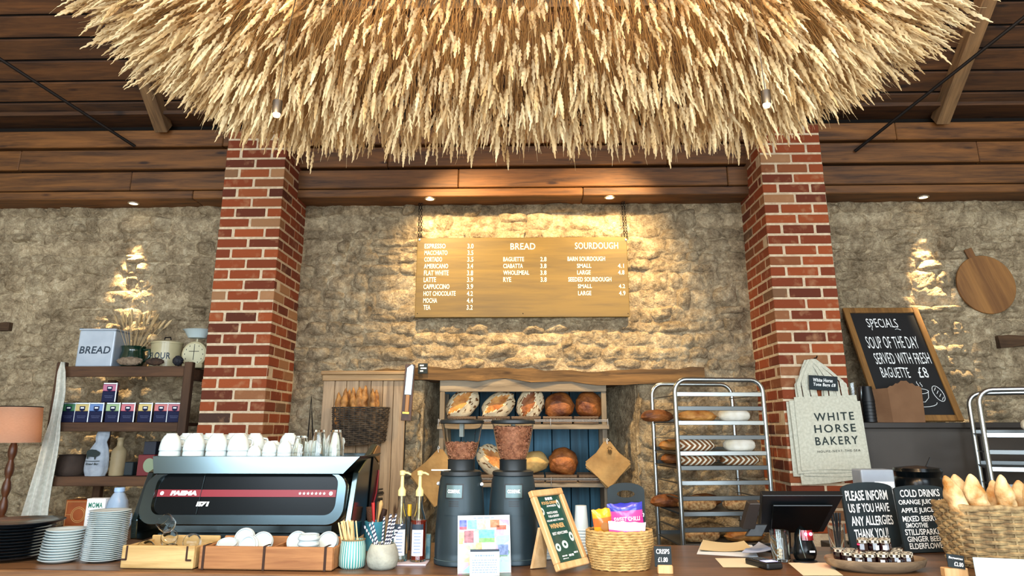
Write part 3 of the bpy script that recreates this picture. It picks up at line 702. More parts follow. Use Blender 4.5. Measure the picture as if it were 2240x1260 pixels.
nm = ('leaning on the front board', 'flat in the first cell', 'tilted by the divider', 'upright at the back of the first cell', 'lowest of the small pile', 'middle of the small pile', 'top of the small pile', 'tilted behind the small pile', 'at the far end of the second cell')
for (x, y, z, rx, ry), t_ in zip(lids, nm):
    tag(inst('cup_lid', lidm, None, bx2.matrix_basis @ T(x, y, z - .02) @ RX(rx) @ RY(ry)), 'white cup lid in the reddish box, ' + t_, 'lid', 'cup lids in the wooden box')

# ---- espresso machine
ex0, ex1 = P(297, 1128, 3.42).x, P(752, 1128, 3.42).x; ew = ex1 - ex0; exc = (ex0 + ex1) / 2
em = empty('coffee_machine', (exc, 3.42, 1.0), 'chrome coffee machine with a black back panel and red stripe', 'coffee machine')
zB = P(500, 1150, 3.42).z - 1; zT = P(500, 1033, 3.50).z - 1; zR = P(500, 998, 3.46).z - 1     # lip, panel top, tray rim
hw = ew / 2
# main shell: profile in YZ swept along X with rounded bottom corners
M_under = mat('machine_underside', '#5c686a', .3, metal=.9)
sh = MB()
prof = [(0.0, zB + .03), (.012, zB), (.08, zB - .01), (.50, zB - .02), (.52, zT), (.085, zT), (0.0, zB + .03)]
front = []                                      # front outline: rounded rectangle in (x, t), t along the tilted front
def fpt(x, t, off=0.0):                         # t 0 bottom .. 1 top on the tilted front plane
    return (x, .0 + .075 * t - off, zB + (zT - zB) * t)
def rrect(x0, x1, t0, t1, rx, rt, n=6):
    out = []
    for cx, cy, a0 in ((x1 - rx, t1 - rt, 0), (x0 + rx, t1 - rt, 90), (x0 + rx, t0 + rt, 180), (x1 - rx, t0 + rt, 270)):
        for i in range(n + 1):
            a = math.radians(a0 + 90 * i / n); out.append((cx + rx * math.cos(a), cy + rt * math.sin(a)))
    return out
ht = zT - zB
O = rrect(-hw, hw, 0, 1.0, .07, .07 / ht, 7); I = rrect(-hw + .055, hw - .010 - .035, .20, .97, .045, .045 / ht, 7); n = len(O)
vs = [fpt(x, t) for x, t in O] + [fpt(x, t, .014) for x, t in [(a * .985, .03 + b * .955) for a, b in O]] + [fpt(x, t, .014) for x, t in I] + [fpt(x * .985, t, -.006) for x, t in I]
fs = []
for r in range(3):
    for i in range(n): j = (i + 1) % n; fs.append((r * n + i, r * n + j, (r + 1) * n + j, (r + 1) * n + i))
sh.add(vs, fs, 0)
# body behind the front
vs = [fpt(x, t) for x, t in O] + [(x, .50, zB + .01 + (zT - zB) * t) for x, t in O]
sh.add(vs, [(i, n + i, n + (i + 1) % n, (i + 1) % n) for i in range(n)] + [tuple(range(2 * n - 1, n - 1, -1))], 0)
sh.build('chrome_shell', M_steel, em, smooth=40)
pn = MB(); pn.add([fpt(x * .99, t, -.004) for x, t in I], [tuple(range(n))]); panel = pn.build('back_panel', M_blackgloss, em)
def on_panel(mb, x0, x1, t0, t1, off=-.002, m=0): return mb.add([fpt(x0, t0, off), fpt(x1, t0, off), fpt(x1, t1, off), fpt(x0, t1, off)], [(0, 1, 2, 3)], m)
xl, xr = -hw + .062, hw - .052
on_panel(MB(), xl, xr, .53, .665).build('red_stripe', mat('stripe_red', '#7a1f2a', .3), panel)
def ltp(mb, s_, x0, x1, t0, t1, **kw):
    vs, fs = text_mesh(s_, kw.get('bold', .04), kw.get('spacing', 1.0), kw.get('shear', 0)); mb.add([fpt(x0 + (x1 - x0) * a, t0 + (t1 - t0) * b, .0005) for a, b in vs], fs)
lt = MB(); W_ = xr - xl
ltp(lt, 'FAEMA', xl + W_ * .075, xl + W_ * .225, .555, .645, bold=.07, shear=.15); ltp(lt, 'E71', xl + W_ * .235, xl + W_ * .305, .35, .44, bold=.07, shear=.1)
for i in range(7):                               # seven little stars
    cx, ct_ = xl + W_ * (.80 + .0225 * i), .597; r = .0075; vs = []
    for q in range(10):
        a = math.radians(90 + 36 * q); rr = r if q % 2 == 0 else r * .45; vs.append(fpt(cx + rr * math.cos(a), ct_ + rr * math.sin(a) / ht, .0005))
    lt.add(vs, [tuple(range(10))])
for cx in (xl + W_ * .028, xl + W_ * .972):
    lt.add([fpt(cx + .0085 * math.cos(a * PI / 8), .597 + .0085 * math.sin(a * PI / 8) / ht, .0005) for a in range(16)], [tuple(range(16))])
lt.build('lettering', M_white, panel)
on_panel(MB(), xl + W_ * .2445, xl + W_ * .2475, .21, .97, .0008).build('seam', M_steel, panel).rotation_euler.y = 0
# flared cup tray on top
tr = MB(); wl, wr = -hw + .03, hw + .005
bot = [(wl, .052, zT - .004), (wr - .03, .052, zT - .004), (wr - .03, .50, zT - .004), (wl, .50, zT - .004)]
top = [(wl - .012, .050, zR), (wr + .045, .050, zR), (wr + .045, .53, zR), (wl - .012, .53, zR)]
ins = [(x + (.006 if x < 0 else -.006), y + (.006 if y < .3 else -.006), zR) for x, y, z_ in top]
flo = [(x, y, zR - .009) for x, y, z_ in [(wl - .006, .058, 0), (wr + .037, .058, 0), (wr + .037, .522, 0), (wl - .006, .522, 0)]]
V4 = bot + top + ins + flo; fs = []
for r in range(3):
    for i in range(4): j = (i + 1) % 4; fs.append((r * 4 + i, r * 4 + j, (r + 1) * 4 + j, (r + 1) * 4 + i))
fs.append((12, 13, 14, 15)); tr.add(V4, fs); tr.build('cup_tray', M_steel, em, bevel=.0015)
zF = zR - .009
# side cheeks
def cheek(x0, x1, m, nm_, pts):
    return MB().add([(x0, y, z_) for y, z_ in pts] + [(x1, y, z_) for y, z_ in pts], [tuple(range(len(pts))), tuple(range(2 * len(pts) - 1, len(pts) - 1, -1))] + [((i + 1) % len(pts), i, i + len(pts), (i + 1) % len(pts) + len(pts)) for i in range(len(pts))]).build(nm_, m, em, bevel=.004)
ck = [(.02, zB + .02), (.03, zB - .06), (.10, zB - .075), (.52, zB - .07), (.56, zB + .10), (.58, zR + .035), (.50, zR + .045), (.12, zT - .002)]
cheek(hw + .001, hw + .03, M_steel, 'side_cheek', ck); cheek(-hw - .03, -hw - .001, M_steel, 'side_cheek', ck)
cheek(hw + .0305, hw + .036, mat('reflection_copper', '#9a6f3f', .35), 'copper_reflection', [(.40, zR + .0), (.56, zR - .05), (.575, zR + .03), (.50, zR + .04)])  # warm reflection on the cheek, drawn as a copper-coloured triangle
cheek(hw + .0305, hw + .037, M_blackgloss, 'end_panel', [(.34, zB - .03), (.52, zB - .05), (.555, zB + .11), (.56, zR - .06), (.40, zR - .012), (.36, zB + .10)])
MB().tube([(hw + .040, .53, zR - .085), (hw + .042, .48, zB + .10), (hw + .040, .40, zB + .03), (hw + .040, .37, zB - .03)], .004, 6).build('red_piping', MATS['stripe_red'], em, smooth=60)
# underside: base body, drip tray and feet
MB().box((0, .32, .055), (ew * .92, .36, .07)).build('base', M_under, em, bevel=.006)
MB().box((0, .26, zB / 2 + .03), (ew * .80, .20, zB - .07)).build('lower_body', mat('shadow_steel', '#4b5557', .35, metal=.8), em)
for x in (-.40, .40):
    for y in (.18, .46): MB().lathe([(.022, 0), (.022, .012), (.014, .016), (.014, .03)], 14).build('foot', M_blackmat, em, loc=(x * ew / .95, y, 0), smooth=40)

# ---- cups and glasses upside down on the tray
cupL = MB().lathe([(.0405, .002), (.0415, 0), (.0425, .002), (.0405, .02), (.036, .04), (.028, .055), (.021, .0615), (.020, .066), (.018, .066), (.017, .0625), (.0005, .0625), (.0005, .0595), (.020, .0585), (.026, .0535), (.034, .0395), (.0385, .02), (.0405, .002)], 28, cap0=False, cap1=False)
hp = [(.0335, .0, .046), (.052, 0, .043), (.058, 0, .030), (.052, 0, .017), (.0405, 0, .013)]
def cup_mesh(name, sc):
    mb = MB(); mb.add(cupL.v, cupL.f, 0, SCL(sc, sc, sc)); return mb.mesh(name, M_china, smooth=50)
def handle_mesh(sc): return MB().tube([Vector(p) * sc for p in hp], .0045 * sc, 8).mesh('handle', M_china, smooth=60)
CL, CS = cup_mesh('coffee_cup', 1.18), cup_mesh('coffee_cup', .80); HL, HS = handle_mesh(1.18), handle_mesh(.80)
def cup(px, y, zoff, big, label, ang, group):
    p = P(px, 995, y); o = inst('coffee_cup', CL if big else CS, None, T(p.x, y, 1 + zF + zoff) @ RZ(ang)); tag(o, label, 'cup', group)
    if zoff > .01 or ang < 0: inst('handle', HL if big else HS, o)
ords = ('first', 'second', 'third', 'fourth', 'fifth', 'sixth', 'seventh', 'eighth')
yf = 3.42 + .125
for i, px in enumerate((371, 423, 473, 520)):
    cup(px, yf, .0005, True, 'large white cup, lower of the %s pair on the front of the machine' % ords[i], 2.2 + i, 'large cups on the machine')
    cup(px, yf, .0315, True, 'large white cup turned over the %s front cup on the machine' % ords[i], PI / 4, 'large cups on the machine')
for i, px in enumerate((556, 589, 622)):
    cup(px, yf, .0005, False, 'small espresso cup, lower of the %s small pair on the machine' % ords[i], 1.8 + i, 'espresso cups on the machine')
    if i: cup(px, yf, .0215, False, 'small espresso cup turned over the %s small front cup' % ords[i], PI / 4, 'espresso cups on the machine')
for i, px in enumerate((401, 452, 503, 551, 594, 638, 680, 720)):
    cup(px + 4, yf + .115, .0005, i < 4, 'white cup in the second row on the machine, %s from the shelves' % ords[i], 1.5 + i, 'second row of cups on the machine')
    cup(px + 4, yf + .115, .0315 if i < 4 else .0215, i < 4, 'white cup stacked in the second row on the machine, %s from the shelves' % ords[i], PI / 4, 'second row of cups on the machine')
for i, px in enumerate((420, 468, 516, 570, 622, 674, 722)):
    cup(px + 8, yf + .22, .0005, i % 2 == 0, 'white cup in the rear row on the machine, %s from the shelves' % ords[i], 2.5 + i, 'rear row of cups on the machine')
    cup(px + 8, yf + .22, .0315 if i % 2 == 0 else .0215, i % 2 == 0, 'white cup stacked in the rear row on the machine, %s from the shelves' % ords[i], PI / 3, 'rear row of cups on the machine')
def tumbler(r, h): return MB().lathe([(r, 0), (r * 1.0, h * .35), (r * .72, h * .94), (r * .68, h), (.0005, h), (.0005, h - .010), (r * .62, h - .012), (r * .90, h * .35), (r * .92, 0)], 20, cap0=False, cap1=False).mesh('tumbler', M_glass, smooth=60)
TA, TB = tumbler(.038, .098), tumbler(.036, .125)
for i, (px, y, me_) in enumerate(((657, yf, TA), (696, yf + .05, TB), (732, yf, TB))):
    tag(inst('tumbler', me_, None, T(P(px, 995, y).x, y, 1 + zF + .0005)), 'upturned clear glass tumbler on the machine, %s from the white cups' % ords[i], 'glass', 'upturned tumblers on the machine')
# ================================================================== counter, middle and right
def basis(B0, B1, T0):
    """local frame of a flat thing: x along its lower edge, z up its face, y into it"""
    e1 = (B1 - B0); w = e1.length; e1.normalize(); e2 = T0 - B0; e2 -= e1 * e2.dot(e1); h = e2.length; e2.normalize(); e3 = e2.cross(e1)
    if e3.y < 0: e3 = -e3
    M = Matrix(((e1.x, e3.x, e2.x, B0.x), (e1.y, e3.y, e2.y, B0.y), (e1.z, e3.z, e2.z, B0.z), (0, 0, 0, 1))); return M, w, h
# ---- jar of wooden stirrers
M_glaze = mat('striped_glaze', '#b9c4b4', .35, coat=.2)
def striped():
    m = bpy.data.materials.new('ribbed_glaze'); m.use_nodes = True; nt = m.node_tree; N = nt.nodes; L = nt.links; b = N['Principled BSDF']; b.inputs['Roughness'].default_value = .35
    tc = N.new('ShaderNodeTexCoord'); sp = N.new('ShaderNodeSeparateXYZ'); L.new(tc.outputs['Object'], sp.inputs[0])
    a = N.new('ShaderNodeMath'); a.operation = 'ARCTAN2'; L.new(sp.outputs[0], a.inputs[0]); L.new(sp.outputs[1], a.inputs[1])
    s_ = N.new('ShaderNodeMath'); s_.operation = 'MULTIPLY'; s_.inputs[1].default_value = 30; L.new(a.outputs[0], s_.inputs[0])
    c = N.new('ShaderNodeMath'); c.operation = 'SINE'; L.new(s_.outputs[0], c.inputs[0])
    rp = N.new('ShaderNodeValToRGB'); rp.color_ramp.elements[0].position = .0; rp.color_ramp.elements[1].position = .75; rp.color_ramp.elements[0].color = (*srgb('#4f9a98'), 1); rp.color_ramp.elements[1].color = (*srgb('#d5dccb'), 1)
    L.new(c.outputs[0], rp.inputs[0]); L.new(rp.outputs[0], b.inputs['Base Color']); return m
M_rib = striped()
p, s = at(763, 1247); jr = 29 / s
o = empty('stirrer_jar', (p.x, p.y + jr, 1.0), 'pale ribbed ceramic jar full of wooden stirrers', 'jar')
MB().lathe([(jr * .80, 0), (jr * 1.02, .010), (jr * 1.04, .04), (jr * .97, .085), (jr * .90, .100), (jr * .92, .108), (jr * .86, .108), (jr * .84, .09), (jr * .9, .04), (.0005, .008)], 40, cap1=False).build('jar_body', M_rib, o, smooth=50)
MB().lathe([(jr * .93, .106), (jr * .94, .110), (jr * .86, .111), (jr * .85, .107)], 40, cap0=False, cap1=False).build('rim', mat('rim_brown', '#7d6c4a', .5), o, smooth=60)
M_stick = mat('stirrer_wood', '#cfae74', .7, col2='#e6cf9c', scale=20, rnd=.08)
sm = MB().box((0, 0, .075), (.0055, .0016, .15)).mesh('stirrer', M_stick)
rs = random.Random(5)
for i in range(30):
    a = rs.uniform(-.8, .8); x = rs.uniform(-.6, .45) * jr; y = rs.uniform(-.5, .5) * jr
    tag(inst('stirrer', sm, None, T(o.location.x + x, o.location.y + y, 1.022 + rs.uniform(0, .012)) @ RY(-.22 + rs.uniform(-.12, .2)) @ RX(rs.uniform(-.15, .15)) @ RZ(rs.uniform(-.6, .6))), 'flat wooden coffee stirrer standing in the ribbed jar', 'stirrer', 'wooden stirrers in the jar')
# ---- stone pot of paper straws
p, s = at(829, 1250); jr = 35 / s
o = empty('straw_pot', (p.x, p.y + jr, 1.0), 'round grey stoneware pot holding striped paper straws', 'pot')
MB().lathe([(jr * .70, 0), (jr * .93, .012), (jr * 1.02, .038), (jr * .97, .065), (jr * .80, .090), (jr * .74, .096), (jr * .70, .094), (jr * .78, .07), (.0005, .01)], 36, cap1=False).build('pot_body', mat('grey_stoneware', '#8f9186', .7, col2='#a8aa9c', scale=22, bump=.2, bscale=90), o, smooth=50)
def straw_mat():
    m = bpy.data.materials.new('striped_straw'); m.use_nodes = True; nt = m.node_tree; N = nt.nodes; L = nt.links; b = N['Principled BSDF']; b.inputs['Roughness'].default_value = .7
    tc = N.new('ShaderNodeTexCoord'); sp = N.new('ShaderNodeSeparateXYZ'); L.new(tc.outputs['Object'], sp.inputs[0])
    a = N.new('ShaderNodeMath'); a.operation = 'ARCTAN2'; L.new(sp.outputs[0], a.inputs[0]); L.new(sp.outputs[1], a.inputs[1])
    q = N.new('ShaderNodeMath'); q.operation = 'MULTIPLY_ADD'; q.inputs[1].default_value = 420; L.new(sp.outputs[2], q.inputs[0]); L.new(a.outputs[0], q.inputs[2])
    c = N.new('ShaderNodeMath'); c.operation = 'SINE'; L.new(q.outputs[0], c.inputs[0]); rp = N.new('ShaderNodeValToRGB'); rp.color_ramp.interpolation = 'CONSTANT'; rp.color_ramp.elements[1].position = .5
    rp.color_ramp.elements[0].color = (*srgb('#232a44'), 1); rp.color_ramp.elements[1].color = (*srgb('#e6e9ee'), 1); mr = N.new('ShaderNodeMapRange'); mr.inputs[1].default_value = -1; L.new(c.outputs[0], mr.inputs[0]); L.new(mr.outputs[0], rp.inputs[0]); L.new(rp.outputs[0], b.inputs['Base Color']); return m
M_straw = straw_mat()
stm = MB().tube([(0, 0, 0), (0, 0, .17)], .0038, 8).mesh('paper_straw', M_straw, smooth=60)
for i, (x, ry, rx, z) in enumerate(((.016, -.60, 0, .005), (.010, -.42, .0, .0), (.002, -.30, -.0, .0), (-.006, .06, .1, .012), (.002, .14, .0, .02), (.010, .08, -.15, .018), (.006, .20, .1, .008), (.016, .18, -.05, .02), (-.026, .58, .0, .0), (-.020, .60, .0, .012))):
    tag(inst('paper_straw', stm, None, T(o.location.x + x, o.location.y + (-.016 + .0035 * i), 1.020 + z) @ RY(ry) @ RX(rx)), 'navy and white striped paper straw leaning in the grey pot, ' + ('to the ribbed jar', 'upright in the middle', 'to the syrup bottle')[0 if i < 3 else 1 if i < 8 else 2], 'straw', 'paper straws in the pot')
# ---- blue jar of utensils
p = PZ(813, 1207); s = ppm(p); jr = 23 / s
o = empty('utensil_jar', (p.x, p.y + jr, 1.0), 'blue glazed jar holding utensils behind the straws', 'jar')
MB().lathe([(jr * .9, 0), (jr, .006), (jr, .120), (jr * 1.03, .126), (jr * .97, .128), (jr * .93, .12), (jr * .93, .012), (.0005, .01)], 32, cap1=False).build('jar_body', mat('blue_glaze', '#3f8fa6', .3, col2='#57a4b5', scale=12, coat=.3), o, smooth=50)
M_redp = mat('red_plastic', '#c8322f', .4); M_bristle = mat('brush_brown', '#5a3a26', .9, bump=.6, bscale=200); M_spoon = mat('spoon_wood', '#caa469', .7)
def util(nm, lab, m, pts, r, rz): tag(MB().tube(pts, r, 8).build(nm, m, loc=(o.location.x, o.location.y, 1.02), smooth=60), lab, 'utensil', 'utensils in the blue jar')
util('spatula', 'red handled spatula standing in the blue jar', M_redp, [(0, 0, 0), (-.006, 0, .10), (-.014, 0, .19)], [.006, .006, .009], 0)
util('brush', 'brown pastry brush standing in the blue jar', M_bristle, [(-.01, .012, .0), (-.018, .012, .08), (-.026, .012, .12), (-.030, .012, .17)], [.004, .006, .018, .020], 0)
util('wooden_spoon', 'pale wooden spoon standing in the blue jar', M_spoon, [(.008, .0, 0), (.014, 0, .12), (.022, 0, .165), (.024, 0, .185), (.025, 0, .20)], [.004, .004, .009, .011, .004], 0)
util('spoon_rest', 'dark wooden scoop standing in the blue jar', MATS['rusty_strap'], [(.012, .012, 0), (.02, .012, .1), (.035, .012, .14), (.040, .012, .16)], [.004, .004, .016, .014], 0)
# ---- syrup bottles with pumps on a small tray
M_pump = mat('pump_cream', '#d8c88a', .45)
p, s = at(893, 1237)
tag(MB().box((0, .05, .003), (.150, .11, .006)).build('drip_tray', mat('tray_pink', '#c9c0cc', .4), loc=(p.x, p.y - .005, 1.0), bevel=.002), 'thin pale tray under the two syrup bottles', 'tray')
def syrup(px, py, m, liq, label, x_off):
    p, s = at(px, py); b = empty('syrup_bottle', (p.x, p.y + .03, 1.0065), label, 'bottle', 'syrup bottles with pumps')
    MB().lathe([(.030, 0), (.034, .004), (.034, .155), (.031, .175), (.018, .215), (.0145, .235), (.0145, .265), (.0125, .265), (.0125, .235), (.0155, .21), (.0285, .172), (.031, .15), (.031, .008), (.0005, .006)], 28, cap1=False).build('glass_bottle', M_thin, b, smooth=50)
    MB().lathe([(.0005, .009), (.0302, .0095), (.0302, liq), (.0005, liq)], 24, cap0=False, cap1=False).build('syrup', m, b, smooth=50)
    pu = MB().lathe([(.017, .262), (.017, .284), (.012, .292), (.008, .30), (.007, .345), (.012, .348), (.013, .365), (.004, .368)], 18).tube([(0, 0, .357), (.024, -.01, .357), (.040, -.016, .350)], [.006, .005, .004], 8).build('pump', M_pump, b, smooth=45)
    MB().tube([(0, 0, .02), (0, 0, .262)], .003, 6).build('dip_tube', M_pump, b)
    lb = MB().grid(lambda u, v: (.0345 * math.sin((u - .5) * 1.5), -.0345 * math.cos((u - .5) * 1.5), .025 + .125 * v), 10, 1).build('paper_label', M_paper, b, smooth=60)
    MB().grid(lambda u, v: (.0347 * math.sin((u - .5) * 1.5), -.0347 * math.cos((u - .5) * 1.5), .128 + .022 * v), 10, 1).build('label_band', mat('label_navy', '#1f2f3e', .6), lb, smooth=60)
    lm = MB()
    for i in range(7): 
        w_ = .016 * (1 - .3 * ((i * 37) % 3) / 3); lm.grid(lambda u, v: (.0348 * math.sin((u - .5) * 2 * w_ / .0348), -.0349 * math.cos((u - .5) * 2 * w_ / .0348), .112 - i * .0125 + .004 * v), 6, 1)
    lm.build('small_print', MATS['print_blue'], lb)
    return b
syrup(871, 1233, mat('clear_syrup', '#cfd3c4', .1, trans=.8), .03, 'nearly empty clear syrup bottle with a cream pump', 0)
syrup(911, 1234, mat('amber_syrup', '#5e1608', .08, col2='#7a2210', scale=3), .165, 'amber red syrup bottle with a cream pump', 0)
# small things behind the bottles
p = PZ(893, 1203)
b = empty('marker_bottle', (p.x, p.y, 1.0), 'slim dark bottle with a yellow cap behind the syrups', 'bottle')
MB().lathe([(.013, 0), (.013, .12), (.008, .14), (.008, .15)], 14).build('bottle_body', M_blackmat, b, smooth=40)
MB().lathe([(.010, .15), (.010, .20), (.009, .202)], 14).build('cap', mat('cap_yellow', '#d2ab1c', .4), b, smooth=40)
p = PZ(934, 1222)
tag(MB().box((0, 0, .05), (.028, .03, .10)).build('tea_box', mat('box_teal', '#4a8b9c', .6, col2='#9fc3c8', scale=30), loc=(p.x, p.y, 1.0), bevel=.002), 'small teal and white box beside the first grinder', 'box')

# ---- coffee grinders
M_grind = mat('grinder_grey', '#26343a', .42, metal=.35, col2='#2b3b42', scale=4)
M_grindd = mat('grinder_dark', '#141c20', .45)
M_hop = mat('hopper_clear', (.90, .86, .80), .04, trans=1, ior=1.12)
M_bean = mat('coffee_bean', '#80503a', .5, col2='#b98468', scale=60)
M_badge = mat('badge_silver', '#566c6e', .35, metal=.3)
bean = MB().grid(lambda u, v: (.0032 * math.sin(PI * v) * math.cos(2 * PI * u), .0032 * math.sin(PI * v) * math.sin(2 * PI * u), .005 * math.cos(PI * v)), 5, 4, wrap=True)
def grinder(px, pyb, fill, rz, label, lever):
    p, s = at(px, pyb); R0 = 58 / s; yc = p.y + R0; g = empty('coffee_grinder', (p.x, yc, 1.0), label, 'coffee grinder', 'coffee grinders', rz=rz)
    Z = lambda py: P(px, py, yc).z - 1.0
    zt = Z(1040); k = 1 / ppm(Vector((p.x, yc, 1.2)))
    r = lambda q: q * k
    MB().lathe([(r(54), 0), (r(56), .004), (r(56), .020), (r(54.5), .024), (r(55), .05), (r(54), Z(1150)), (r(50), Z(1080)), (r(47), Z(1050)), (r(44), zt), (r(40), zt + .004)], 40, sy=.95).build('body', M_grind, g, smooth=40)
    MB().lathe([(r(55.6), .020), (r(56.4), .0215), (r(55.6), .023)], 40, sy=.95, cap0=False, cap1=False).build('base_trim', M_badge, g, smooth=60)
    MB().lathe([(r(43), zt), (r(45.5), zt + .003), (r(45), zt + .018), (r(40), zt + .022), (r(34), zt + .024)], 36).build('collar', M_grindd, g, smooth=40)
    MB().lathe([(r(30), zt + .022), (r(30), Z(1008)), (r(31), Z(1005)), (r(27), Z(1004))], 32).build('hopper_neck', M_grindd, g, smooth=40)
    zh0, zh1 = Z(1006), Z(926)
    hr = lambda t: r(27.5 + 19.5 * (t ** .72))
    pr = [(hr(i / 8), zh0 + (zh1 - zh0) * i / 8) for i in range(9)]
    MB().lathe(pr + [(a - .0025, b_) for a, b_ in reversed(pr)], 36, cap0=False, cap1=False).build('hopper', M_hop, g, smooth=60)
    MB().lathe([(r(48), zh1 - .002), (r(49.5), zh1 + .001), (r(49.5), zh1 + .012), (r(46), zh1 + .017), (.0005, zh1 + .018)], 36, cap0=True, cap1=False).build('hopper_lid', M_grindd, g, smooth=40)
    MB().box((0, 0, zh1 - .03), (.018, .018, .055)).build('lid_post', mat('lid_grey', '#7f8f93', .4), g)
    bm_ = MB(); rs = random.Random(px)
    core = [(max(.0005, hr(i / 8 * fill) - .010), zh0 + (zh1 - zh0) * fill * i / 8) for i in range(9)]
    bm_.lathe(core + [(.0005, core[-1][1])], 24, cap1=False)
    for i in range(int(900 * fill)):
        t = rs.random() ** .8 * fill; a = rs.uniform(0, 2 * PI); rr = hr(t) - .0065; top_ = rs.random() < .12
        if top_: t = fill; rr = rs.random() ** .5 * (hr(fill) - .008)
        bm_.add(bean.v, bean.f, 0, T(rr * math.cos(a), rr * math.sin(a), zh0 + (zh1 - zh0) * t + rs.uniform(-.002, .003)) @ Euler((rs.uniform(0, 6), rs.uniform(0, 6), rs.uniform(0, 6))).to_matrix().to_4x4())
    bo = bm_.build('coffee_beans', M_bean, g, smooth=60); tag(bo, 'roasted coffee beans filling the hopper', kind='stuff')
    # front plate with badge and vents, laid on the cone
    def cone(x, z_, off):                      # point on the front of the body
        q = [(0, 56), (Z(1150), 54), (Z(1080), 50), (Z(1050), 47), (zt, 44)]; R = r(44)
        for (a, b_), (c, d) in zip(q[:-1], q[1:]):
            if a <= z_ <= c: R = r(b_ + (d - b_) * (z_ - a) / (c - a))
        return (x, -math.sqrt(max(1e-6, R * R - x * x)) * .95 - off, z_)
    def patch(nm_, m, x0, x1, z0, z1, off, par=g, n=8): return MB().grid(lambda u, v: cone(x0 + (x1 - x0) * u, z0 + (z1 - z0) * v, off), n, n).build(nm_, m, par, smooth=60)
    fp = patch('front_plate', M_grind, r(-21), r(21), Z(1122), Z(1043), .0025)
    bz = patch('badge_bezel', M_blackmat, r(-20), r(20), Z(1087), Z(1055), .0045)
    patch('badge', M_badge, r(-17.5), r(17.5), Z(1084.5), Z(1058), .006, bz)
    vs, f_ = text_mesh('COMPAK', .06, 1.0); MB().add([cone(r(-14) + r(28) * a, Z(1075) + (Z(1067) - Z(1075)) * b_, .0068) for a, b_ in vs], f_).build('lettering', M_white, bz)
    vm = MB()
    for i in range(3): vm.grid(lambda u, v: cone(r(-11) + r(22) * u, Z(1094 + i * 4.6) + r(1.9) * v, .0033), 4, 1)
    vm.build('vent_slots', M_blackmat, fp)
    if lever:
        MB().tube([(r(-64), -.03, zt + .022), (r(-16), -.05, zt + .024)], .0035, 8).build('lever', mat('lever_white', '#d8d8cc', .4), g)
        for sx in (-1, 1): MB().lathe([(.0005, -.002), (.006, -.001), (.0085, .003), (.006, .008), (.004, .014)], 14, M=T(sx * r(50), -.012, Z(1058)) @ RX(PI / 2) @ SCL(1, 1, 1), cap0=False).build('knob', mat('knob_white', '#dfe6ea', .25), g, smooth=60)
    return g
grinder(1000, 1242, .47, -.22, 'dark grey coffee grinder with a half empty bean hopper', True)
grinder(1121, 1240, .90, .06, 'dark grey coffee grinder with a hopper full of beans', False)
# small brown bundle standing behind
# ---- magazine page in a stand, small card before it
def collage():
    m = bpy.data.materials.new('collage_print'); m.use_nodes = True; nt = m.node_tree; N = nt.nodes; L = nt.links; b = N['Principled BSDF']; b.inputs['Roughness'].default_value = .45
    tc = N.new('ShaderNodeTexCoord'); mp = N.new('ShaderNodeMapping'); mp.inputs['Scale'].default_value = (22, 1, 30); L.new(tc.outputs['Object'], mp.inputs[0])
    vo = N.new('ShaderNodeTexVoronoi'); vo.distance = 'CHEBYCHEV'; vo.inputs['Scale'].default_value = 1; L.new(mp.outputs[0], vo.inputs['Vector'])
    nz = N.new('ShaderNodeTexNoise'); nz.inputs['Scale'].default_value = 90; nz.inputs['Detail'].default_value = 4; L.new(tc.outputs['Object'], nz.inputs['Vector'])
    mx = N.new('ShaderNodeMix'); mx.data_type = 'RGBA'; mx.blend_type = 'OVERLAY'; mx.inputs[0].default_value = .7; L.new(vo.outputs['Color'], mx.inputs[6]); L.new(nz.outputs['Color'], mx.inputs[7])
    hs = N.new('ShaderNodeHueSaturation'); hs.inputs['Saturation'].default_value = .65; hs.inputs['Value'].default_value = 1.05; L.new(mx.outputs[2], hs.inputs['Color']); L.new(hs.outputs[0], b.inputs['Base Color']); return m
B0, B1 = PZ(1001, 1255), PZ(1118, 1252); yv = (B0.y + B1.y) / 2
M_, w, h = basis(B0, B1, P(1006, 1128, yv + .03))
o = empty('magazine', (0, 0, 0), 'white magazine with a colourful picture collage leaning on the grinders', 'magazine'); o.matrix_world = M_
MB().box((w / 2, .003, h / 2), (w, .004, h)).build('cover', M_paper, o)
cl = MB().add([(w * .015, .0004, h * .01), (w * .985, .0004, h * .01), (w * .985, .0004, h * .93), (w * .015, .0004, h * .93)], [(0, 1, 2, 3)]).build('collage', collage(), o)
pics = [('#3f4f9e', .03, .80, .17, .92), ('#c83a4a', .03, .75, .17, .80), ('#5aa3d8', .18, .76, .36, .92), ('#d98f84', .38, .76, .60, .92), ('#8f5a34', .62, .78, .80, .92), ('#a8482f', .74, .74, .93, .82), ('#4a93dc', .40, .60, .70, .74), ('#5aa04a', .40, .52, .70, .60), ('#7a4a52', .12, .52, .30, .73), ('#d8b25a', .02, .50, .10, .60), ('#e0d8cc', .50, .36, .72, .50), ('#4a5f8a', .76, .30, .96, .48), ('#d8a06a', .34, .38, .46, .52)]
for i, (c, x0, z0, x1, z1) in enumerate(pics):
    MB().add([(w * x0, -.0002, h * z0), (w * x1, -.0002, h * z0), (w * x1, -.0002, h * z1), (w * x0, -.0002, h * z1)], [(0, 1, 2, 3)]).build('picture', mat('picture_%d' % i, c, .45, col2=tuple(min(1, x * 1.8 + .05) for x in srgb(c)), scale=70), cl)
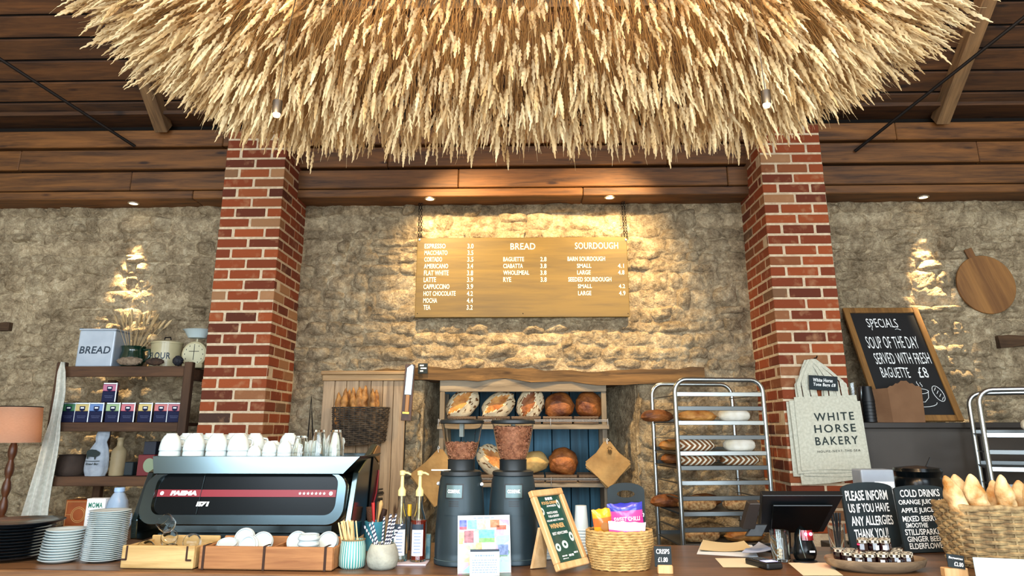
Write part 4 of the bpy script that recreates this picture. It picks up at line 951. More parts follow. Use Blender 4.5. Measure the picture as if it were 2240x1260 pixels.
def bars(rows, y, w, h, gap=.05):            # print too small to read: rows of short dashes
    mb = MB(); rs = random.Random(len(rows))
    for x0, x1, z0, z1 in rows:
        x = x0
        while x < x1 - .01:
            L = min(x1 - x, rs.uniform(.04, .12)); mb.add([(w * x, y, h * z0), (w * (x + L), y, h * z0), (w * (x + L), y, h * z1), (w * x, y, h * z1)], [(0, 1, 2, 3)]); x += L + gap * .5
    return mb
tag(bars([(.3, .72, .945, .962)], -.0002, w, h).build('small_print', MATS['print_blue'], o), kind='stuff')
B0, B1 = PZ(1028, 1259), PZ(1093, 1258); B0.y -= .012; B1.y -= .012
M_, w, h = basis(B0, B1, P(1030, 1207, B0.y + .012))
o = empty('menu_card', (0, 0, 0), 'small white printed card standing in front of the magazine', 'card'); o.matrix_world = M_
MB().box((w / 2, .002, h / 2), (w, .002, h)).build('card', mat('card_white', '#dbe9ee', .6), o)
MB().box((w / 2, .002, h + .004), (w * .98, .003, .009)).build('clip_bar', MATS['label_navy'], o)
tag(bars([(.18, .82, .80, .87)] + [(.08, .92, .62 - .10 * q, .665 - .10 * q) for q in range(6)], .0008, w, h, .04).build('small_print', MATS['print_blue'], o), kind='stuff')

# ---- framed award on an easel leg
B0, B1 = PZ(1222, 1259), PZ(1289, 1242); nrm = Vector(((B1 - B0).y, -(B1 - B0).x, 0)).normalized()
d = ray(1160, 1083); e1 = (B1 - B0).normalized(); t_ = (B0 - CAM).dot(e1) / d.dot(e1); T0 = CAM + d * t_
M_, w, h = basis(B0, B1, T0); M_ = T(-.004, 0, .014) @ M_
fr = empty('award_frame', (0, 0, 0), 'pale wooden frame with a green award certificate on the counter', 'picture frame'); fr.matrix_world = M_
M_pine = wood('pale_pine', '#b98a52', '#dcb584', 2, fine=40, rough=.5, rnd=.05, knots=False)
b_ = .026
for c, d_ in (((w / 2, 0, b_ / 2), (w, .022, b_)), ((w / 2, 0, h - b_ / 2), (w, .022, b_))): MB().box(c, d_).build('frame_rail', M_pine, fr, bevel=.003)
for x in (b_ / 2, w - b_ / 2): MB().box((x, 0, h / 2), (b_, .022, h - 2 * b_)).build('frame_stile', M_pine, fr, bevel=.003)
pt = MB().box((w / 2, .004, h / 2), (w - 2 * b_ + .004, .006, h - 2 * b_ + .004)).build('certificate', mat('award_green', '#16443c', .35, coat=.3), fr)
lm = MB(); x0, x1 = b_ + .010, w - b_ - .010
rows = [('AWARDS', .775, .80, .3, .75), ('WHITE HORSE', .685, .715, .2, .72), ('PUB & BAKERY', .64, .67, .22, .74), ('HOLME-NEXT-THE-SEA', .59, .615, .08, .88), ('BEST NEWCOMER', .42, .455, .12, .86)]
for s_, a, b2, u, v in rows: letter(lm, s_, x0 + (x1 - x0) * u, h * a, x0 + (x1 - x0) * v, h * b2, .0003)
lm.build('lettering', M_white, pt)
letter(MB(), 'WINNER', x0 + (x1 - x0) * .12, h * .50, x0 + (x1 - x0) * .82, h * .56, .0003, bold=.04).build('lettering_gold', mat('print_gold', '#c9a06a', .5), pt)
em_ = MB()
for u, v, ru, rv in ((.02, .73, .09, .05), (.16, .27, .12, .05), (.52, .29, .14, .05), (.95, .37, .10, .06), (.88, .80, .07, .06)):
    c = (x0 + (x1 - x0) * u, h * v); MB().add([(c[0] + ru * (x1 - x0) * math.cos(a * PI / 10), .0004, c[1] + rv * h * math.sin(a * PI / 10)) for a in range(20)], [tuple(range(20))]).build('emblem', mat('emblem_pale', '#b9cfc9', .6), pt)
    MB().add([(c[0] + .4 * ru * (x1 - x0) * math.cos(a * PI / 5), .0001, c[1] + .4 * rv * h * math.sin(a * PI / 5)) for a in range(10)], [tuple(range(10))]).build('emblem_mark', MATS['award_green'], pt)
tag(bars([(.35, .72, .865, .90), (.2, .46, .15, .165), (.2, .46, .12, .13), (.52, .76, .14, .165), (.80, 1.0, .165, .185)], .0003, x1 - x0, h).build('small_print', M_white, pt, loc=(x0, 0, 0)), kind='stuff')
letter(MB(), 'FOOD-DRINK', x0 + (x1 - x0) * .12, h * .81, x0 + (x1 - x0) * .88, h * .85, .0003, bold=.04).build('lettering_gold', mat('print_gold', '#c9a06a', .5), pt)
lg0 = Vector((w * .12, .012, h * .55)); Mi = M_.inverted(); f0 = Mi @ (PZ(1165, 1246) + Vector((0, 0, .004))); f1 = Mi @ (PZ(1195, 1243) + Vector((0, 0, .004)))
lgm = MB().add([lg0 - Vector((.02, 0, 0)), lg0 + Vector((.03, 0, 0)), f1, f0] + [q + Vector((0, .012, .004)) for q in (lg0 - Vector((.02, 0, 0)), lg0 + Vector((.03, 0, 0)), f1, f0)], [(0, 1, 2, 3), (7, 6, 5, 4), (0, 4, 5, 1), (1, 5, 6, 2), (2, 6, 7, 3), (3, 7, 4, 0)])
lgm.build('easel_leg', M_pine, fr)

# ---- stacks of paper cups
M_pcup = mat('paper_cup', '#cfdfe4', .6, rnd=.03)
pc = MB().lathe([(.0005, .0), (.026, 0), (.033, .10), (.0355, .1015), (.0355, .105), (.0335, .106), (.0325, .10), (.0256, .003), (.0005, .003)], 26, cap0=False, cap1=False).mesh('paper_cup', M_pcup, smooth=40)
for px, py, n, lab in ((1273, 1212, 9, 'behind the award frame'), (1196, 1222, 4, 'behind the easel leg')):
    p = PZ(px, py)
    for i in range(n): tag(inst('paper_cup', pc, None, T(p.x, p.y, 1.1075 + .0125 * i) @ RX(PI)), '%s white paper cup of the upturned stack %s' % ('lowest' if i == 0 else 'top' if i == n - 1 else 'a middle', lab), 'paper cup', 'paper cups ' + lab)

# ---- rope basket of crisps
def coil_basket(rx, ry, h, rows, m, flare=1.06):
    mb = MB(); N_ = 56
    for k in range(rows):
        t = k / (rows - 1); q = .90 + (flare - .90) * min(1, t * 1.6) if t < .6 else flare - (t - .6) * .05; z_ = .006 + (h - .012) * t
        pts = [((rx * q) * math.cos(2 * PI * i / N_), (ry * q) * math.sin(2 * PI * i / N_), z_ + .0015 * math.sin(i * 2.1 + k)) for i in range(N_)]
        mb.tube(pts, [h / rows * .62 * (1 + .16 * math.sin(i * PI + k)) for i in range(N_)], 6, closed=True)
    mb.lathe([(.0005, .006), (rx * .9, .006)], 40, sy=ry / rx, cap0=False, cap1=False); return mb
p, s = at(1363, 1252); rx = 70 / s; ry = rx * .72
cb = empty('crisp_basket', (p.x, p.y + ry, 1.0), 'oval straw rope basket filled with bags of crisps', 'basket')
M_rope = mat('straw_rope', '#a9854c', .85, col2='#c7a468', scale=40, bump=.5, bscale=160)
coil_basket(rx, ry, .150, 15, M_rope).build('coiled_wall', M_rope, cb, smooth=60)
def crisp_bag(px, py, dy, w, h, rz, ry_, cols, label, txt):
    """sealed pillow bag; cols are colour bands from the bottom up"""
    mb = MB(); nb = len(cols); nu, nv = 10, 3 * nb
    def side(sg):
        def fn(u, v):
            a, c = 2 * u - 1, 2 * v - 1; bulge = (1 - abs(a) ** 3) * (1 - abs(c) ** 4) * .022
            return (a * w / 2 * (1 - .05 * (1 - c * c)), sg * (bulge + .003 * math.sin(9 * u + 7 * v)), v * h + .002 * math.sin(20 * u) * abs(c) ** 6)
        return fn
    for sg in (-1, 1):
        b = len(mb.f); mb.grid(side(sg), nu, nv); 
        for j in range(nv):
            for i in range(nu): mb.m[b + j * nu + i] = min(nb - 1, j // 3)
    p = P(px, py, cb.location.y + dy)
    o = empty('crisp_bag', p, label, 'crisp bag', 'bags of crisps in the basket', rot=(0, ry_, rz))
    mb.build('pouch', [mat('bag_' + c, c, .28, coat=.3) for c in cols], o, smooth=80)
    if txt: letter(MB(), txt, -w * .36, h * .42, w * .36, h * .56, -.0265).build('lettering', M_white, o)
    else: MB().add([(w * .22 * math.cos(a * PI / 8), -.0265, h * .5 + h * .13 * math.sin(a * PI / 8)) for a in range(16)], [tuple(range(16))]).build('printed_oval', mat('oval_' + cols[0], tuple(c * .45 for c in srgb(cols[0])), .4), o)
    return o
crisp_bag(1372, 1166, .018, .150, .118, .05, -.06, ('#2b2c8c', '#c02f86', '#c8418e', '#3034a0'), 'large purple and pink crisp bag standing highest in the basket', 'SWEET CHILLI')
crisp_bag(1372, 1196, -.022, .155, .095, -.02, .03, ('#b93a8a', '#c95aa0', '#e8e2f0'), 'pink and white crisp bag lying across the middle of the basket', 'SWEET CHILLI')
crisp_bag(1325, 1188, .01, .085, .135, .2, -.12, ('#d8891f', '#e09a25', '#d86a2a', '#e3a01e'), 'orange crisp bag leaning at the end of the basket', None)
crisp_bag(1368, 1210, -.055, .125, .075, .0, .03, ('#a9c6da', '#bdd6e4', '#a9c6da'), 'pale blue crisp bag at the front of the basket', None)
crisp_bag(1407, 1200, .0, .055, .062, -.1, .05, ('#b0388a', '#d8d8e6'), 'small pink and white crisp bag by the price sign', None)
crisp_bag(1303, 1196, .0, .045, .05, .1, -.1, ('#cfdbe4', '#b7cbd8'), 'small silver crisp bag at the rim beside the paper cups', None)
crisp_bag(1334, 1205, -.045, .055, .05, .1, .1, ('#e6c23a', '#d8d4c8'), 'little yellow and white crisp bag at the front rim', None)
# black handled paddle board with chalk writing behind the bags
p0, p1 = P(1331, 1150, cb.location.y + .048), P(1413, 1150, cb.location.y + .048); w = p1.x - p0.x; zb = 1.10; zt_ = P(1372, 1056, cb.location.y + .052).z
pb = empty('chalk_paddle', ((p0.x + p1.x) / 2, cb.location.y + .052, zb), 'black chalk paddle with a handle hole standing behind the crisps', 'chalkboard')
H = zt_ - zb; ol = [(-w / 2, 0), (w / 2, 0), (w / 2, H * .86)] + [(w / 2 * math.cos(a * PI / 14), H * .86 + H * .14 * math.sin(a * PI / 14)) for a in range(1, 14)] + [(-w / 2, H * .86)]
hz = H * .80; hl = [(w * .24 * math.cos(a * PI / 12) * (1.0), hz + H * .065 * math.sin(a * PI / 12)) for a in range(24)]
def holed(ol, hl, y0, y1):
    bm = bmesh.new(); out = []
    for pts in (ol, hl):
        vv = [bm.verts.new((x, y0, z_)) for x, z_ in pts]; out += [bm.edges.new((vv[i], vv[(i + 1) % len(vv)])) for i in range(len(vv))]
    r_ = bmesh.ops.triangle_fill(bm, use_beauty=True, use_dissolve=False, edges=out)
    ret = bmesh.ops.extrude_face_region(bm, geom=bm.faces[:]); bmesh.ops.translate(bm, vec=(0, y1 - y0, 0), verts=[g for g in ret['geom'] if isinstance(g, bmesh.types.BMVert)])
    bmesh.ops.recalc_face_normals(bm, faces=bm.faces[:]); me = bpy.data.meshes.new('board'); bm.to_mesh(me); bm.free(); return me
me = holed(ol, hl, 0, .010); me.materials.append(M_slate); inst('board', me, pb)
letter(MB(), 'ch', w * .30, H * .40, w * .47, H * .50, -.0006, shear=.2).build('chalk_lettering', M_chalk, pb); letter(MB(), 'R', -w * .34, H * .52, -w * .26, H * .58, -.0006).build('chalk_lettering', M_chalk, pb)
# ---- little price sign in a wooden block
p, s = at(1455, 1256)
o = empty('price_sign', (p.x, p.y, 1.0), 'tiny chalk sign reading crisps in a pale wooden block', 'sign', rz=-.06)
MB().box((.002, .012, .016), (33 / s, .03, .032)).build('block', M_pine, o, bevel=.003)
sg = MB().box((-.004, .012, .062), (37 / s, .004, .075)).build('slate', M_slate, o)
lm = MB(); letter(lm, 'CRISPS', -.030, .072, .022, .090, .0092); letter(lm, '£1.80', -.024, .042, .014, .060, .0092); lm.build('chalk_lettering', M_chalk, sg)
# ================================================================== counter, right-hand end
# ---- papers, card reader
def sheet(corners, label, m, lift, nm='paper_sheet', curl=None):
    q = [PZ(x, y, 1.0 + lift) for x, y in corners]; mb = MB()
    def fn(u, v):
        p = q[0].lerp(q[1], u).lerp(q[3].lerp(q[2], u), v)
        return p + Vector((0, 0, (curl or 0) * (max(0, u - .5) ** 2 * 2 + max(0, .5 - u) ** 2) + .0003))
    mb.grid(fn, 6, 4); n = len(mb.v); mb.add([Vector(v) - Vector((0, 0, .0012)) for v in mb.v[:n]], [tuple(reversed(f)) for f in mb.f])
    return tag(mb.build(nm, m, smooth=60), label, 'paper', 'papers on the counter')
M_manila = mat('manila_paper', '#d6c396', .85)
sheet([(1526, 1194), (1600, 1213), (1660, 1222), (1545, 1212)][:0] or [(1524, 1212), (1660, 1220), (1645, 1192), (1535, 1186)], 'loose white order sheets under the yellow envelope', M_paper, .002)
sheet([(1530, 1206), (1645, 1207), (1628, 1190), (1538, 1184)], 'yellowish envelope on the pile of order sheets', M_manila, .005, curl=.03)
sheet([(1622, 1211), (1692, 1206), (1660, 1190), (1632, 1202)], 'pale blue folded slip on the end of the paper pile', mat('blue_slip', '#a9b4cc', .8), .022, curl=.02)
sheet([(1582, 1241), (1661, 1241), (1640, 1221), (1564, 1221)], 'plain cream note lying in front of the paper pile', M_cream, .002)
sheet([(1757, 1259), (1845, 1259), (1806, 1231), (1724, 1231)], 'cream sheet lying in front of the black scanner', M_cream, .002)
p = PZ(1697, 1247)
cr = empty('card_reader', (p.x, p.y, 1.0), 'black card payment reader with a lit violet screen', 'card reader', rz=.35)
MB().box((0, .075, .014), (.078, .15, .026)).build('housing', M_blackmat, cr, bevel=.008, segs=3)
MB().add([(-.030, .018, .0276), (.030, .018, .0276), (.030, .062, .0276), (-.030, .062, .0276)], [(0, 1, 2, 3)]).build('screen', mat('reader_screen', (.50, .48, .95), .3, emit=1.1), cr)
km = MB().box((0, 0, 0), (.016, .009, .003)).mesh('key', mat('key_grey', '#3a4044', .5), bevel=.001)
for i in range(3):
    for j in range(4): inst('key', km, cr, T(-.02 + .02 * i, .078 + .014 * j, .028))
# ---- till screen seen from behind, with its side printer
yt, yb = 3.42, 3.60
TL, TR, BR, BL = P(1668, 1084, yt), P(1846, 1084, yt), P(1802, 1164, yb), P(1662, 1166, yb)
e = Vector((.0, .030, .018))
mon = empty('till_screen', ((BL.x + BR.x) / 2, yb + .13, 1.0), 'black tilted touch screen till seen from behind', 'till')
Mi = T(*mon.location).inverted()
def slab(pts, e, nm_, m, par, bev=.003):
    vs = [Mi @ q for q in pts] + [Mi @ (q + e) for q in pts]; mb = MB().add(vs, [(0, 1, 2, 3), (7, 6, 5, 4), (1, 0, 4, 5), (2, 1, 5, 6), (3, 2, 6, 7), (0, 3, 7, 4)]); return mb.build(nm_, m, par, bevel=bev)
hs_ = slab([BL, BR, TR, TL], e, 'screen_housing', M_blackmat, mon)
cn = (BL + BR + TR + TL) / 4; out = Vector((0, -.012, -.008))
slab([cn + (q - cn) * .74 + out + Vector((0, 0, -.012)) for q in (BL, BR, TR, TL)], -out * .95, 'rear_cover', M_blackgloss, mon)
MB().tube([(0, yy_, zz_) for yy_, zz_ in ((-.10, .19), (-.04, .12), (-.02, .012))], .026, 12).build('stand', M_blackmat, mon, smooth=60)
MB().lathe([(.10, 0), (.10, .008), (.03, .016)], 24, c=(0, -.02, 0), sy=.8).build('base', M_blackmat, mon, smooth=40)
a, b2, c, d = P(1640, 1102, 3.42), P(1664, 1102, 3.42), P(1652, 1158, 3.50), P(1624, 1158, 3.50)
slab([d, c, b2, a], Vector((0, .05, .01)), 'customer_display', mat('grey_plastic', '#2a2624', .5), mon)
slab([d + Vector((.012, .004, -.03)), c + Vector((.03, .004, -.03)), c + Vector((.06, .006, .02)), d + Vector((.05, .006, .02))], Vector((0, .02, 0)), 'display_arm', M_blackmat, mon)
# ---- glass with a candle-like filling, scanner with red lights
p, s = at(1716, 1231); jr = 20 / s
o = empty('glass_jar', (p.x, p.y + jr, 1.0), 'tall clear glass holding a few pale pebbles', 'glass')
MB().lathe([(jr * .9, 0), (jr, .004), (jr * 1.02, .125), (jr * .97, .125), (jr * .94, .012), (.0005, .010)], 28, cap1=False).build('glass_wall', M_glass, o, smooth=50)
M_peb = mat('pebble', '#c9b48a', .6, rnd=.2); rs = random.Random(4)
pbm = MB().grid(lambda u, v: (.009 * math.sin(PI * v) * math.cos(2 * PI * u), .008 * math.sin(PI * v) * math.sin(2 * PI * u), .007 * math.cos(PI * v)), 8, 6, wrap=True).mesh('pebble', M_peb, smooth=80)
for i in range(9): tag(inst('pebble', pbm, None, T(o.location.x + .014 * math.cos(i * 2.1) * (i % 3) / 1.6, o.location.y + .014 * math.sin(i * 2.1) * (i % 3) / 1.6, 1.021 + .013 * (i // 3)) @ RZ(i)), 'small pale pebble inside the tall clear glass', 'pebble', 'pebbles in the glass')
p, s = at(1769, 1233); k = 1 / s
o = empty('barcode_scanner', (p.x, p.y + .04, 1.0), 'black hands-free scanner with glowing red lights', 'scanner', rz=.12)
def scn(u, v):
    a = 2 * PI * u; w_ = [.034, .046, .051, .050, .045, .040, .038, .034, .022, .001]; t = v * 9; i = min(8, int(t)); w = w_[i] + (w_[i + 1] - w_[i]) * (t - i)
    z_ = .002 + .142 * v; return (w * math.cos(a), w * .72 * math.sin(a) - .012 * math.sin(v * 3) + .015 * v, z_)
MB().grid(scn, 24, 18, wrap=True).build('housing', M_blackgloss, o, smooth=70)
MB().tube([(-.030, -.040, .135), (-.037, -.047, .10), (-.034, -.052, .06), (-.022, -.054, .025)], [.003, .004, .004, .003], 8).build('chrome_strip', M_steel, o, smooth=60)
wd = MB().grid(lambda u, v: ((u - .5) * .052, -.038 - .012 * math.cos((u - .5) * 2.5) + .006 * v, .092 + .040 * v), 8, 4).build('scan_window', mat('scan_red_glass', '#4a0410', .1, emit=.5), o, smooth=60)
for x in (-.012, .010): MB().lathe([(.0005, -.004), (.006, -.002), (.007, .002)], 12, c=(0, 0, 0), M=T(x, -.052, .118) @ RX(PI / 2), cap0=False, cap1=False).build('red_light', mat('red_led', (1, .05, .12), .3, emit=26), wd)
MB().add([(-.004, -.0575, .046), (.020, -.0575, .046), (.020, -.0575, .053), (-.004, -.0575, .053)], [(0, 1, 2, 3)]).build('badge', M_white, o)
MB().lathe([(.050, 0), (.050, .006), (.03, .010)], 24, c=(0, 0, 0), sy=.9).build('base', M_blackmat, o, smooth=40)
light('scanner_glow', 'POINT', (o.location.x, o.location.y - .075, 1.118), .12, (1, .05, .12), shadow_soft_size=.01)
# ---- glass of pens
p, s = at(1841, 1205); jr = 18 / s
o = empty('pen_glass', (p.x, p.y + jr, 1.0), 'clear glass tumbler holding black pens beside the allergy board', 'glass')
MB().lathe([(jr * .85, 0), (jr * .9, .004), (jr * 1.05, .115), (jr * 1.0, .115), (jr * .84, .012), (.0005, .010)], 24, cap1=False).build('glass_wall', M_glass, o, smooth=50)
pm_ = MB().tube([(0, 0, 0), (0, 0, .11), (0, 0, .112), (0, 0, .15)], [.0045, .0045, .0055, .0055], 8).mesh('pen', M_blackmat, smooth=50)
for i, (x, y, a) in enumerate(((-.006, 0, -.05), (.004, .004, .06), (.009, -.003, .10), (0, -.008, -.02))):
    tag(inst('pen', pm_, None, T(o.location.x + x, o.location.y + y, 1.013) @ RY(a)), 'black felt pen in the glass, %s of four' % ords[i], 'pen', 'pens in the glass')

# ---- arched chalk boards
def arch_board(name, bl, br, tl, cat, label, y_lean, rows, arch=.10):
    B0, B1 = PZ(*bl), PZ(*br); M_, w, h = basis(B0, B1, P(tl[0], tl[1], B0.y + y_lean)); M_ = T(0, 0, .004) @ M_
    o = empty(name, (0, 0, 0), label, cat, 'arched chalk boards on the counter'); o.matrix_world = M_
    pts = [(0, 0), (w, 0), (w, h)] + [(w * (.5 + .5 * math.cos(a * PI / 12)), h + h * arch * math.sin(a * PI / 12)) for a in range(1, 12)] + [(0, h)]
    MB().prism(pts, 0, .012).build('board', M_slate, o)
    MB().box((w / 2, .06, .022), (w * .5, .10, .014)).build('foot', M_slate, o)
    for s_, x0, x1, z0, z1 in rows: letter(MB(), s_, w * x0, h * z0, w * x1, h * z1, -.0008, bold=.018, spacing=1.0, wob=.03).build('chalk_lettering', M_chalk, o)
    return o
arch_board('allergy_board', (1864, 1205), (1976, 1198), (1848, 1072), 'chalkboard', 'arched chalk board asking customers to tell staff about allergies', .03,
    [('PLEASE INFORM', .05, .88, .80, .97), ('US IF YOU HAVE', .07, .87, .60, .75), ('ANY ALLERGIES', .08, .90, .38, .54), ('THANK YOU!', .10, .76, .16, .33)], .11)
arch_board('drinks_board', (1982, 1212), (2090, 1208), (1967, 1072), 'chalkboard', 'arched chalk board listing cold drinks beside the baguette basket', .03,
    [('COLD DRINKS', .10, .92, .87, .99), ('ORANGE JUICE  £4', .04, .95, .73, .83), ('APPLE JUICE  £4', .06, .93, .60, .70), ('MIXED BERRY  £4', .06, .95, .48, .57), ('SMOOTHIE', .10, .55, .385, .46), ('STILL/SPARKLING', .06, .98, .27, .365), ('GINGER BEER £4', .08, .95, .165, .25), ('ELDERFLOWER £4', .10, .98, .055, .145)], .06)
# ---- wooden tray of little jam jars
p, s = at(1942, 1256); rx = 112 / s; ry = rx * .62
tr = empty('jar_tray', (p.x, p.y + ry * .8, 1.0), 'round rough wooden tray piled with little jam jars', 'tray')
M_bark = wood('tray_wood', '#4a3a28', '#8a7357', 0, fine=30, rough=.8, rnd=0, knots=False, bump=.6)
MB().lathe([(rx * .72, .0), (rx * .95, .018), (rx * 1.0, .040), (rx * .985, .046), (rx * .93, .040), (rx * .80, .026), (.0005, .024)], 40, sy=ry / rx, cap1=False).build('dish', M_bark, tr, smooth=60)
def gingham():
    m = bpy.data.materials.new('gingham_lid'); m.use_nodes = True; nt = m.node_tree; N = nt.nodes; L = nt.links; b = N['Principled BSDF']; b.inputs['Roughness'].default_value = .35; b.inputs['Metallic'].default_value = .3
    tc = N.new('ShaderNodeTexCoord'); ck_ = N.new('ShaderNodeTexChecker'); ck_.inputs['Scale'].default_value = 95; ck_.inputs[1].default_value = (*srgb('#efe6cf'), 1); ck_.inputs[2].default_value = (*srgb('#3a3226'), 1)
    L.new(tc.outputs['Object'], ck_.inputs[0]); L.new(ck_.outputs[0], b.inputs['Base Color']); return m
M_ging = gingham(); M_jam = mat('jam_dark', '#1c0508', .08, coat=.6, rnd=.4)
jm = MB().lathe([(.019, 0), (.0215, .003), (.0215, .026), (.019, .031), (.019, .033)], 8).mesh('jar_body', M_jam, smooth=30)
jl = MB().lathe([(.0205, .031), (.0208, .042), (.0195, .0435), (.0005, .0437)], 20, cap1=False).mesh('lid', M_ging, smooth=40)
jw = MB().grid(lambda u, v: (.0219 * math.sin((u - .5) * .75), -.0219 * math.cos((u - .5) * .75), .006 + .017 * v), 4, 1).mesh('paper_label', M_paper, smooth=60)
rs = random.Random(9); nj = 0
spots = []
for r_ in range(4):
    for c_ in range(5 + (r_ % 2)):
        x = (c_ - (4 + r_ % 2) / 2) * .048; y = (r_ - 1.6) * .042
        if (x / (rx * .84)) ** 2 + (y / (ry * .84)) ** 2 < 1: spots.append((x, y, .0265))
for i in range(6): spots.append((-.045 + .0445 * (i % 3) + (.022 if i > 2 else 0), -.004 + .041 * (i // 3), .0265 + .0440))
for i, (x, y, z_) in enumerate(spots):
    o = inst('jam_jar', jm, None, T(tr.location.x + x, tr.location.y + y, 1 + z_) @ RZ(rs.uniform(-.5, .5)))
    tag(o, 'little dark jam jar with a checked lid, %s' % ('in the top layer of the pile' if z_ > .05 else 'standing in the bottom layer on the tray'), 'jam jar', 'jam jars on the tray')
    inst('lid', jl, o)
    if i % 3 != 1: inst('paper_label', jw, o)
# ---- willow basket of baguettes
M_willow = mat('willow', '#6f5a3c', .8, col2='#b39a6c', scale=25, bump=.3, bscale=120)
def wicker(per, h, rows, n_st, r, zfun, m, parent, amp=.005, par_name='weave'):
    """per(t, k) -> point (x, y) round the rim, t in 0..1, k 0 bottom..1 top; rods woven in and out of upright stakes"""
    wv = MB(); N_ = n_st * 4
    for k in range(rows):
        q = k / (rows - 1); pts = []
        for i in range(N_):
            t = i / N_; x, y = per(t, q); x2, y2 = per((t + .002) % 1, q); tx, ty = x2 - x, y2 - y; l_ = math.hypot(tx, ty) or 1; nx, ny = ty / l_, -tx / l_
            w = math.sin(PI * (i / 4 * 1.0 + k)) if True else 0; w = math.cos(PI * i / 4 + PI * k)
            pts.append((x + nx * amp * w, y + ny * amp * w, zfun(q, t)))
        wv.tube(pts, r, 5, closed=True)
    tag(wv.build(par_name, m, parent, smooth=60), kind='stuff')
    for j in range(n_st):
        t = j / n_st; a = per(t, 0); b_ = per(t, .5); c_ = per(t, 1); MB().tube([(a[0], a[1], zfun(0, t)), (b_[0], b_[1], zfun(.5, t)), (c_[0], c_[1], zfun(1, t) + .006)], r * .8, 5).build('stake', m, parent, smooth=60)
def rr_per(hw0, hd0, grow, rad=.35):
    def per(t, k):
        a = 2 * PI * t; p = 4; cx, sy = math.cos(a), math.sin(a); d_ = (abs(cx) ** p + abs(sy) ** p) ** (-1 / p); g = 1 + grow * k; return (hw0 * g * cx * d_, hd0 * g * sy * d_)
    return per
yB = 3.22; a = P(2082, 1238, yB); zt_ = P(2080, 1112, yB).z; x1 = P(2055, 1112, yB).x
hwid = .30; bkx = P(2055, 1112, yB).x + hwid * 1.06 + .085
bk = empty('baguette_basket', (bkx, yB + .15, 1.0), 'grey brown willow basket holding upright baguettes', 'basket')
hB = zt_ - 1.0
wicker(rr_per(hwid * .95, .14, .10), hB, 17, 26, .0075, lambda q, t: .008 + (hB - .016) * q, M_willow, bk, .006)
MB().lathe([(.0005, .010), (hwid * .92, .010)], 24, sy=.45, cap0=False, cap1=False).build('basket_base', M_willow, bk)
rimp = [(*rr_per(hwid * .95, .14, .10)(i / 40, 1), hB + .004 * math.sin(i * 2.4)) for i in range(40)]
MB().tube(rimp, .011, 7, closed=True).build('rim', M_willow, bk, smooth=60)
M_crust = mat('baguette_crust', '#b07c3c', .6, col2='#ecd09c', scale=16, detail=6, bump=.4, bscale=70, rnd=.08)
def baguette(Lb, R, seed):
    rs = random.Random(seed)
    def fn(u, v):
        a = 2 * PI * u; t = v; e_ = min(1, (1 - t) * 4.6, .25 + t * 6) ; w = R * max(.015, e_) ** .55 * (1 + .05 * math.sin(t * 22 + a)); cut = 0
        for q in (.22, .42, .62, .82):
            dd = (t - q - .10 * math.cos(a + 1.2)) / .035
            if math.sin(a) < .15: cut += math.exp(-dd * dd) * .16
        w *= 1 - cut; return (w * math.cos(a) + .012 * math.sin(t * 3 + seed), w * math.sin(a) * .85, Lb * t)
    return MB().grid(fn, 18, 40, wrap=True).mesh('baguette', M_crust, smooth=80)
BG = [baguette(.36, .044, i) for i in range(4)]
spots = [(2066, 1040, -.05, -.06), (2092, 1037, .10, .05), (2128, 1036, .12, -.05), (2170, 1050, -.05, .05), (2188, 1038, .10, -.05), (2222, 1050, .10, .05), (2246, 1035, .05, -.05), (2262, 1045, .1, .05)]
for i, (px, py, lean, dy) in enumerate(spots):
    tip = P(px, py, bk.location.y + dy); root = Vector((max(bkx - .225, min(bkx + .225, tip.x + lean * .30)), max(bk.location.y - .075, min(bk.location.y + .075, tip.y)), 1.024))
    d_ = tip - root; tag(inst('baguette', BG[i % 4], None, T(*root) @ d_.to_track_quat('Z', 'Y').to_matrix().to_4x4() @ RZ(i * .7) @ SCL(1, 1, d_.length / .36)), 'pale crusty baguette upright in the willow basket, %s from the drinks board' % (ords + ('ninth',))[i], 'baguette', 'baguettes in the willow basket')
# price tag and white card clipped to the basket
def slip(corners, y, label, m, th, nm_, cat):
    q = [P(x_, y_, y + dy) for (x_, y_), dy in corners]; o = empty(nm_, q[0], label, cat); Mi = T(*q[0]).inverted()
    MB().add([Mi @ v for v in q] + [Mi @ v + Vector((0, th, 0)) for v in q], [(0, 1, 2, 3), (7, 6, 5, 4), (1, 0, 4, 5), (2, 1, 5, 6), (3, 2, 6, 7), (0, 3, 7, 4)]).build('card', m, o); return o, q
o, q = slip([((2075, 1240), 0), ((2112, 1246), 0), ((2108, 1216), .01), ((2070, 1211), .01)], 3.10, 'small black price tag reading baguettes at the foot of the basket', M_slate, .004, 'price_tag', 'sign')
M_, w, h = basis(q[0], q[1], q[3]); Ml = T(*q[0]).inverted() @ M_
lm = MB(); letter(lm, 'Baguettes', w * .05, h * .62, w * .9, h * .85, -.001, M=Ml, shear=.2); letter(lm, '£2.80', w * .35, h * .15, w * .9, h * .48, -.001, M=Ml); lm.build('chalk_lettering', M_chalk, o)
MB().box((.03, .02, -.03), (.09, .035, .05)).build('block', M_pine, o, bevel=.003)
slip([((2138, 1275), 0), ((2290, 1275), 0), ((2290, 1226), .01), ((2128, 1219), .01)], 3.02, 'blank pale blue card standing before the willow basket', mat('card_blue', '#b5cbd6', .7), .003, 'blank_card', 'card')
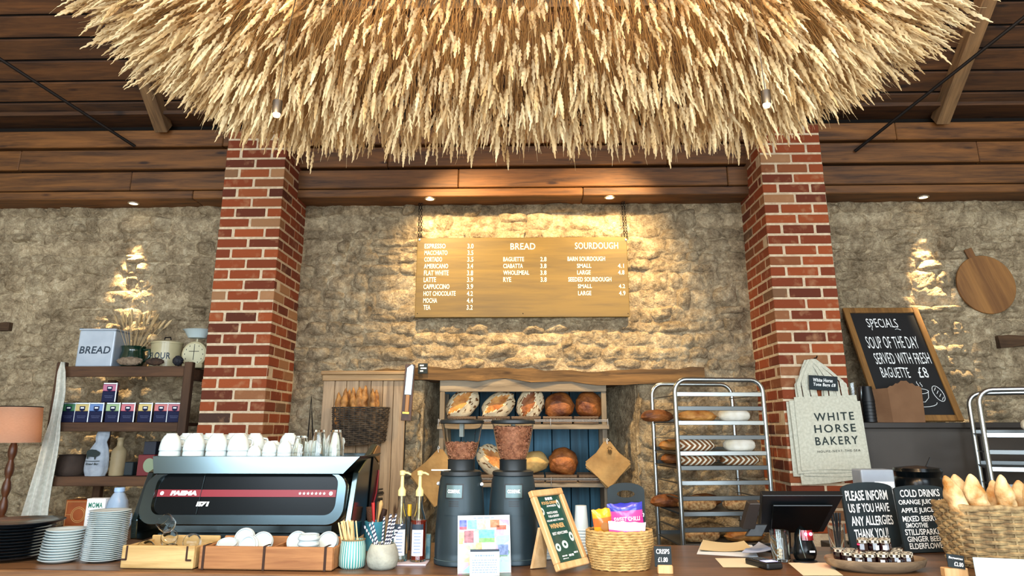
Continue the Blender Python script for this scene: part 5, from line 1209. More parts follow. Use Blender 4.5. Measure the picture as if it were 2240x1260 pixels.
# ================================================================== along the stone wall
# ---- hanging menu board
YB = 5.455
M_oak = wood('menu_oak', '#48380a', '#6c5514', 0, fine=24, rough=.5, rnd=0, knots=False, bump=.1)
tl, br = P(913, 521, YB), P(1378, 693, YB); bw, bh = br.x - tl.x, tl.z - br.z; bc = Vector(((tl.x + br.x) / 2, YB, br.z))
mb_ = empty('menu_board', bc, 'hanging oak menu board listing coffee and bread prices', 'menu board')
MB().box((0, .014, bh / 2), (bw, .028, bh)).build('board', M_oak, mb_, bevel=.003)
M_wht = mat('menu_paint', '#f2ead2', .6)
rows = [('ESPRESSO', 198, 500, 386, 543, 580, 634, '3.0'), ('MACCHIATO', 198, 560, 402, 602, 580, 632, '3.5'), ('CORTADO', 196, 618, 354, 661, 578, 632, '3.5'), ('AMERICANO', 192, 678, 408, 721, 578, 630, '3.4'), ('FLAT WHITE', 192, 738, 412, 783, 576, 630, '3.8'), ('LATTE', 190, 798, 300, 842, 576, 630, '3.9'), ('CAPPUCCINO', 188, 860, 420, 904, 574, 630, '3.9'), ('HOT CHOCOLATE', 188, 922, 474, 965, 574, 628, '4.2'), ('MOCHA', 186, 984, 310, 1027, 574, 628, '4.4'), ('TEA', 188, 1045, 250, 1088, 572, 626, '3.2'),
        ('BAGUETTE', 898, 618, 1082, 658, 1228, 1282, '2.8'), ('CIABATTA', 898, 678, 1072, 718, 1228, 1282, '3.8'), ('WHOLEMEAL', 898, 738, 1128, 778, 1228, 1282, '3.8'), ('RYE', 898, 798, 968, 840, 1230, 1284, '3.8'), ('SMALL', 1554, 678, 1680, 716, 1918, 1970, '4.1'), ('LARGE', 1556, 736, 1674, 775, 1920, 1974, '4.8'), ('SMALL', 1562, 860, 1686, 896, 1926, 1980, '4.2'), ('LARGE', 1564, 920, 1680, 960, 1928, 1984, '4.9'),
        ('BREAD', 962, 495, 1182, 553, 0, 0, ''), ('SOURDOUGH', 1536, 488, 1918, 548, 0, 0, ''), ('BARN SOURDOUGH', 1470, 614, 1802, 655, 0, 0, ''), ('SEEDED SOURDOUGH', 1476, 796, 1858, 838, 0, 0, '')]
def mp(x, y): q = P(880 + x / 4.065, 410 + y / 4.065, YB); return q.x - bc.x, q.z - bc.z
for s_, x0, y0, x1, y1, n0, n1, num in rows:
    a, b_ = mp(x0, y1), mp(x1, y0); m_ = letter(MB(), s_, a[0], a[1], b_[0], b_[1], -.0008, bold=.014 if y1 - y0 < 50 else .006)
    m_.build('lettering', M_wht, mb_)
    if num: a, b_ = mp(n0, y1), mp(n1, y0); letter(MB(), num, a[0], a[1], b_[0], b_[1], -.0008, bold=.012).build('price', M_wht, mb_)
lk = MB().tube([(.0075 * math.cos(a) , 0, .0135 * math.sin(a)) for a in [i * PI / 5 for i in range(10)]], .0026, 5, closed=True).mesh('chain_link', M_dark_iron, smooth=60)
for x0, x1, yt_ in ((920, 918, 437), (1361, 1369, 432)):
    top, bot = P(x0, yt_ - 6, YB + .01), P(x1, 522, YB + .01); n = int((top.z - bot.z) / .0215)
    for dx in (-.008, .010):
        for i in range(n + 1): inst('chain_link', lk, mb_, T(*(bot.lerp(top, i / n) - bc + Vector((dx, 0, .004)))) @ RZ(PI / 2 * (i % 2) + .4))
    MB().lathe([(.010, -.003), (.010, 0), (.006, .002)], 10, M=T(*(bot - bc + Vector((0, -.012, -.012)))) @ RX(PI / 2)).build('bolt', M_steel_b, mb_)
    MB().box(tuple(top - bc + Vector((0, .04, .018))), (.05, .10, .012)).build('ceiling_hook', M_dark_iron, mb_)
for px, py in ((913, 687), (1144, 687), (1374, 687)): MB().lathe([(.004, 0), (.003, .002)], 8, M=T(*(P(px, py, YB) - bc + Vector((0, 0, .004)))) @ RX(PI / 2)).build('screw', M_dark_iron, mb_)

# ---- loaves
M_flour = mat('floured_crust', '#6b4420', .85, col2='#dcc9a4', scale=26, stretch=(1, 1, 3.2), detail=1, lo=.36, hi=.42, rnd=.04)
M_brown = mat('dark_crust', '#57290c', .6, col2='#9c5c26', scale=11, detail=6, bump=.7, bscale=45, rnd=.12)
M_gold = mat('golden_crust', '#9a5618', .6, col2='#d79a4e', scale=14, detail=6, bump=.6, bscale=50, rnd=.1)
M_oat = mat('oat_crust', '#8a5a2c', .8, col2='#cfa873', scale=60, detail=4, bump=.8, bscale=120, rnd=.1)
def zig():
    m = bpy.data.materials.new('herringbone_crust'); m.use_nodes = True; nt = m.node_tree; N = nt.nodes; L = nt.links; b = N['Principled BSDF']; b.inputs['Roughness'].default_value = .8
    tc = N.new('ShaderNodeTexCoord'); sp = N.new('ShaderNodeSeparateXYZ'); L.new(tc.outputs['Object'], sp.inputs[0])
    ab = N.new('ShaderNodeMath'); ab.operation = 'ABSOLUTE'; L.new(sp.outputs[2], ab.inputs[0])
    q = N.new('ShaderNodeMath'); q.operation = 'MULTIPLY_ADD'; q.inputs[1].default_value = .9; L.new(ab.outputs[0], q.inputs[0]); L.new(sp.outputs[0], q.inputs[2])
    s_ = N.new('ShaderNodeMath'); s_.operation = 'MULTIPLY'; s_.inputs[1].default_value = 190; L.new(q.outputs[0], s_.inputs[0]); c = N.new('ShaderNodeMath'); c.operation = 'SINE'; L.new(s_.outputs[0], c.inputs[0])
    rp = N.new('ShaderNodeValToRGB'); rp.color_ramp.elements[0].position = .0; rp.color_ramp.elements[1].position = .5; rp.color_ramp.elements[0].color = (*srgb('#7a4a20'), 1); rp.color_ramp.elements[1].color = (*srgb('#e6dcc4'), 1)
    L.new(c.outputs[0], rp.inputs[0]); L.new(rp.outputs[0], b.inputs['Base Color']); return m
M_zig = zig()
def loaf(name, rx, ry, rz, style, seed, mats):
    """loaf lying along X; 'split' opens a lens shaped ear on its front, 'ridge' cracks along the top"""
    rs = random.Random(seed); nu, nv = 56, 44; mb = MB(); off = rs.uniform(0, 9)
    def fn(u, v):
        a = 2 * PI * u; t = PI * v; x = -math.cos(t); r = math.sin(t) ** .8; y = -r * math.sin(a); z = r * math.cos(a)
        bump = 1 + .05 * noise.noise((x * 2 + off, y * 2, z * 2)) + .025 * noise.noise((x * 7, y * 7 + off, z * 7))
        if style == 'split' and y < 0:
            k = abs(z) - .42 * max(0, 1 - (x / .82) ** 2); bump += .10 * math.exp(-(k / .10) ** 2) - (.05 if k < 0 else 0)
        if style == 'ridge': k = z - .25 * math.sin(x * 3 + off); bump += (.07 * math.exp(-(k / .12) ** 2) if y < .2 else 0)
        zz_ = z * bump; zz_ = zz_ if zz_ > -.72 or style == 'split' else -.72 + (zz_ + .72) * .2
        return (x * rx * bump, y * ry * bump, zz_ * rz)
    mb.grid(fn, nu, nv, wrap=True)
    if style == 'split':
        for j in range(nv):
            for i in range(nu):
                a = 2 * PI * (i + .5) / nu; t = PI * (j + .5) / nv; x = -math.cos(t); r = math.sin(t) ** .8; y = -r * math.sin(a); z = r * math.cos(a)
                if y < 0 and abs(z) < .40 * (1 - (x / .82) ** 2): mb.m[j * nu + i] = 1
    return mb.mesh(name, mats, smooth=70)

# ---- bread shelves in the hearth
M_greywood = wood('grey_wood', '#5e5346', '#a09078', 0, fine=34, rough=.85, rnd=.1)
YS = 5.50
sh0 = P(962, 845, YS); sh1 = P(1326, 845, YS)
hs = empty('hearth_shelving', ((sh0.x + sh1.x) / 2, YS, NZ0), 'grey weathered wooden bread shelves inside the hearth', 'shelving')
hw2 = (sh1.x - sh0.x) / 2; zl = lambda py, Y=YS: P(1144, py, Y).z - NZ0
MB().box((0, .015, (zl(828) + zl(857)) / 2), (2 * hw2, .03, zl(828) - zl(857))).build('top_rail', M_greywood, hs, bevel=.004)
M_greypost = wood('grey_post', '#4e463b', '#8b7d68', 2, fine=34, rough=.85, rnd=.1)
for s_ in (-1, 1):
    MB().box((s_ * (hw2 - .02), .02, zl(857) / 2), (.035, .04, zl(857) - .002)).build('post', M_greypost, hs, bevel=.003)
    MB().box((s_ * (hw2 - .02), .33, zl(857) / 2), (.035, .04, zl(857) - .002)).build('post', M_greypost, hs, bevel=.003)
M_rod = mat('shelf_rod', '#8d8378', .4, metal=.8)
M_tray = wood('bread_tray_wood', '#33261c', '#77604a', 0, fine=60, rough=.85, rnd=.15, knots=False)
shelves = []
for k, (y0, y1, yr) in enumerate(((928, 939, 919), (1057, 1066, 1046))):
    zs = zl(y0, YS - .03); zb = zl(y1, YS - .03)
    MB().box((0, .16, (zs + zb) / 2), (2 * hw2 + .02, .38, zs - zb)).build('shelf', M_greywood, hs, bevel=.003)
    MB().tube([(-hw2, -.035, zl(yr)), (hw2, -.035, zl(yr))], .004, 6).build('rail', M_rod, hs)
    MB().tube([(-hw2, -.035, zl(yr + 3)), (hw2, -.035, zl(yr + 3))], .0025, 6).build('rail', M_rod, hs)
    for x in (-hw2, -.2, .2, hw2): MB().tube([(x, -.034, zs - .01), (x, -.035, zl(yr - 3))], .003, 6).build('rail_post', M_rod, hs)
    shelves.append(zs + NZ0)
def tray(px0, px1, k, label):
    zs = shelves[k]; a, b_ = P(px0, 920, YS - .01).x, P(px1, 920, YS - .01).x; w = b_ - a - .006; h = .058
    o = empty('bread_tray', ((a + b_) / 2, YS - .02, zs + .0005), label, 'bread tray', 'slatted trays on the hearth shelves')
    for z_ in (.012, .047): MB().box((0, .005, z_), (w, .008, .016)).build('front_slat', M_tray, o)
    n = max(4, int(w / .022)); sl = MB().box((0, 0, 0), (.012, .006, h - .004)).mesh('slat', M_tray)
    for i in range(n): inst('slat', sl, o, T(-w / 2 + .008 + (w - .016) * i / (n - 1), .011, h / 2))
    MB().box((0, .15, .006), (w, .27, .006)).build('tray_base', M_tray, o)
    MB().box((0, .285, h / 2), (w, .008, h)).build('back_board', M_tray, o)
    for s_ in (-1, 1): MB().box((s_ * (w / 2 - .004), .15, .010), (.007, .26, .014)).build('end_board', M_tray, o)
    return o
for i, (a, b_) in enumerate(((979, 1042), (1044, 1116), (1118, 1184), (1187, 1252), (1255, 1310))): tray(a, b_, 0, 'slatted bread tray on the upper hearth shelf, %s from the pine door' % ords[i])
for i, (a, b_) in enumerate(((979, 1042), (1044, 1116), (1118, 1190), (1192, 1260), (1263, 1310))): tray(a, b_, 1, 'slatted bread tray on the lower hearth shelf, %s from the pine door' % ords[i])
lf = [loaf('round_loaf', .138, .080, .100, 'split', 1, [M_flour, M_gold]), loaf('round_loaf', .132, .078, .096, 'split', 2, [M_flour, M_gold]), loaf('round_loaf', .120, .080, .100, 'split', 3, [M_flour, M_brown]), loaf('round_loaf', .106, .080, .106, 'ridge', 4, [M_brown]), loaf('round_loaf', .103, .080, .108, 'ridge', 5, [M_brown])]
def put_loaf(me, px, py, Y, rot, label, nm_='round_loaf', group='loaves in the hearth'):
    p = P(px, py, Y); tag(inst(nm_, me, None, T(*p) @ Euler(rot).to_matrix().to_4x4()), label, 'loaf', group)
put_loaf(lf[0], 1012, 884, YS + .125, (-.25, -.75, 0), 'flour patterned loaf at the start of the upper shelf')
put_loaf(lf[1], 1090, 888, YS + .125, (-.3, -.62, .1), 'flour patterned loaf with a long golden split, second on the upper shelf')
put_loaf(lf[2], 1160, 884, YS + .125, (-.2, -1.15, 0), 'white floured loaf with a wide brown split, middle of the upper shelf')
put_loaf(lf[3], 1223, 889, YS + .125, (-.2, -.25, 0), 'dark brown crusty loaf, fourth on the upper shelf')
put_loaf(lf[4], 1289, 888, YS + .125, (-.2, .3, .3), 'dark brown cracked loaf at the end of the upper shelf')
put_loaf(lf[0], 1080, 1009, YS + .13, (-.3, .7, 0), 'flour patterned loaf between the grinders on the lower shelf')
put_loaf(lf[2], 998, 1009, YS + .13, (-.3, .9, 0), 'floured loaf half hidden behind the first grinder')
put_loaf(loaf('round_loaf', .11, .08, .085, 'ridge', 8, [mat('pale_wrap', '#9a7a45', .8, col2='#c2a265', scale=10, bump=.5, bscale=30)]), 1166, 1014, YS + .13, (0, -.3, 0), 'pale paper wrapped loaf on the lower shelf')
put_loaf(lf[4], 1232, 1012, YS + .13, (-.2, .2, 0), 'dark brown loaf at the end of the lower shelf')

# ---- brown paper bags hung on both sides of the hearth
M_kraft = mat('kraft_paper', '#9a7442', .85, col2='#b8925a', scale=8, bump=.4, bscale=24)
def bag_stack(cx, cy, size, rot, Y, n, where):
    for i in range(n):
        p = P(cx, cy, Y + .008 * i); s = size / ppm(p); mb = MB(); r_ = rot + (.05 * i * (-1) ** i)
        def fn(u, v):
            a, b_ = (u - .5) * s, (v - .5) * s; return (a * math.cos(r_) - b_ * math.sin(r_), .0025 * math.sin(u * 7 + i) + .0018 * math.sin(v * 11) - .002 * abs(a) / s, a * math.sin(r_) + b_ * math.cos(r_))
        mb.grid(fn, 8, 8); n0 = len(mb.v); mb.add([(x, y + .003, z) for x, y, z in mb.v[:n0]], [tuple(reversed(f)) for f in mb.f])
        o = empty('paper_bag', p, 'brown paper bag hung %s, %s of the bundle' % (where, ('front', 'second', 'third', 'back')[i]), 'paper bag', 'paper bags hung ' + where)
        mb.build('bag_sheet', M_kraft, o, smooth=60)
        if i == 0:
            MB().tube([(0, -.008, s * .70), (.008, -.012, s * .74), (0, -.012, s * .78), (-.006, -.008, s * .72), (0, -.006, s * .62)], .0022, 6).build('string_loop', M_paper, o)
bag_stack(1330, 1016, 70, math.radians(47), YW - .13, 4, 'beside the hearth by the steel rack')
bag_stack(958, 1045, 86, math.radians(40), YW - .13, 3, 'behind the first grinder')
mk = MB(); pc_ = P(1334, 985, YW - .145)
for i in range(5): mk.tube([(-.012 + .006 * i, 0, 0), (-.010 + .005 * i, 0, -.022 - .008 * (i % 2))], .003, 5)
for a in range(6): mk.tube([(.010 * math.cos(a), -.001, .012 + .008 * math.sin(a)), (.017 * math.cos(a), -.001, .012 + .014 * math.sin(a))], .004, 5)
tag(mk.build('dried_posy', mat('posy_brown', '#5b4420', .8), loc=pc_), 'little dried flower posy tied to the paper bags', 'posy')

# ---- pine cupboard door with its hanging basket
YD = 5.40
M_pined = wood('pine_door', '#8a7054', '#c6a985', 2, fine=36, rough=.7, rnd=.10, flat=1)
M_pineh = wood('pine_rail', '#8a6a42', '#bd9a6c', 0, fine=36, rough=.65, rnd=.05)
d0, d1 = P(704, 900, YD), P(886, 900, YD); zt_ = P(790, 833, YD).z
dr = empty('pine_cupboard', ((d0.x + d1.x) / 2, YD, .60), 'tall pine plank cupboard beside the bread hearth', 'cupboard')
wd_ = d1.x - d0.x; hd = zt_ - .60
ed = [703, 729, 755, 782, 809, 835, 859, 886]
for a, b_ in zip(ed[:-1], ed[1:]):
    xa, xb = P(a, 900, YD).x - dr.location.x, P(b_, 900, YD).x - dr.location.x
    MB().box(((xa + xb) / 2, .009, hd / 2), (xb - xa - .003, .018, hd)).build('plank', M_pined, dr, bevel=.003)
z0, z1, z2 = [P(790, y, YD).z - .60 for y in (833, 820, 812)]
MB().box((0, -.004, (z0 + z1) / 2), (wd_ + .012, .035, z1 - z0)).build('top_rail', M_pineh, dr, bevel=.004)
MB().box((0, -.012, (z1 + z2) / 2), (wd_ + .035, .055, z2 - z1)).build('cornice', M_pineh, dr, bevel=.008, segs=3)
MB().box((0, .073, hd / 2), (wd_ - .02, .10, hd)).build('carcass', MATS['gap_dark'], dr)
M_dkwick = mat('dark_wicker', '#2c241c', .8, col2='#5a4b3a', scale=30)
wbY = YD - .012; c0, c1 = P(724, 900, wbY - .08), P(846, 900, wbY - .08); zt_, zb = P(785, 892, wbY - .1).z, P(785, 970, wbY - .1).z
wk = empty('wall_basket', ((c0.x + c1.x) / 2, wbY, zb), 'dark wicker half basket hung on the pine cupboard', 'basket')
hwk = (c1.x - c0.x) / 2
def per_half(t, k):
    g = .90 + .10 * k
    if t < .70: a = PI * (t / .70); return (hwk * g * math.cos(a), -.15 * g * math.sin(a) ** .8 - .006)
    q = (t - .70) / .30; return (-hwk * g + 2 * hwk * g * q, -.006)
wicker(per_half, zt_ - zb, 18, 22, .0065, lambda q, t: (zt_ - zb) * q + .012 * math.cos(t * 6.3) * (1 - q), M_dkwick, wk, .005)
MB().add([(*per_half(i / 20, 0), .012) for i in range(20)], [tuple(range(19, -1, -1))]).build('basket_base', M_dkwick, wk)
M_thin_b = mat('small_baguette_crust', '#7a4a1c', .65, col2='#c08a4a', scale=22, bump=.6, bscale=70, rnd=.12)
sb = [MB() for _ in range(3)]
def sbag(seed):
    def fn(u, v):
        a = 2 * PI * u; w = .031 * max(.02, min(1, (1 - v) * 3, .3 + v * 5)) ** .6 * (1 - .2 * max(0, math.sin(v * 26 + math.cos(a) * 2 + seed))); return (w * math.cos(a), w * math.sin(a) * .8, .26 * v)
    return MB().grid(fn, 12, 30, wrap=True).mesh('small_baguette', M_thin_b, smooth=80)
SB = [sbag(i) for i in range(3)]
for i, (px, py, lean, dy) in enumerate(((741, 858, -.06, -.09), (757, 849, .05, -.10), (773, 847, -.05, -.095), (787, 846, .02, -.10), (800, 843, .06, -.09), (815, 850, -.08, -.10), (824, 852, .06, -.085), (765, 852, .1, -.05), (792, 849, -.06, -.045))):
    tip = P(px, py, wbY + dy); tag(inst('small_baguette', SB[i % 3], None, T(*(tip - Vector((-math.sin(lean) * .26 * -1, 0, .26 * math.cos(lean))))) @ RY(lean) @ RZ(i)), 'thin dark baguette standing in the wall basket, %s from the brick pillar' % (ords + ('ninth',))[i], 'baguette', 'thin baguettes in the wall basket')
# bread knife on its plaque, tag above
kY = YD - .052; a = P(893, 858, kY)
kn = empty('bread_knife_plaque', a, 'long bread knife mounted on a dark wooden plaque', 'knife')
s = 1 / ppm(a); ra = .03
MB().box((0, 0, 0), (22 * s, .012, 121 * s), M=RY(.045)).build('plaque', wood('plaque_wood', '#3b2416', '#6b4830', 2, fine=40, rough=.5, knots=False), kn, bevel=.002)
MB().prism([(-7 * s, -5 * s), (7 * s, -5 * s), (8 * s, 56 * s), (4 * s, 60 * s), (-6 * s, 52 * s)], -.011, -.008, M=RY(.045)).build('blade', M_steel, kn)
MB().box((0, -.011, -24 * s), (8 * s, .010, 36 * s), M=RY(.045)).build('knife_handle', mat('beech', '#a9763e', .5), kn, bevel=.003)
MB().box((-1 * s, -.012, -44 * s), (14 * s, .010, 4 * s), M=RY(.045)).build('brass_hook', mat('brass', '#c89a3c', .3, metal=1), kn)
a = P(925, 806, YW - .06); s = 1 / ppm(a)
tg = empty('shelf_tag', a, 'tiny black chalk tag pinned to the timber lintel', 'sign')
MB().box((0, 0, 0), (21 * s, .004, 22 * s)).build('tag', M_slate, tg, bevel=.001)
tb_ = MB()
for i, (x0, x1) in enumerate(((-7, 2), (-5, 8), (-6, 1))): tb_.add([(x0 * s, -.0026, (5 - 6 * i) * s), (x1 * s, -.0026, (5 - 6 * i) * s), (x1 * s, -.0026, (8 - 6 * i) * s), (x0 * s, -.0026, (8 - 6 * i) * s)], [(0, 1, 2, 3)])
tag(tb_.build('chalk_marks', M_chalk, tg), kind='stuff')
# fire tongs against the wall
a, b_ = P(681, 868, YW - .06), P(672, 975, YW - .05); c = P(685, 975, YW - .05)
tag(MB().tube([b_, a, c], .006, 6).build('fire_tongs', M_dark_iron), 'thin black iron tongs leaning on the wall by the cupboard', 'tongs')
# twig bundle low beside the cupboard
p = P(820, 1086, 4.9); o = empty('besom_broom', (p.x, 4.9, p.z), 'dark twig broom standing upside down behind the blue jar', 'broom'); rs = random.Random(2)
for i in range(14): MB().tube([(-.05 + rs.uniform(-.01, .01), rs.uniform(-.02, .02), -.04 + i * .006), (.05 + rs.uniform(-.01, .01), rs.uniform(-.02, .02), -.03 + i * .006 + rs.uniform(-.01, .01))], .004, 5).build('twig', M_dkwick, o)
MB().tube([(0, 0, -p.z), (0, 0, -.02)], .014, 8).build('broomstick', M_greypost, o)

# ---- steel bread trolley
M_rack = mat('rack_steel', '#b4bcbe', .28, metal=1)
M_rackd = mat('rack_tray', '#6c7070', .4, metal=.9)
def trolley(loc, rz, W_, D_, z_top, levels, trays, label, zbase=0.0):
    o = empty('bread_trolley', (loc[0], loc[1], 0), label, 'trolley', 'steel bread trolleys', rz=rz); r_ = .075; t = .0145
    for y in (0, D_):
        pts = [(0, y, .12), (0, y, z_top - r_)] + [(r_ - r_ * math.cos(a * PI / 12), y, z_top - r_ + r_ * math.sin(a * PI / 12)) for a in range(1, 6)] + [(r_, y, z_top), (W_ - r_, y, z_top)] + [(W_ - r_ + r_ * math.sin(a * PI / 12), y, z_top - r_ + r_ * math.cos(a * PI / 12)) for a in range(1, 6)] + [(W_, y, z_top - r_), (W_, y, .12)]
        MB().tube(pts, t, 10).build('hoop_frame', M_rack, o, smooth=60)
    for x in (0, W_): MB().tube([(x, 0, .16), (x, D_, .16)], t, 8).build('side_bar', M_rack, o)
    for i, z_ in enumerate(levels):
        MB().box((W_ / 2, .0, z_), (W_ - .012, .014, .026)).build('cross_bar', M_rack if i % 2 == 0 else M_rackd, o, bevel=.002)
        for x in (.016, W_ - .016): MB().box((x, D_ / 2, z_ - .006), (.022, D_ - .02, .004)).build('runner', M_rackd, o)
        if i in trays:
            MB().box((W_ / 2 - .02, D_ / 2 + .01, z_ + .004), (W_ - .03, D_ - .02, .006)).build('tray', M_rackd, o)
            MB().box((W_ / 2 - .02, D_ - .004, z_ + .014), (W_ - .03, .004, .026)).build('tray_lip', M_rackd, o)
    cm = MB().lathe([(.035, -.012), (.05, -.008), (.05, .008), (.035, .012)], 18, M=RX(PI / 2)).mesh('castor', M_blackmat)
    for x in (0, W_):
        for y in (0, D_): inst('castor', cm, o, T(x, y, .052)); MB().tube([(x, y, .05), (x, y, .13)], .010, 8).build('castor_stem', M_rack, o)
    return o
tA = P(1480, 930, 4.62); tB_ = P(1682, 930, 4.62); wT = (tB_.x - tA.x)
lv = [P(1570, y, 4.62).z for y in (862, 893, 925, 957, 992, 1024, 1057, 1091, 1125, 1160, 1196)]
zTop = P(1560, 830, 4.62).z
trly = trolley((tA.x, 4.62), math.radians(7), wT / math.cos(math.radians(7)), .50, zTop, lv, (2, 4, 5, 8, 10), 'steel bread trolley with shelves of loaves beside the brick pillar')
Mt = T(tA.x, 4.62, 0) @ RZ(math.radians(7))
def rl(me, x, y, lvl, dz, rz, label):
    zmin = min(v.co.z for v in me.vertices); tag(inst('rack_loaf', me, None, Mt @ T(x, y, lv[lvl] + .0085 - zmin + max(0, dz - .06)) @ RZ(rz)), label, 'loaf', 'loaves on the bread trolley')
LZ = loaf('rack_loaf', .120, .066, .045, 'ridge', 21, [M_zig]); LO = loaf('rack_loaf', .116, .068, .047, 'plain', 22, [M_oat]); LB = loaf('rack_loaf', .105, .062, .043, 'ridge', 23, [M_brown]); LG = loaf('rack_loaf', .118, .066, .040, 'ridge', 24, [M_gold])
LW = loaf('rack_loaf', .10, .06, .048, 'plain', 25, [mat('white_flour', '#cfc4a8', .9, col2='#ece6d8', scale=8)])
rl(LB, -.045, .25, 2, .055, .2, 'dark rounded loaf jutting out of the top trolley shelf'); rl(LG, .17, .12, 2, .050, .0, 'long golden loaf on the top trolley shelf'); rl(LW, .42, .14, 2, .045, 0, 'short white floured loaf on the top trolley shelf')
rl(LZ, .15, .12, 4, .047, .05, 'striped floured loaf on the upper double shelf of the trolley'); rl(LW, .43, .12, 4, .045, 0, 'pale round floured loaf on the upper double shelf of the trolley'); rl(LG, .11, .36, 4, .050, .1, 'golden loaf behind the striped one on the upper double shelf')
rl(LZ, .15, .12, 5, .047, 0, 'striped floured loaf on the lower double shelf of the trolley'); rl(LZ, .43, .13, 5, .047, -.05, 'second striped floured loaf on the lower double shelf, by the pillar'); rl(LB, .11, .36, 5, .055, .1, 'dark loaf at the back of the lower double shelf')
rl(LO, .14, .12, 8, .052, 0, 'oat coated loaf at the front of the lower trolley shelf'); rl(LO, .42, .12, 8, .052, 0, 'second oat coated loaf on the lower trolley shelf, by the pillar'); rl(LB, .02, .34, 8, .058, .1, 'dark loaf at the end of the lower trolley shelf'); rl(LB, .27, .36, 8, .059, .05, 'dark loaf behind the oat coated ones')
rl(LO, .15, .12, 10, .052, .1, 'oat loaf on the lowest trolley shelf in view'); rl(LG, .42, .12, 10, .050, 0, 'golden loaf on the lowest trolley shelf in view'); rl(LO, .28, .34, 10, .05, 0, 'oat loaf at the back of the lowest shelf in view')
tC = P(2153, 950, 4.45)
lv2 = [P(2200, y, 4.35).z for y in (952, 990, 1028, 1066, 1104)]
trolley((tC.x, 4.45), math.radians(-24), .60, .50, P(2200, 850, 4.3).z, lv2, (0, 2), 'second steel bread trolley cut off by the edge of the picture')
tag(inst('rack_loaf', LW, None, T(tC.x, 4.45, 0) @ RZ(math.radians(-24)) @ T(.30, .12, lv2[0] + .055)), 'pale bread roll on the second trolley', 'loaf', 'loaves on the bread trolley')

# ---- cotton tote bags on the brick pillar
M_cotton = mat('natural_cotton', '#b9b6a2', .9, col2='#cbc8b5', scale=60, bump=.3, bscale=160, sheen=.3)
yT = YP - .012
for i, (dx, dz, rot) in enumerate(((0, 0, .035), (-.022, -.016, .06), (.012, -.036, .02), (-.008, -.072, .085), (-.055, -.03, .03))):
    y = yT - .030 + .0062 * i; p = P(1828, 1028, y); s = 1 / ppm(p); w, h = 142 * s, 158 * s
    o = empty('tote_bag', (p.x + dx, y, p.z + dz), ('front cotton tote bag printed with the bakery name', 'second cotton tote bag hanging behind the printed one', 'third cotton tote bag hanging lower in the bundle', 'lowest cotton tote bag of the bundle on the pillar', 'rearmost cotton tote bag sticking out beside the rack')[i], 'tote bag', 'tote bags on the pillar', rot=(0, -rot, 0))
    mb = MB(); mb.grid(lambda u, v: ((u - .5) * w * (1.04 - .06 * v), .0016 * math.sin(u * 9 + i * 2) * (1 - v * .5), v * h + .005 * math.sin(u * 5 + i) * (1 - v)), 14, 12)
    n0 = len(mb.v); mb.add([(x, y_ + .0022, z_) for x, y_, z_ in mb.v[:n0]], [tuple(reversed(f)) for f in mb.f]); mb.build('bag_body', M_cotton, o, smooth=70)
    hk = P(1785, 785, y) - Vector(o.location)
    for x0, x1 in ((-w * .30, w * .10), (-w * .18, w * .30)):
        mb = MB()
        for xa, lean in ((x0, -.012), (x1, .012)):
            pts = [Vector((xa, -.001, h * .97)), Vector((xa * .9 + hk.x * .1 + lean, -.001 - .0004 * i, h * .97 + (hk.z - h) * .45)), Vector((xa * .35 + hk.x * .65 + lean, -.001, h * .97 + (hk.z - h) * .82)), Vector((hk.x, -.001, hk.z))]
            vs = []; 
            for q in pts: vs += [q + Vector((-.013, 0, 0)), q + Vector((.013, -.0012, 0))]
            mb.add(vs, [(0, 1, 3, 2), (2, 3, 5, 4), (4, 5, 7, 6)])
        mb.build('strap', M_cotton, o)
    if i == 0:
        M_ink = mat('tote_ink', '#26312f', .9)
        for s_, z0, z1, x0, x1, b_ in (('WHITE', .66, .77, -.22, .40, .012), ('HORSE', .50, .61, -.24, .40, .012), ('BAKERY', .335, .445, -.25, .41, .012), ('HOLME-NEXT-THE-SEA', .235, .265, -.24, .42, .0)):
            letter(MB(), s_, w * x0, h * z0, w * x1, h * z1, -.0035, bold=b_, spacing=1.25).build('lettering', M_ink, o)
hp_ = P(1785, 783, yT - .02)
tag(MB().tube([(hp_.x, YP + .01, hp_.z), (hp_.x, yT - .03, hp_.z), (hp_.x, yT - .042, hp_.z + .012)], .004, 8).build('wall_hook', M_dark_iron), 'small iron hook the tote bags hang from', 'hook')
a = P(1801, 838, yT - .045); s = 1 / ppm(a)
o = empty('bag_sign', a, 'small black chalk sign hung on the tote bag straps', 'sign', rot=(0, .06, 0))
MB().box((0, 0, 0), (62 * s, .004, 31 * s)).build('slate', M_slate, o, bevel=.001)
lm = MB(); letter(lm, 'White Horse', -22 * s, 2 * s, 20 * s, 10 * s, -.0026, shear=.15); letter(lm, 'Tote Bags £8', -22 * s, -9 * s, 26 * s, 0, -.0026, shear=.15); lm.build('chalk_lettering', M_chalk, o)

# ---- dark back counter, specials board and what stands beside it
M_dkcab = mat('dark_cabinet', '#3a342e', .6, col2='#463f38', scale=3)
zc_ = P(2000, 924, 5.0).z; xa = P(1878, 930, 5.0).x
dc = empty('back_counter', ((xa + 4.6) / 2, 5.0, 0), 'dark grey back counter below the specials board', 'back counter'); wdc = 4.6 - xa
MB().box((0, .225, zc_ - .018), (wdc, .45, .036)).build('worktop', mat('dark_worktop', '#2b2622', .5), dc, bevel=.003)
MB().box((0, .24, (zc_ - .036) / 2), (wdc - .02, .40, zc_ - .036)).build('cabinet', M_dkcab, dc, bevel=.003)
for x in (-.45, .35): MB().box((x, .036, zc_ / 2), (.012, .006, zc_ - .1)).build('door_gap', MATS['gap_dark'], dc)
BLc, BRc, TLc, TRc = P(1926, 920, 5.06), P(2110, 919, 5.06), P(1897, 673, 5.44), P(2047, 672, 5.44)
BLc.z = BRc.z = zc_ + .012
M_, w, h = basis(BLc, BRc, TLc)
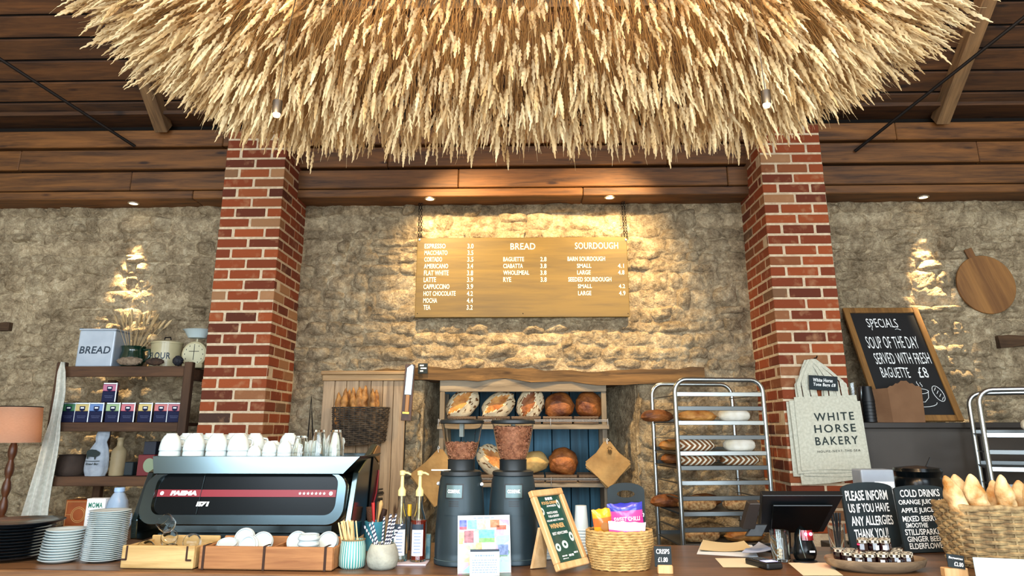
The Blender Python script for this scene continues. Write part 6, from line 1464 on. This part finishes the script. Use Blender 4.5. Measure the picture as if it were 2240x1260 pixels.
sp_ = empty('specials_board', (0, 0, 0), 'oak framed specials chalkboard leaning against the stone wall', 'chalkboard'); sp_.matrix_world = M_
fb = .042; M_oakf = wood('oak_frame', '#5e3d17', '#9a6d34', 2, fine=36, rough=.6, rnd=.05, knots=False)
for x in (fb / 2, w - fb / 2): MB().box((x, .010, h / 2), (fb, .024, h)).build('frame_stile', M_oakf, sp_, bevel=.003)
for z_ in (fb / 2, h - fb / 2): MB().box((w / 2, .010, z_), (w - 2 * fb, .022, fb)).build('frame_rail', M_oakf, sp_, bevel=.003)
pn_ = MB().box((w / 2, .014, h / 2), (w - 2 * fb + .01, .006, h - 2 * fb + .01)).build('slate', mat('black_slate', '#0b0c0e', .7), sp_)
for s_, x0, x1, z0, z1 in (('SPECIALS', .26, .66, .815, .90), ('SOUP OF THE DAY', .17, .83, .62, .73), ('SERVED WITH FRESH', .20, .90, .48, .58), ('BAGUETTE', .22, .57, .36, .45), ('£8', .68, .80, .36, .45)):
    letter(MB(), s_, w * x0, h * z0, w * x1, h * z1, .0103, bold=.0, wob=.03).build('chalk_lettering', M_chalk, pn_)
dw = MB()
def stroke(pts, r_=.0022): dw.tube([(w * x, .0100, h * z_) for x, z_ in pts], r_, 4)
stroke([(.30 + .001 * i, .80 - .012 * math.sin(i * .8)) for i in range(0, 8)]); stroke([(.60 + .018 * i, .795 + .006 * math.sin(i)) for i in range(5)])
stroke([(.60 + .12 * math.cos(a * PI / 8), .245 + .022 * math.sin(a * PI / 8)) for a in range(17)]); stroke([(.50, .24), (.52, .18), (.57, .155), (.63, .155), (.69, .19), (.715, .245)]); stroke([(.44 + .0, .145)] + [(.60 + .17 * math.cos(a * PI / 8), .15 + .035 * math.sin(a * PI / 8)) for a in range(8, 17)])
stroke([(.62 + .008 * math.sin(i * 1.5), .28 + .012 * i) for i in range(5)]); stroke([(.66 + .008 * math.sin(i * 1.5), .28 + .010 * i) for i in range(5)])
stroke([(.83 + .085 * math.cos(a) * .5 + .10 * math.sin(a) * .45, .225 - .085 * math.cos(a) * .75 * .9 + .03 * math.sin(a)) for a in [i * PI / 9 for i in range(19)]])
for q in (-.5, -.15, .2, .55): stroke([(.83 + .05 * q - .012, .225 - .075 * q - .012), (.83 + .05 * q + .016, .225 - .075 * q + .012)])
tag(dw.build('chalk_drawing', M_chalk, pn_), 'chalk drawing of a soup bowl and a baguette')
# crown topped paper bag
a = P(1985, 921, 5.02); s = 1 / ppm(a); w, h = 74 * s, 92 * s
o = empty('paper_sack', (a.x, 5.02, zc_), 'brown paper sack with a zigzag top before the specials board', 'paper sack')
top = [(w / 2, h * .80)] + [(w / 2 - w * i / 12, h * (.82 + .18 * (1 - abs(i - 6) / 6)) - (.0 if i % 2 else .010)) for i in range(1, 12)] + [(-w / 2, h * .80)]
M_sack = mat('brown_sack', '#6e4c30', .85, col2='#7d5a3c', scale=6, bump=.2)
MB().prism([(-w * .46, 0), (w * .48, 0)] + top, -.02, -.018).build('front_panel', M_sack, o)
MB().prism([(-w * .46, 0), (w * .48, 0)] + [(x, z_ - .01) for x, z_ in top], .016, .018).build('back_panel', M_sack, o)
MB().add([(-w * .46, -.019, 0), (-w * .78, .06, 0), (-w * .80, .06, h * .78), (-w / 2, -.019, h * .80)], [(0, 1, 2, 3), (3, 2, 1, 0)]).build('side_gusset', M_sack, o)
# cups, bottle and jug beside the sack
def on_dc(px, Y=5.08): return Vector((P(px, 921, Y).x, Y, zc_ + .0005))
cm_ = MB().lathe([(.0005, 0), (.030, 0), (.042, .10), (.044, .1015), (.0405, .102), (.0290, .003), (.0005, .003)], 20, cap0=False, cap1=False).mesh('black_cup', M_blackmat, smooth=40)
q = on_dc(1905, 5.10)
for i in range(7): tag(inst('black_cup', cm_, None, T(q.x, q.y, q.z + .1035 + .022 * i) @ RX(PI)), 'black takeaway cup stacked by the specials board, %s from the bottom' % ords[i], 'cup', 'black takeaway cups')
q = on_dc(1893, 5.20); tag(MB().lathe([(.025, 0), (.027, .20), (.022, .235), (.012, .245)], 20).build('steel_flask', M_steel_b, loc=q, smooth=50), 'slim steel flask standing on the back counter', 'flask')
q = on_dc(1873, 5.12); tag(MB().lathe([(.028, 0), (.030, .003), (.034, .26), (.032, .26), (.027, .012), (.0005, .010)], 22, cap1=False).build('tall_glass', M_glass, loc=q, smooth=50), 'tall clear glass beside the brick pillar on the back counter', 'glass')
# round wooden peel on the wall
a = P(2158, 622, YW - .05); s = 1 / ppm(a)
pe = empty('bread_peel', a, 'round wooden bread peel with a short handle on the stone wall', 'bread peel', rot=(0, -.32, 0))
M_peel = wood('peel_wood', '#6b441c', '#9c6c35', 2, fine=26, rough=.6, rnd=0, knots=False)
MB().prism([(63 * s * math.cos(i * PI / 24), 65 * s * math.sin(i * PI / 24)) for i in range(48)], 0, .018).build('paddle', M_peel, pe, bevel=.003)
MB().prism([(-8 * s, 60 * s), (8 * s, 60 * s), (9 * s, 85 * s), (-9 * s, 85 * s)], .001, .017).build('handle', wood('peel_handle', '#4e3014', '#7a4f24', 2, fine=26, rnd=0, knots=False), pe, bevel=.003)
# black urn and grey tin on a low table behind the chalk boards
ZS_ = .96; p = P(1975, 1100, 4.15)
sd_ = empty('side_table', (p.x, 4.15, 0), 'low dark side table behind the counter carrying the urn', 'table')
MB().box((0, 0, ZS_ - .02), (.75, .42, .038)).build('table_top', M_dkcab, sd_, bevel=.003)
for x in (-.33, .33):
    for y in (-.17, .17): MB().box((x, y, (ZS_ - .04) / 2), (.045, .045, ZS_ - .04)).build('leg', M_dkcab, sd_)
p = P(2012, 1070, 4.12); k = 1 / ppm(p)
o = empty('black_urn', (p.x, 4.12, ZS_), 'large glossy black urn behind the cold drinks board', 'urn')
zt_ = P(2012, 1018, 4.12).z - ZS_
MB().lathe([(50 * k, 0), (52 * k, .01), (54 * k, zt_ * .6), (52 * k, zt_ * .80), (46 * k, zt_ * .86), (48 * k, zt_ * .90), (50 * k, zt_ * .93), (47 * k, zt_ * .97), (20 * k, zt_ * .99), (.0005, zt_)], 40, cap1=False).build('urn_body', M_blackgloss, o, smooth=40)
MB().tube([(44 * k, -.01, zt_ * .86), (60 * k, -.01, zt_ * .84), (62 * k, -.01, zt_ * .7), (52 * k, -.01, zt_ * .6)], .008, 8).build('handle', M_blackmat, o, smooth=60)
MB().tube([(20 * k, 0, zt_ * .98), (32 * k, 0, zt_ * 1.10)], .005, 6).build('ladle_handle', M_blackmat, o)
p = P(1922, 1070, 4.06); k = 1 / ppm(p); zt_ = P(1922, 1027, 4.06).z - ZS_
o = empty('storage_tin', (p.x, 4.06, ZS_), 'pale grey storage tin with a white label behind the allergy board', 'tin')
MB().box((0, .05, zt_ / 2), (72 * k, .12, zt_)).build('tin_body', mat('grey_tin', '#8f98a3', .4, col2='#a3adb6', scale=4), o, bevel=.008, segs=2)
lb = MB().box((12 * k, -.0115, zt_ - 38 * k), (42 * k, .001, 26 * k)).build('paper_label', M_paper, o)
letter(MB(), 'Demerara', -3 * k, zt_ - 42 * k, 28 * k, zt_ - 34 * k, -.0125, shear=.25, bold=0).build('lettering', M_ink, lb)
# ================================================================== rustic shelves, lamp and cloth on the left
M_old = wood('old_shelf_wood', '#2e1c0f', '#5e4028', 0, fine=30, rough=.8, rnd=.1)
M_oldv = wood('old_post_wood', '#2e1c0f', '#5e4028', 2, fine=30, rough=.8, rnd=.1)
YSF, YSB = 4.98, 5.36
xl_, xr_ = P(140, 812, YSF).x, P(402, 812, YSF).x; xc = (xl_ + xr_) / 2; ws = xr_ - xl_
su = empty('rustic_shelves', (xc, YSF, 0), 'rustic dark wooden shelf unit against the stone wall', 'shelves')
zs = lambda py, Y=YSF: P(270, py, Y).z
lev = [(801, 824), (924, 944), (1043, 1064), (1160, 1180)]
ztops = []
for a, b_ in lev:
    z0, z1 = zs(b_), zs(a); ztops.append(z1)
    MB().box((0, .012, (z0 + z1) / 2), (ws, .024, z1 - z0)).build('shelf_edge', M_old, su, bevel=.004)
    MB().box((0, .21, z1 - .012), (ws, .36, .022)).build('shelf_board', M_old, su)
ztp = zs(792)
for x, y in ((-ws / 2 - .028, .02), (ws / 2 + .028, .02), (-ws / 2 + .13, .385), (ws / 2 + .028, .385)):
    MB().box((x, y, (ztp if y < .1 else zs(824)) / 2), (.055, .05, (ztp if y < .1 else zs(824)))).build('post', M_oldv, su, bevel=.004)
MB().box((ws / 2 + .028, .20, zs(812) - .02), (.05, .33, .07)).build('end_rail', M_old, su)
def on(level, px, Y=YSF + .14):
    z_ = ztops[level]; d = ray(px, (lev[level][0])); q = CAM + d * (Y / d.y); return Vector((q.x, Y, z_ + .0005)), 1 / ppm(q)
# ---- bread bin
q, k = on(0, 203, YSF + .06)
o = empty('bread_bin', q, 'pale blue enamel bread bin on the top shelf', 'bread bin', rz=.03)
w, h = 80 * k, 80 * k
M_enam = mat('enamel_blue', '#a3b0bd', .35, col2='#b1bdc8', scale=8, coat=.3)
MB().box((0, .11, h / 2), (w, .22, h)).build('bin_body', M_enam, o, bevel=.010, segs=2)
MB().box((0, .11, h + .006), (w + .008, .228, .012)).build('lid', M_enam, o, bevel=.003)
for x in (-w * .48, w * .22): MB().box((x, .01, h + .013), (.022, .012, .008)).build('hinge', M_dark_iron, o)
letter(MB(), 'BREAD', -w * .43, h * .36, w * .42, h * .56, -.0008, bold=.02, shear=.12).build('lettering', mat('enamel_ink', '#1c3040', .5), o)
# ---- green jug of wheat
q, k = on(0, 287, YSF + .15)
o = empty('wheat_jug', q, 'dark green glazed jug holding dried wheat on the top shelf', 'jug')
hj = 46 * k
MB().lathe([(20 * k, 0), (25 * k, hj * .25), (26 * k, hj * .5), (23 * k, hj * .75), (23 * k, hj * .85), (26 * k, hj), (24 * k, hj), (21 * k, hj * .8), (22 * k, hj * .4), (.0005, hj * .1)], 28, cap1=False).build('jug_body', mat('green_glaze', '#0d2a1e', .15, coat=.5), o, smooth=50)
MB().tube([(24 * k, 0, hj * .85), (36 * k, 0, hj * .85), (38 * k, 0, hj * .5), (26 * k, 0, hj * .3)], .010, 8).build('handle', MATS['green_glaze'], o, smooth=60)
rs = random.Random(21); M_dry = mat('dried_grass', '#a2865a', .8, col2='#cdb284', scale=5, rnd=.15)
dv = []
for s_ in range(4):
    mb = MB(); L_ = .30; mb.tube([(0, 0, 0), (.004 * s_, 0, L_ * .6), (.012 * s_ - .01, 0, L_)], [.0016, .0014, .0012], 4); mb.tube([(.012 * s_ - .01, 0, L_ - .07), (.012 * s_ - .009, 0, L_ - .045), (.013 * s_ - .009, 0, L_ - .01), (.014 * s_ - .009, 0, L_ + .01)], [.003, .0105, .009, .001], 6); dv.append(mb.mesh('dried_wheat', M_dry, smooth=60))
for i in range(24):
    a = -.46 + 1.12 * i / 23; b_ = -1 if i % 2 else 1
    tag(inst('dried_wheat', dv[i % 4], None, T(q.x + a * .05, q.y + .018 * b_, q.z + hj * .62) @ RY(a * .95) @ RX(-.16 * b_ + rs.uniform(-.05, .05)) @ SCL(1, 1, rs.uniform(.85, 1.1))), 'dried wheat stem standing in the green jug', 'wheat', 'dried wheat in the jug')
# ---- flour tin
q, k = on(0, 360, YSF + .22)
o = empty('flour_tin', q, 'cream enamel flour tin with a lid on the top shelf', 'tin')
ht_ = 54 * k
M_cre = mat('enamel_cream', '#a99f7a', .4, col2='#b8ae8a', scale=6, coat=.2)
MB().lathe([(32 * k, 0), (32 * k, ht_), (30 * k, ht_)], 32).build('tin_body', M_cre, o, smooth=40)
MB().lathe([(33.5 * k, ht_ - .004), (33.5 * k, ht_ + .008), (26 * k, ht_ + .018), (.0005, ht_ + .024)], 32, cap1=False).build('lid', M_cre, o, smooth=40)
MB().tube([(-.025, 0, ht_ + .02), (-.02, 0, ht_ + .045), (.02, 0, ht_ + .045), (.025, 0, ht_ + .02)], .005, 8).build('lid_handle', M_dark_iron, o)
vs, f_ = text_mesh('FLOUR', .02, 1.1)
MB().add([((32.4 * k) * math.sin((a - .5) * 1.5), -(32.4 * k) * math.cos((a - .5) * 1.5), ht_ * .34 + ht_ * .26 * b_) for a, b_ in vs], f_).build('lettering', MATS['enamel_ink'], o)
# ---- kitchen scale
q, k = on(0, 424, YSF + .20)
o = empty('kitchen_scale', q, 'cream kitchen scale with round dial and pale pan', 'scale')
rd = 28 * k; zd = P(419, 776, YSF + .22).z - q.z
MB().prism([(rd * math.cos(i * PI / 18), zd + rd * math.sin(i * PI / 18)) for i in range(36)], -.02, .045).build('dial_case', M_cre, o, bevel=.006, segs=2)
df = MB().prism([(rd * .84 * math.cos(i * PI / 18), zd + rd * .84 * math.sin(i * PI / 18)) for i in range(36)], -.0225, -.020).build('dial_face', mat('dial_cream', '#c2bd9c', .5), o)
nd = MB().box((0, -.024, zd + rd * .1), (.004, .001, rd * 1.1)).box((0, -.024, zd + rd * .22), (rd * .8, .001, .004)); nd.build('needle', M_blackmat, df)
for i in range(12):
    a = i * PI / 6; MB().box((rd * .72 * math.sin(a), -.0232, zd + rd * .72 * math.cos(a)), (.004, .001, .010), M=None).build('tick', M_blackmat, df)
MB().box((0, .012, (zd - rd) / 2 + .012), (rd * 1.6, .09, max(.02, zd - rd + .024))).build('base', M_cre, o, bevel=.004)
MB().tube([(0, .01, zd + rd * .9), (0, .01, zd + rd + .03)], .008, 8).build('pillar_rod', M_cre, o)
zp = P(419, 742, YSF + .22).z - q.z; zp2 = P(419, 722, YSF + .22).z - q.z
MB().lathe([(.008, zp - .002), (20 * k, zp + .006), (30 * k, zp2 - .008), (34 * k, zp2), (33 * k, zp2 + .001), (29 * k, zp2 - .006), (.0005, zp + .008)], 32, c=(0, .01, 0), cap1=False, sy=.8).build('pan', mat('enamel_white', '#b9c9c9', .3, coat=.3), o, smooth=50)
# ---- dried teasels and cones lying on the shelf
def furry(rx, rz_, seed): 
    def fn(u, v):
        a = 2 * PI * u; t = PI * v; n_ = 1 + .25 * noise.noise((u * 14 + seed, v * 12, seed)) ; return (-math.cos(t) * rx * n_, math.sin(t) * math.cos(a) * rz_ * n_, math.sin(t) * math.sin(a) * rz_ * n_ + rz_)
    return MB().grid(fn, 20, 16, wrap=True)
for px, rx, rz_, m, lab, yy in ((282, .085, .030, mat('fluff', '#6e5c4a', .95, col2='#9a8770', scale=40, bump=.8, bscale=200), 'fluffy grey brown seed heads lying in front of the green jug', YSF + .035), (338, .060, .026, mat('cone_brown', '#2e2018', .9, col2='#4a3526', scale=30, bump=.8, bscale=90), 'long dark pine cone lying on the top shelf', YSF + .035), (388, .034, .034, mat('pod_black', '#15161c', .7, col2='#24252c', scale=30, bump=.8, bscale=90), 'round blackish seed pod in front of the flour tin', YSF + .05)):
    q, k = on(0, px, yy); q.z += .006; tag(furry(rx, rz_, px).build('seed_head', m, loc=q, smooth=70), lab, 'seed head')
# ---- row of coffee tins
navy = mat('tin_navy', '#10163a', .65, spec=.2)
M_tinlid = mat('tin_lid', '#9da6a8', .35, metal=.7)
def tin(px, level, col, label, z_add=0, Y=YSF + .07):
    q, k = on(level, px, Y); q.z += z_add; w, h = 31 * k, 43 * k; o = empty('coffee_tin', q, label, 'tin', 'coffee tins on the second shelf', rz=.25)
    MB().box((0, w * .3, h * .28), (w * .9, w * .66, h * .56)).build('tin_lower', navy, o, bevel=.003)
    cm2 = mat('tin_' + col, col, .35); MB().box((0, w * .3, h * .73), (w * .9, w * .66, h * .34)).build('tin_upper', cm2, o, bevel=.002)
    MB().box((0, w * .3, h * .94), (w * .9, w * .66, h * .09)).build('lid', M_tinlid, o, bevel=.003)
    MB().box((w * .44, -.001 - w * .02, h * .5), (w * .07, .003, h * .97)).build('edge_strip', M_white, o)
    MB().prism([(-w * .17, h * .60), (0, h * .55), (w * .17, h * .60), (w * .18, h * .80), (-w * .18, h * .80)], -.0315 * 0 - w * .03 - .0012, -w * .03 - .0002).build('shield', navy, o)
    MB().box((0, -w * .03 - .0018, h * .72), (w * .22, .001, h * .07)).build('shield_mark', M_white, o)
    tag(bars([(.15, .85, .30, .33), (.2, .8, .22, .25)], -w * .03 - .0010, w * .8, h, .03).build('small_print', mat('tin_print', '#3a4268', .6), o, loc=(-w * .4, 0, 0)), kind='stuff')
    return h
cols = [(146, '#1f6a3c', 'green'), (176, '#b59a3a', 'mustard yellow'), (207, '#2a5fa0', 'blue'), (243, '#7d9a5a', 'sage green'), (276, '#b83a4a', 'red'), (314, '#c0a23c', 'yellow'), (349, '#b5453f', 'brick red'), (379, '#a83a48', 'dark red')]
for i, (px, c, nm_) in enumerate(cols): hh = tin(px, 1, c, '%s and navy coffee tin in the row, %s from the cloth' % (nm_, ords[i]))
tin(230, 1, '#a0285a', 'magenta and navy coffee tin standing on top of the row', hh + .001, YSF + .085)
# ---- third shelf: pot, bag, bottle, boxes
q, k = on(2, 152, YSF + .16)
MB_ = MB().lathe([(30 * k, 0), (36 * k, 10 * k), (31 * k, 28 * k), (26 * k, 40 * k), (28 * k, 43 * k), (25 * k, 43 * k), (24 * k, 38 * k), (30 * k, 12 * k), (.0005, 5 * k)], 28, cap1=False)
tag(MB_.build('clay_pot', mat('dark_clay', '#2e221a', .85, col2='#3d2e24', scale=10, bump=.3), loc=q, smooth=50), 'dark clay pot on the third shelf behind the cloth', 'pot')
q, k = on(2, 207, YSF + .08)
o = empty('bread_bag', q, 'pale blue cloth bread bag printed with a pig', 'cloth bag')
M_bag = mat('bag_cloth', '#8d97a3', .9, col2='#a3adb7', scale=20, bump=.5, bscale=30, sheen=.2)
def bg(u, v):
    a = 2 * PI * u; w = [21, 25, 25, 24, 22, 18, 12, 15, 13][min(8, int(v * 8))]; w2 = [21, 25, 25, 24, 22, 18, 12, 15, 13][min(8, int(v * 8) + 1)]; w = w + (w2 - w) * (v * 8 - int(v * 8)); f = 1 + .06 * math.sin(7 * a + v * 3); return (w * k * math.cos(a) * f + 8 * k * v * v, w * k * .6 * math.sin(a) * f, 95 * k * v)
MB().grid(bg, 28, 20, wrap=True).build('bag_body', M_bag, o, smooth=80)
pig = [(-16, 52), (-17, 46), (-15, 42), (-14, 36), (-12, 36), (-11, 41), (2, 40), (3, 35), (5, 35), (6, 41), (10, 42), (13, 45), (14, 49), (10, 52), (7, 53), (5, 55), (-6, 56), (-12, 55)]
def bgy(x, z_): return -.62 * k * 24 - .004 + .00025 * (x * x) * k * 12
MB().add([(x * k, bgy(x, z_), z_ * k) for x, z_ in pig], [tuple(range(len(pig)))]).build('printed_pig', M_ink, o)
vs, f_ = text_mesh('Bread Bag', .02, 1.0, .2); MB().add([((-15 + 28 * a) * k, bgy(-15 + 28 * a, 0), (22 + 6 * b_) * k) for a, b_ in vs], f_).build('lettering', M_ink, o)
MB().add([((-17 + 32 * a) * k, bgy(-17 + 32 * a, 0), (31 + b_ * 1.3) * k) for a, b_ in ((0, 0), (.5, -.5), (1, 0), (1, 1), (.5, .5), (0, 1))], [(0, 1, 2, 3, 4, 5)]).build('printed_line', M_ink, o)
q, k = on(2, 254, YSF + .12)
tag(MB().lathe([(15 * k, 0), (16 * k, 2 * k), (16 * k, 50 * k), (13 * k, 56 * k), (7 * k, 62 * k), (6.5 * k, 74 * k), (8 * k, 76 * k), (8 * k, 80 * k), (5 * k, 80 * k)], 26).build('stoneware_bottle', mat('stoneware', '#8a7a5a', .6, col2='#a08f6c', scale=8), loc=q, smooth=50), 'tan stoneware bottle on the third shelf', 'bottle')
q, k = on(2, 315, YSF + .10)
o = empty('red_box', q, 'dark red box with a round pale emblem on the third shelf', 'box')
MB().box((0, .05, 22 * k), (36 * k, .1, 44 * k)).build('box_body', mat('box_red', '#6e1a20', .5), o, bevel=.002)
MB().prism([(8 * k + 13 * k * math.cos(i * PI / 10), 22 * k + 15 * k * math.sin(i * PI / 10)) for i in range(20)], -.0022, -.0006).build('emblem', mat('emblem_sage', '#8a9a7c', .6), o)
q2 = q + Vector((0, .02, 44 * k)); tag(MB().box((0, .05, 14 * k), (27 * k, .08, 28 * k)).build('blue_box', mat('box_dark_blue', '#101a2c', .5), loc=q2, bevel=.002), 'dark blue box standing on the red box', 'box')
q, k = on(2, 282, YSF + .15); tag(MB().box((0, 0, 14 * k), (22 * k, .06, 28 * k)).build('dark_canister', mat('canister_teal', '#14242a', .5), loc=q, bevel=.004), 'small dark teal canister behind the stoneware bottle', 'canister')
# ---- orange tin on the lowest shelf
q, k = on(3, 160, YSF + .10)
o = empty('orange_tin', q, 'old orange tin with pale scrollwork on the lowest shelf', 'tin')
MB().box((0, .06, 29 * k), (50 * k, .12, 58 * k)).build('tin_body', mat('orange_paint', '#8f4416', .5, col2='#a85520', scale=10), o, bevel=.004)
em2 = MB()
for r_ in (16, 13): em2.tube([(6 * k + r_ * k * math.cos(i * PI / 10), -.001, 27 * k + r_ * k * math.sin(i * PI / 10)) for i in range(20)], .0022, 4, closed=True)
em2.build('scroll_ring', mat('scroll_cream', '#c99a5e', .6), o)
fr2 = MB()
for a, b_ in (((-22, 4), (22, 4)), ((22, 4), (22, 54)), ((22, 54), (-22, 54)), ((-22, 54), (-22, 4)), ((-22, 27), (-10, 27))): fr2.tube([(a[0] * k, -.001, a[1] * k), (b_[0] * k, -.001, b_[1] * k)], .0018, 4)
fr2.build('scroll_border', MATS['scroll_cream'], o)
# ---- linen cloth draped from the top corner
M_linen = mat('linen', '#b4b4a8', .9, col2='#c8c8bd', scale=50, bump=.3, bscale=140, sheen=.3)
Yc = YSF - .052
edge = [(792, 134, 142), (815, 126, 144), (860, 122, 143), (920, 112, 131), (960, 98, 129), (1010, 85, 122), (1060, 70, 113), (1110, 55, 106), (1140, 46, 104)]
def cl_(u, v):
    t = v * (len(edge) - 1); i = min(len(edge) - 2, int(t)); f = t - i; y = edge[i][0] + (edge[i + 1][0] - edge[i][0]) * f; a = edge[i][1] + (edge[i + 1][1] - edge[i][1]) * f; b_ = edge[i][2] + (edge[i + 1][2] - edge[i][2]) * f
    p = P(a + (b_ - a) * u, y, Yc); p.y += -.018 * math.sin(u * 17 + v * 1.5) * min(1, v * 2) - .012 * math.sin(u * 7); return p
mb = MB().grid(cl_, 30, 26); n0 = len(mb.v); mb.add([Vector(v) + Vector((0, .004, 0)) for v in mb.v[:n0]], [tuple(reversed(f)) for f in mb.f])
tag(mb.build('linen_cloth', M_linen, smooth=80), 'long pale linen cloth hanging from the corner of the shelves', 'cloth')
# ---- table lamp with a turned stem
YL = 4.72
pt_, pb_ = P(44, 890, YL), P(44, 968, YL); k = 1 / ppm(pt_)
lp = empty('table_lamp', (pt_.x, YL, 1.0), 'lit table lamp with an orange fabric shade beside the shelves', 'lamp')
def shade_mat():
    m = mat('lamp_shade_fabric', '#b5917a', .9, col2='#c4a38c', scale=60, stretch=(1, 1, 6), bump=.2, bscale=200)
    nt = m.node_tree; b = nt.nodes['Principled BSDF']; tr_ = nt.nodes.new('ShaderNodeBsdfTranslucent'); tr_.inputs[0].default_value = (*srgb('#e6c4a8'), 1); mx = nt.nodes.new('ShaderNodeMixShader'); mx.inputs[0].default_value = .45
    nt.links.new(b.outputs[0], mx.inputs[1]); nt.links.new(tr_.outputs[0], mx.inputs[2]); nt.links.new(mx.outputs[0], nt.nodes['Material Output'].inputs[0]); return m
r0, r1 = 44 * k, 50 * k; zt_, zb_ = pt_.z - 1, pb_.z - 1
MB().lathe([(r1, zb_), (r0, zt_), (r0 - .002, zt_), (r1 - .002, zb_)], 36, cap0=False, cap1=False).build('lamp_shade', shade_mat(), lp, smooth=60)
MB().tube([((r0 - .001) * Vector((math.cos(i * PI / 18), math.sin(i * PI / 18), 0))) + Vector((0, 0, zt_)) for i in range(36)], .003, 5, closed=True).build('shade_ring', M_dark_iron, lp)
prf = [(.06, 0), (.06, .012), (.02, .03)]; zz2 = .03
while zz2 < zb_ + .04: prf += [(.014, zz2 + .006), (.022, zz2 + .03), (.024, zz2 + .055), (.020, zz2 + .085), (.013, zz2 + .105)]; zz2 += .11
prf = [(r_ * 1.1, z_) for r_, z_ in prf if z_ < zb_ + .05]
MB().lathe(prf, 18).build('turned_stem', wood('lamp_wood', '#2a140a', '#5b3218', 2, fine=30, rough=.4, knots=False), lp, smooth=50)
MB().lathe([(.0005, zb_ + .14), (.022, zb_ + .13), (.03, zb_ + .10), (.02, zb_ + .07), (.012, zb_ + .05)], 16, cap0=False).build('bulb', M_bulb, lp, smooth=60)
MB().box((0, -.02, -.51), (.5, .36, 1.0)).build('stand', M_old, lp)
light('table_lamp_glow', 'POINT', (pt_.x, YL, 1 + zb_ + .10), 9, (1.0, .76, .50), shadow_soft_size=.03)
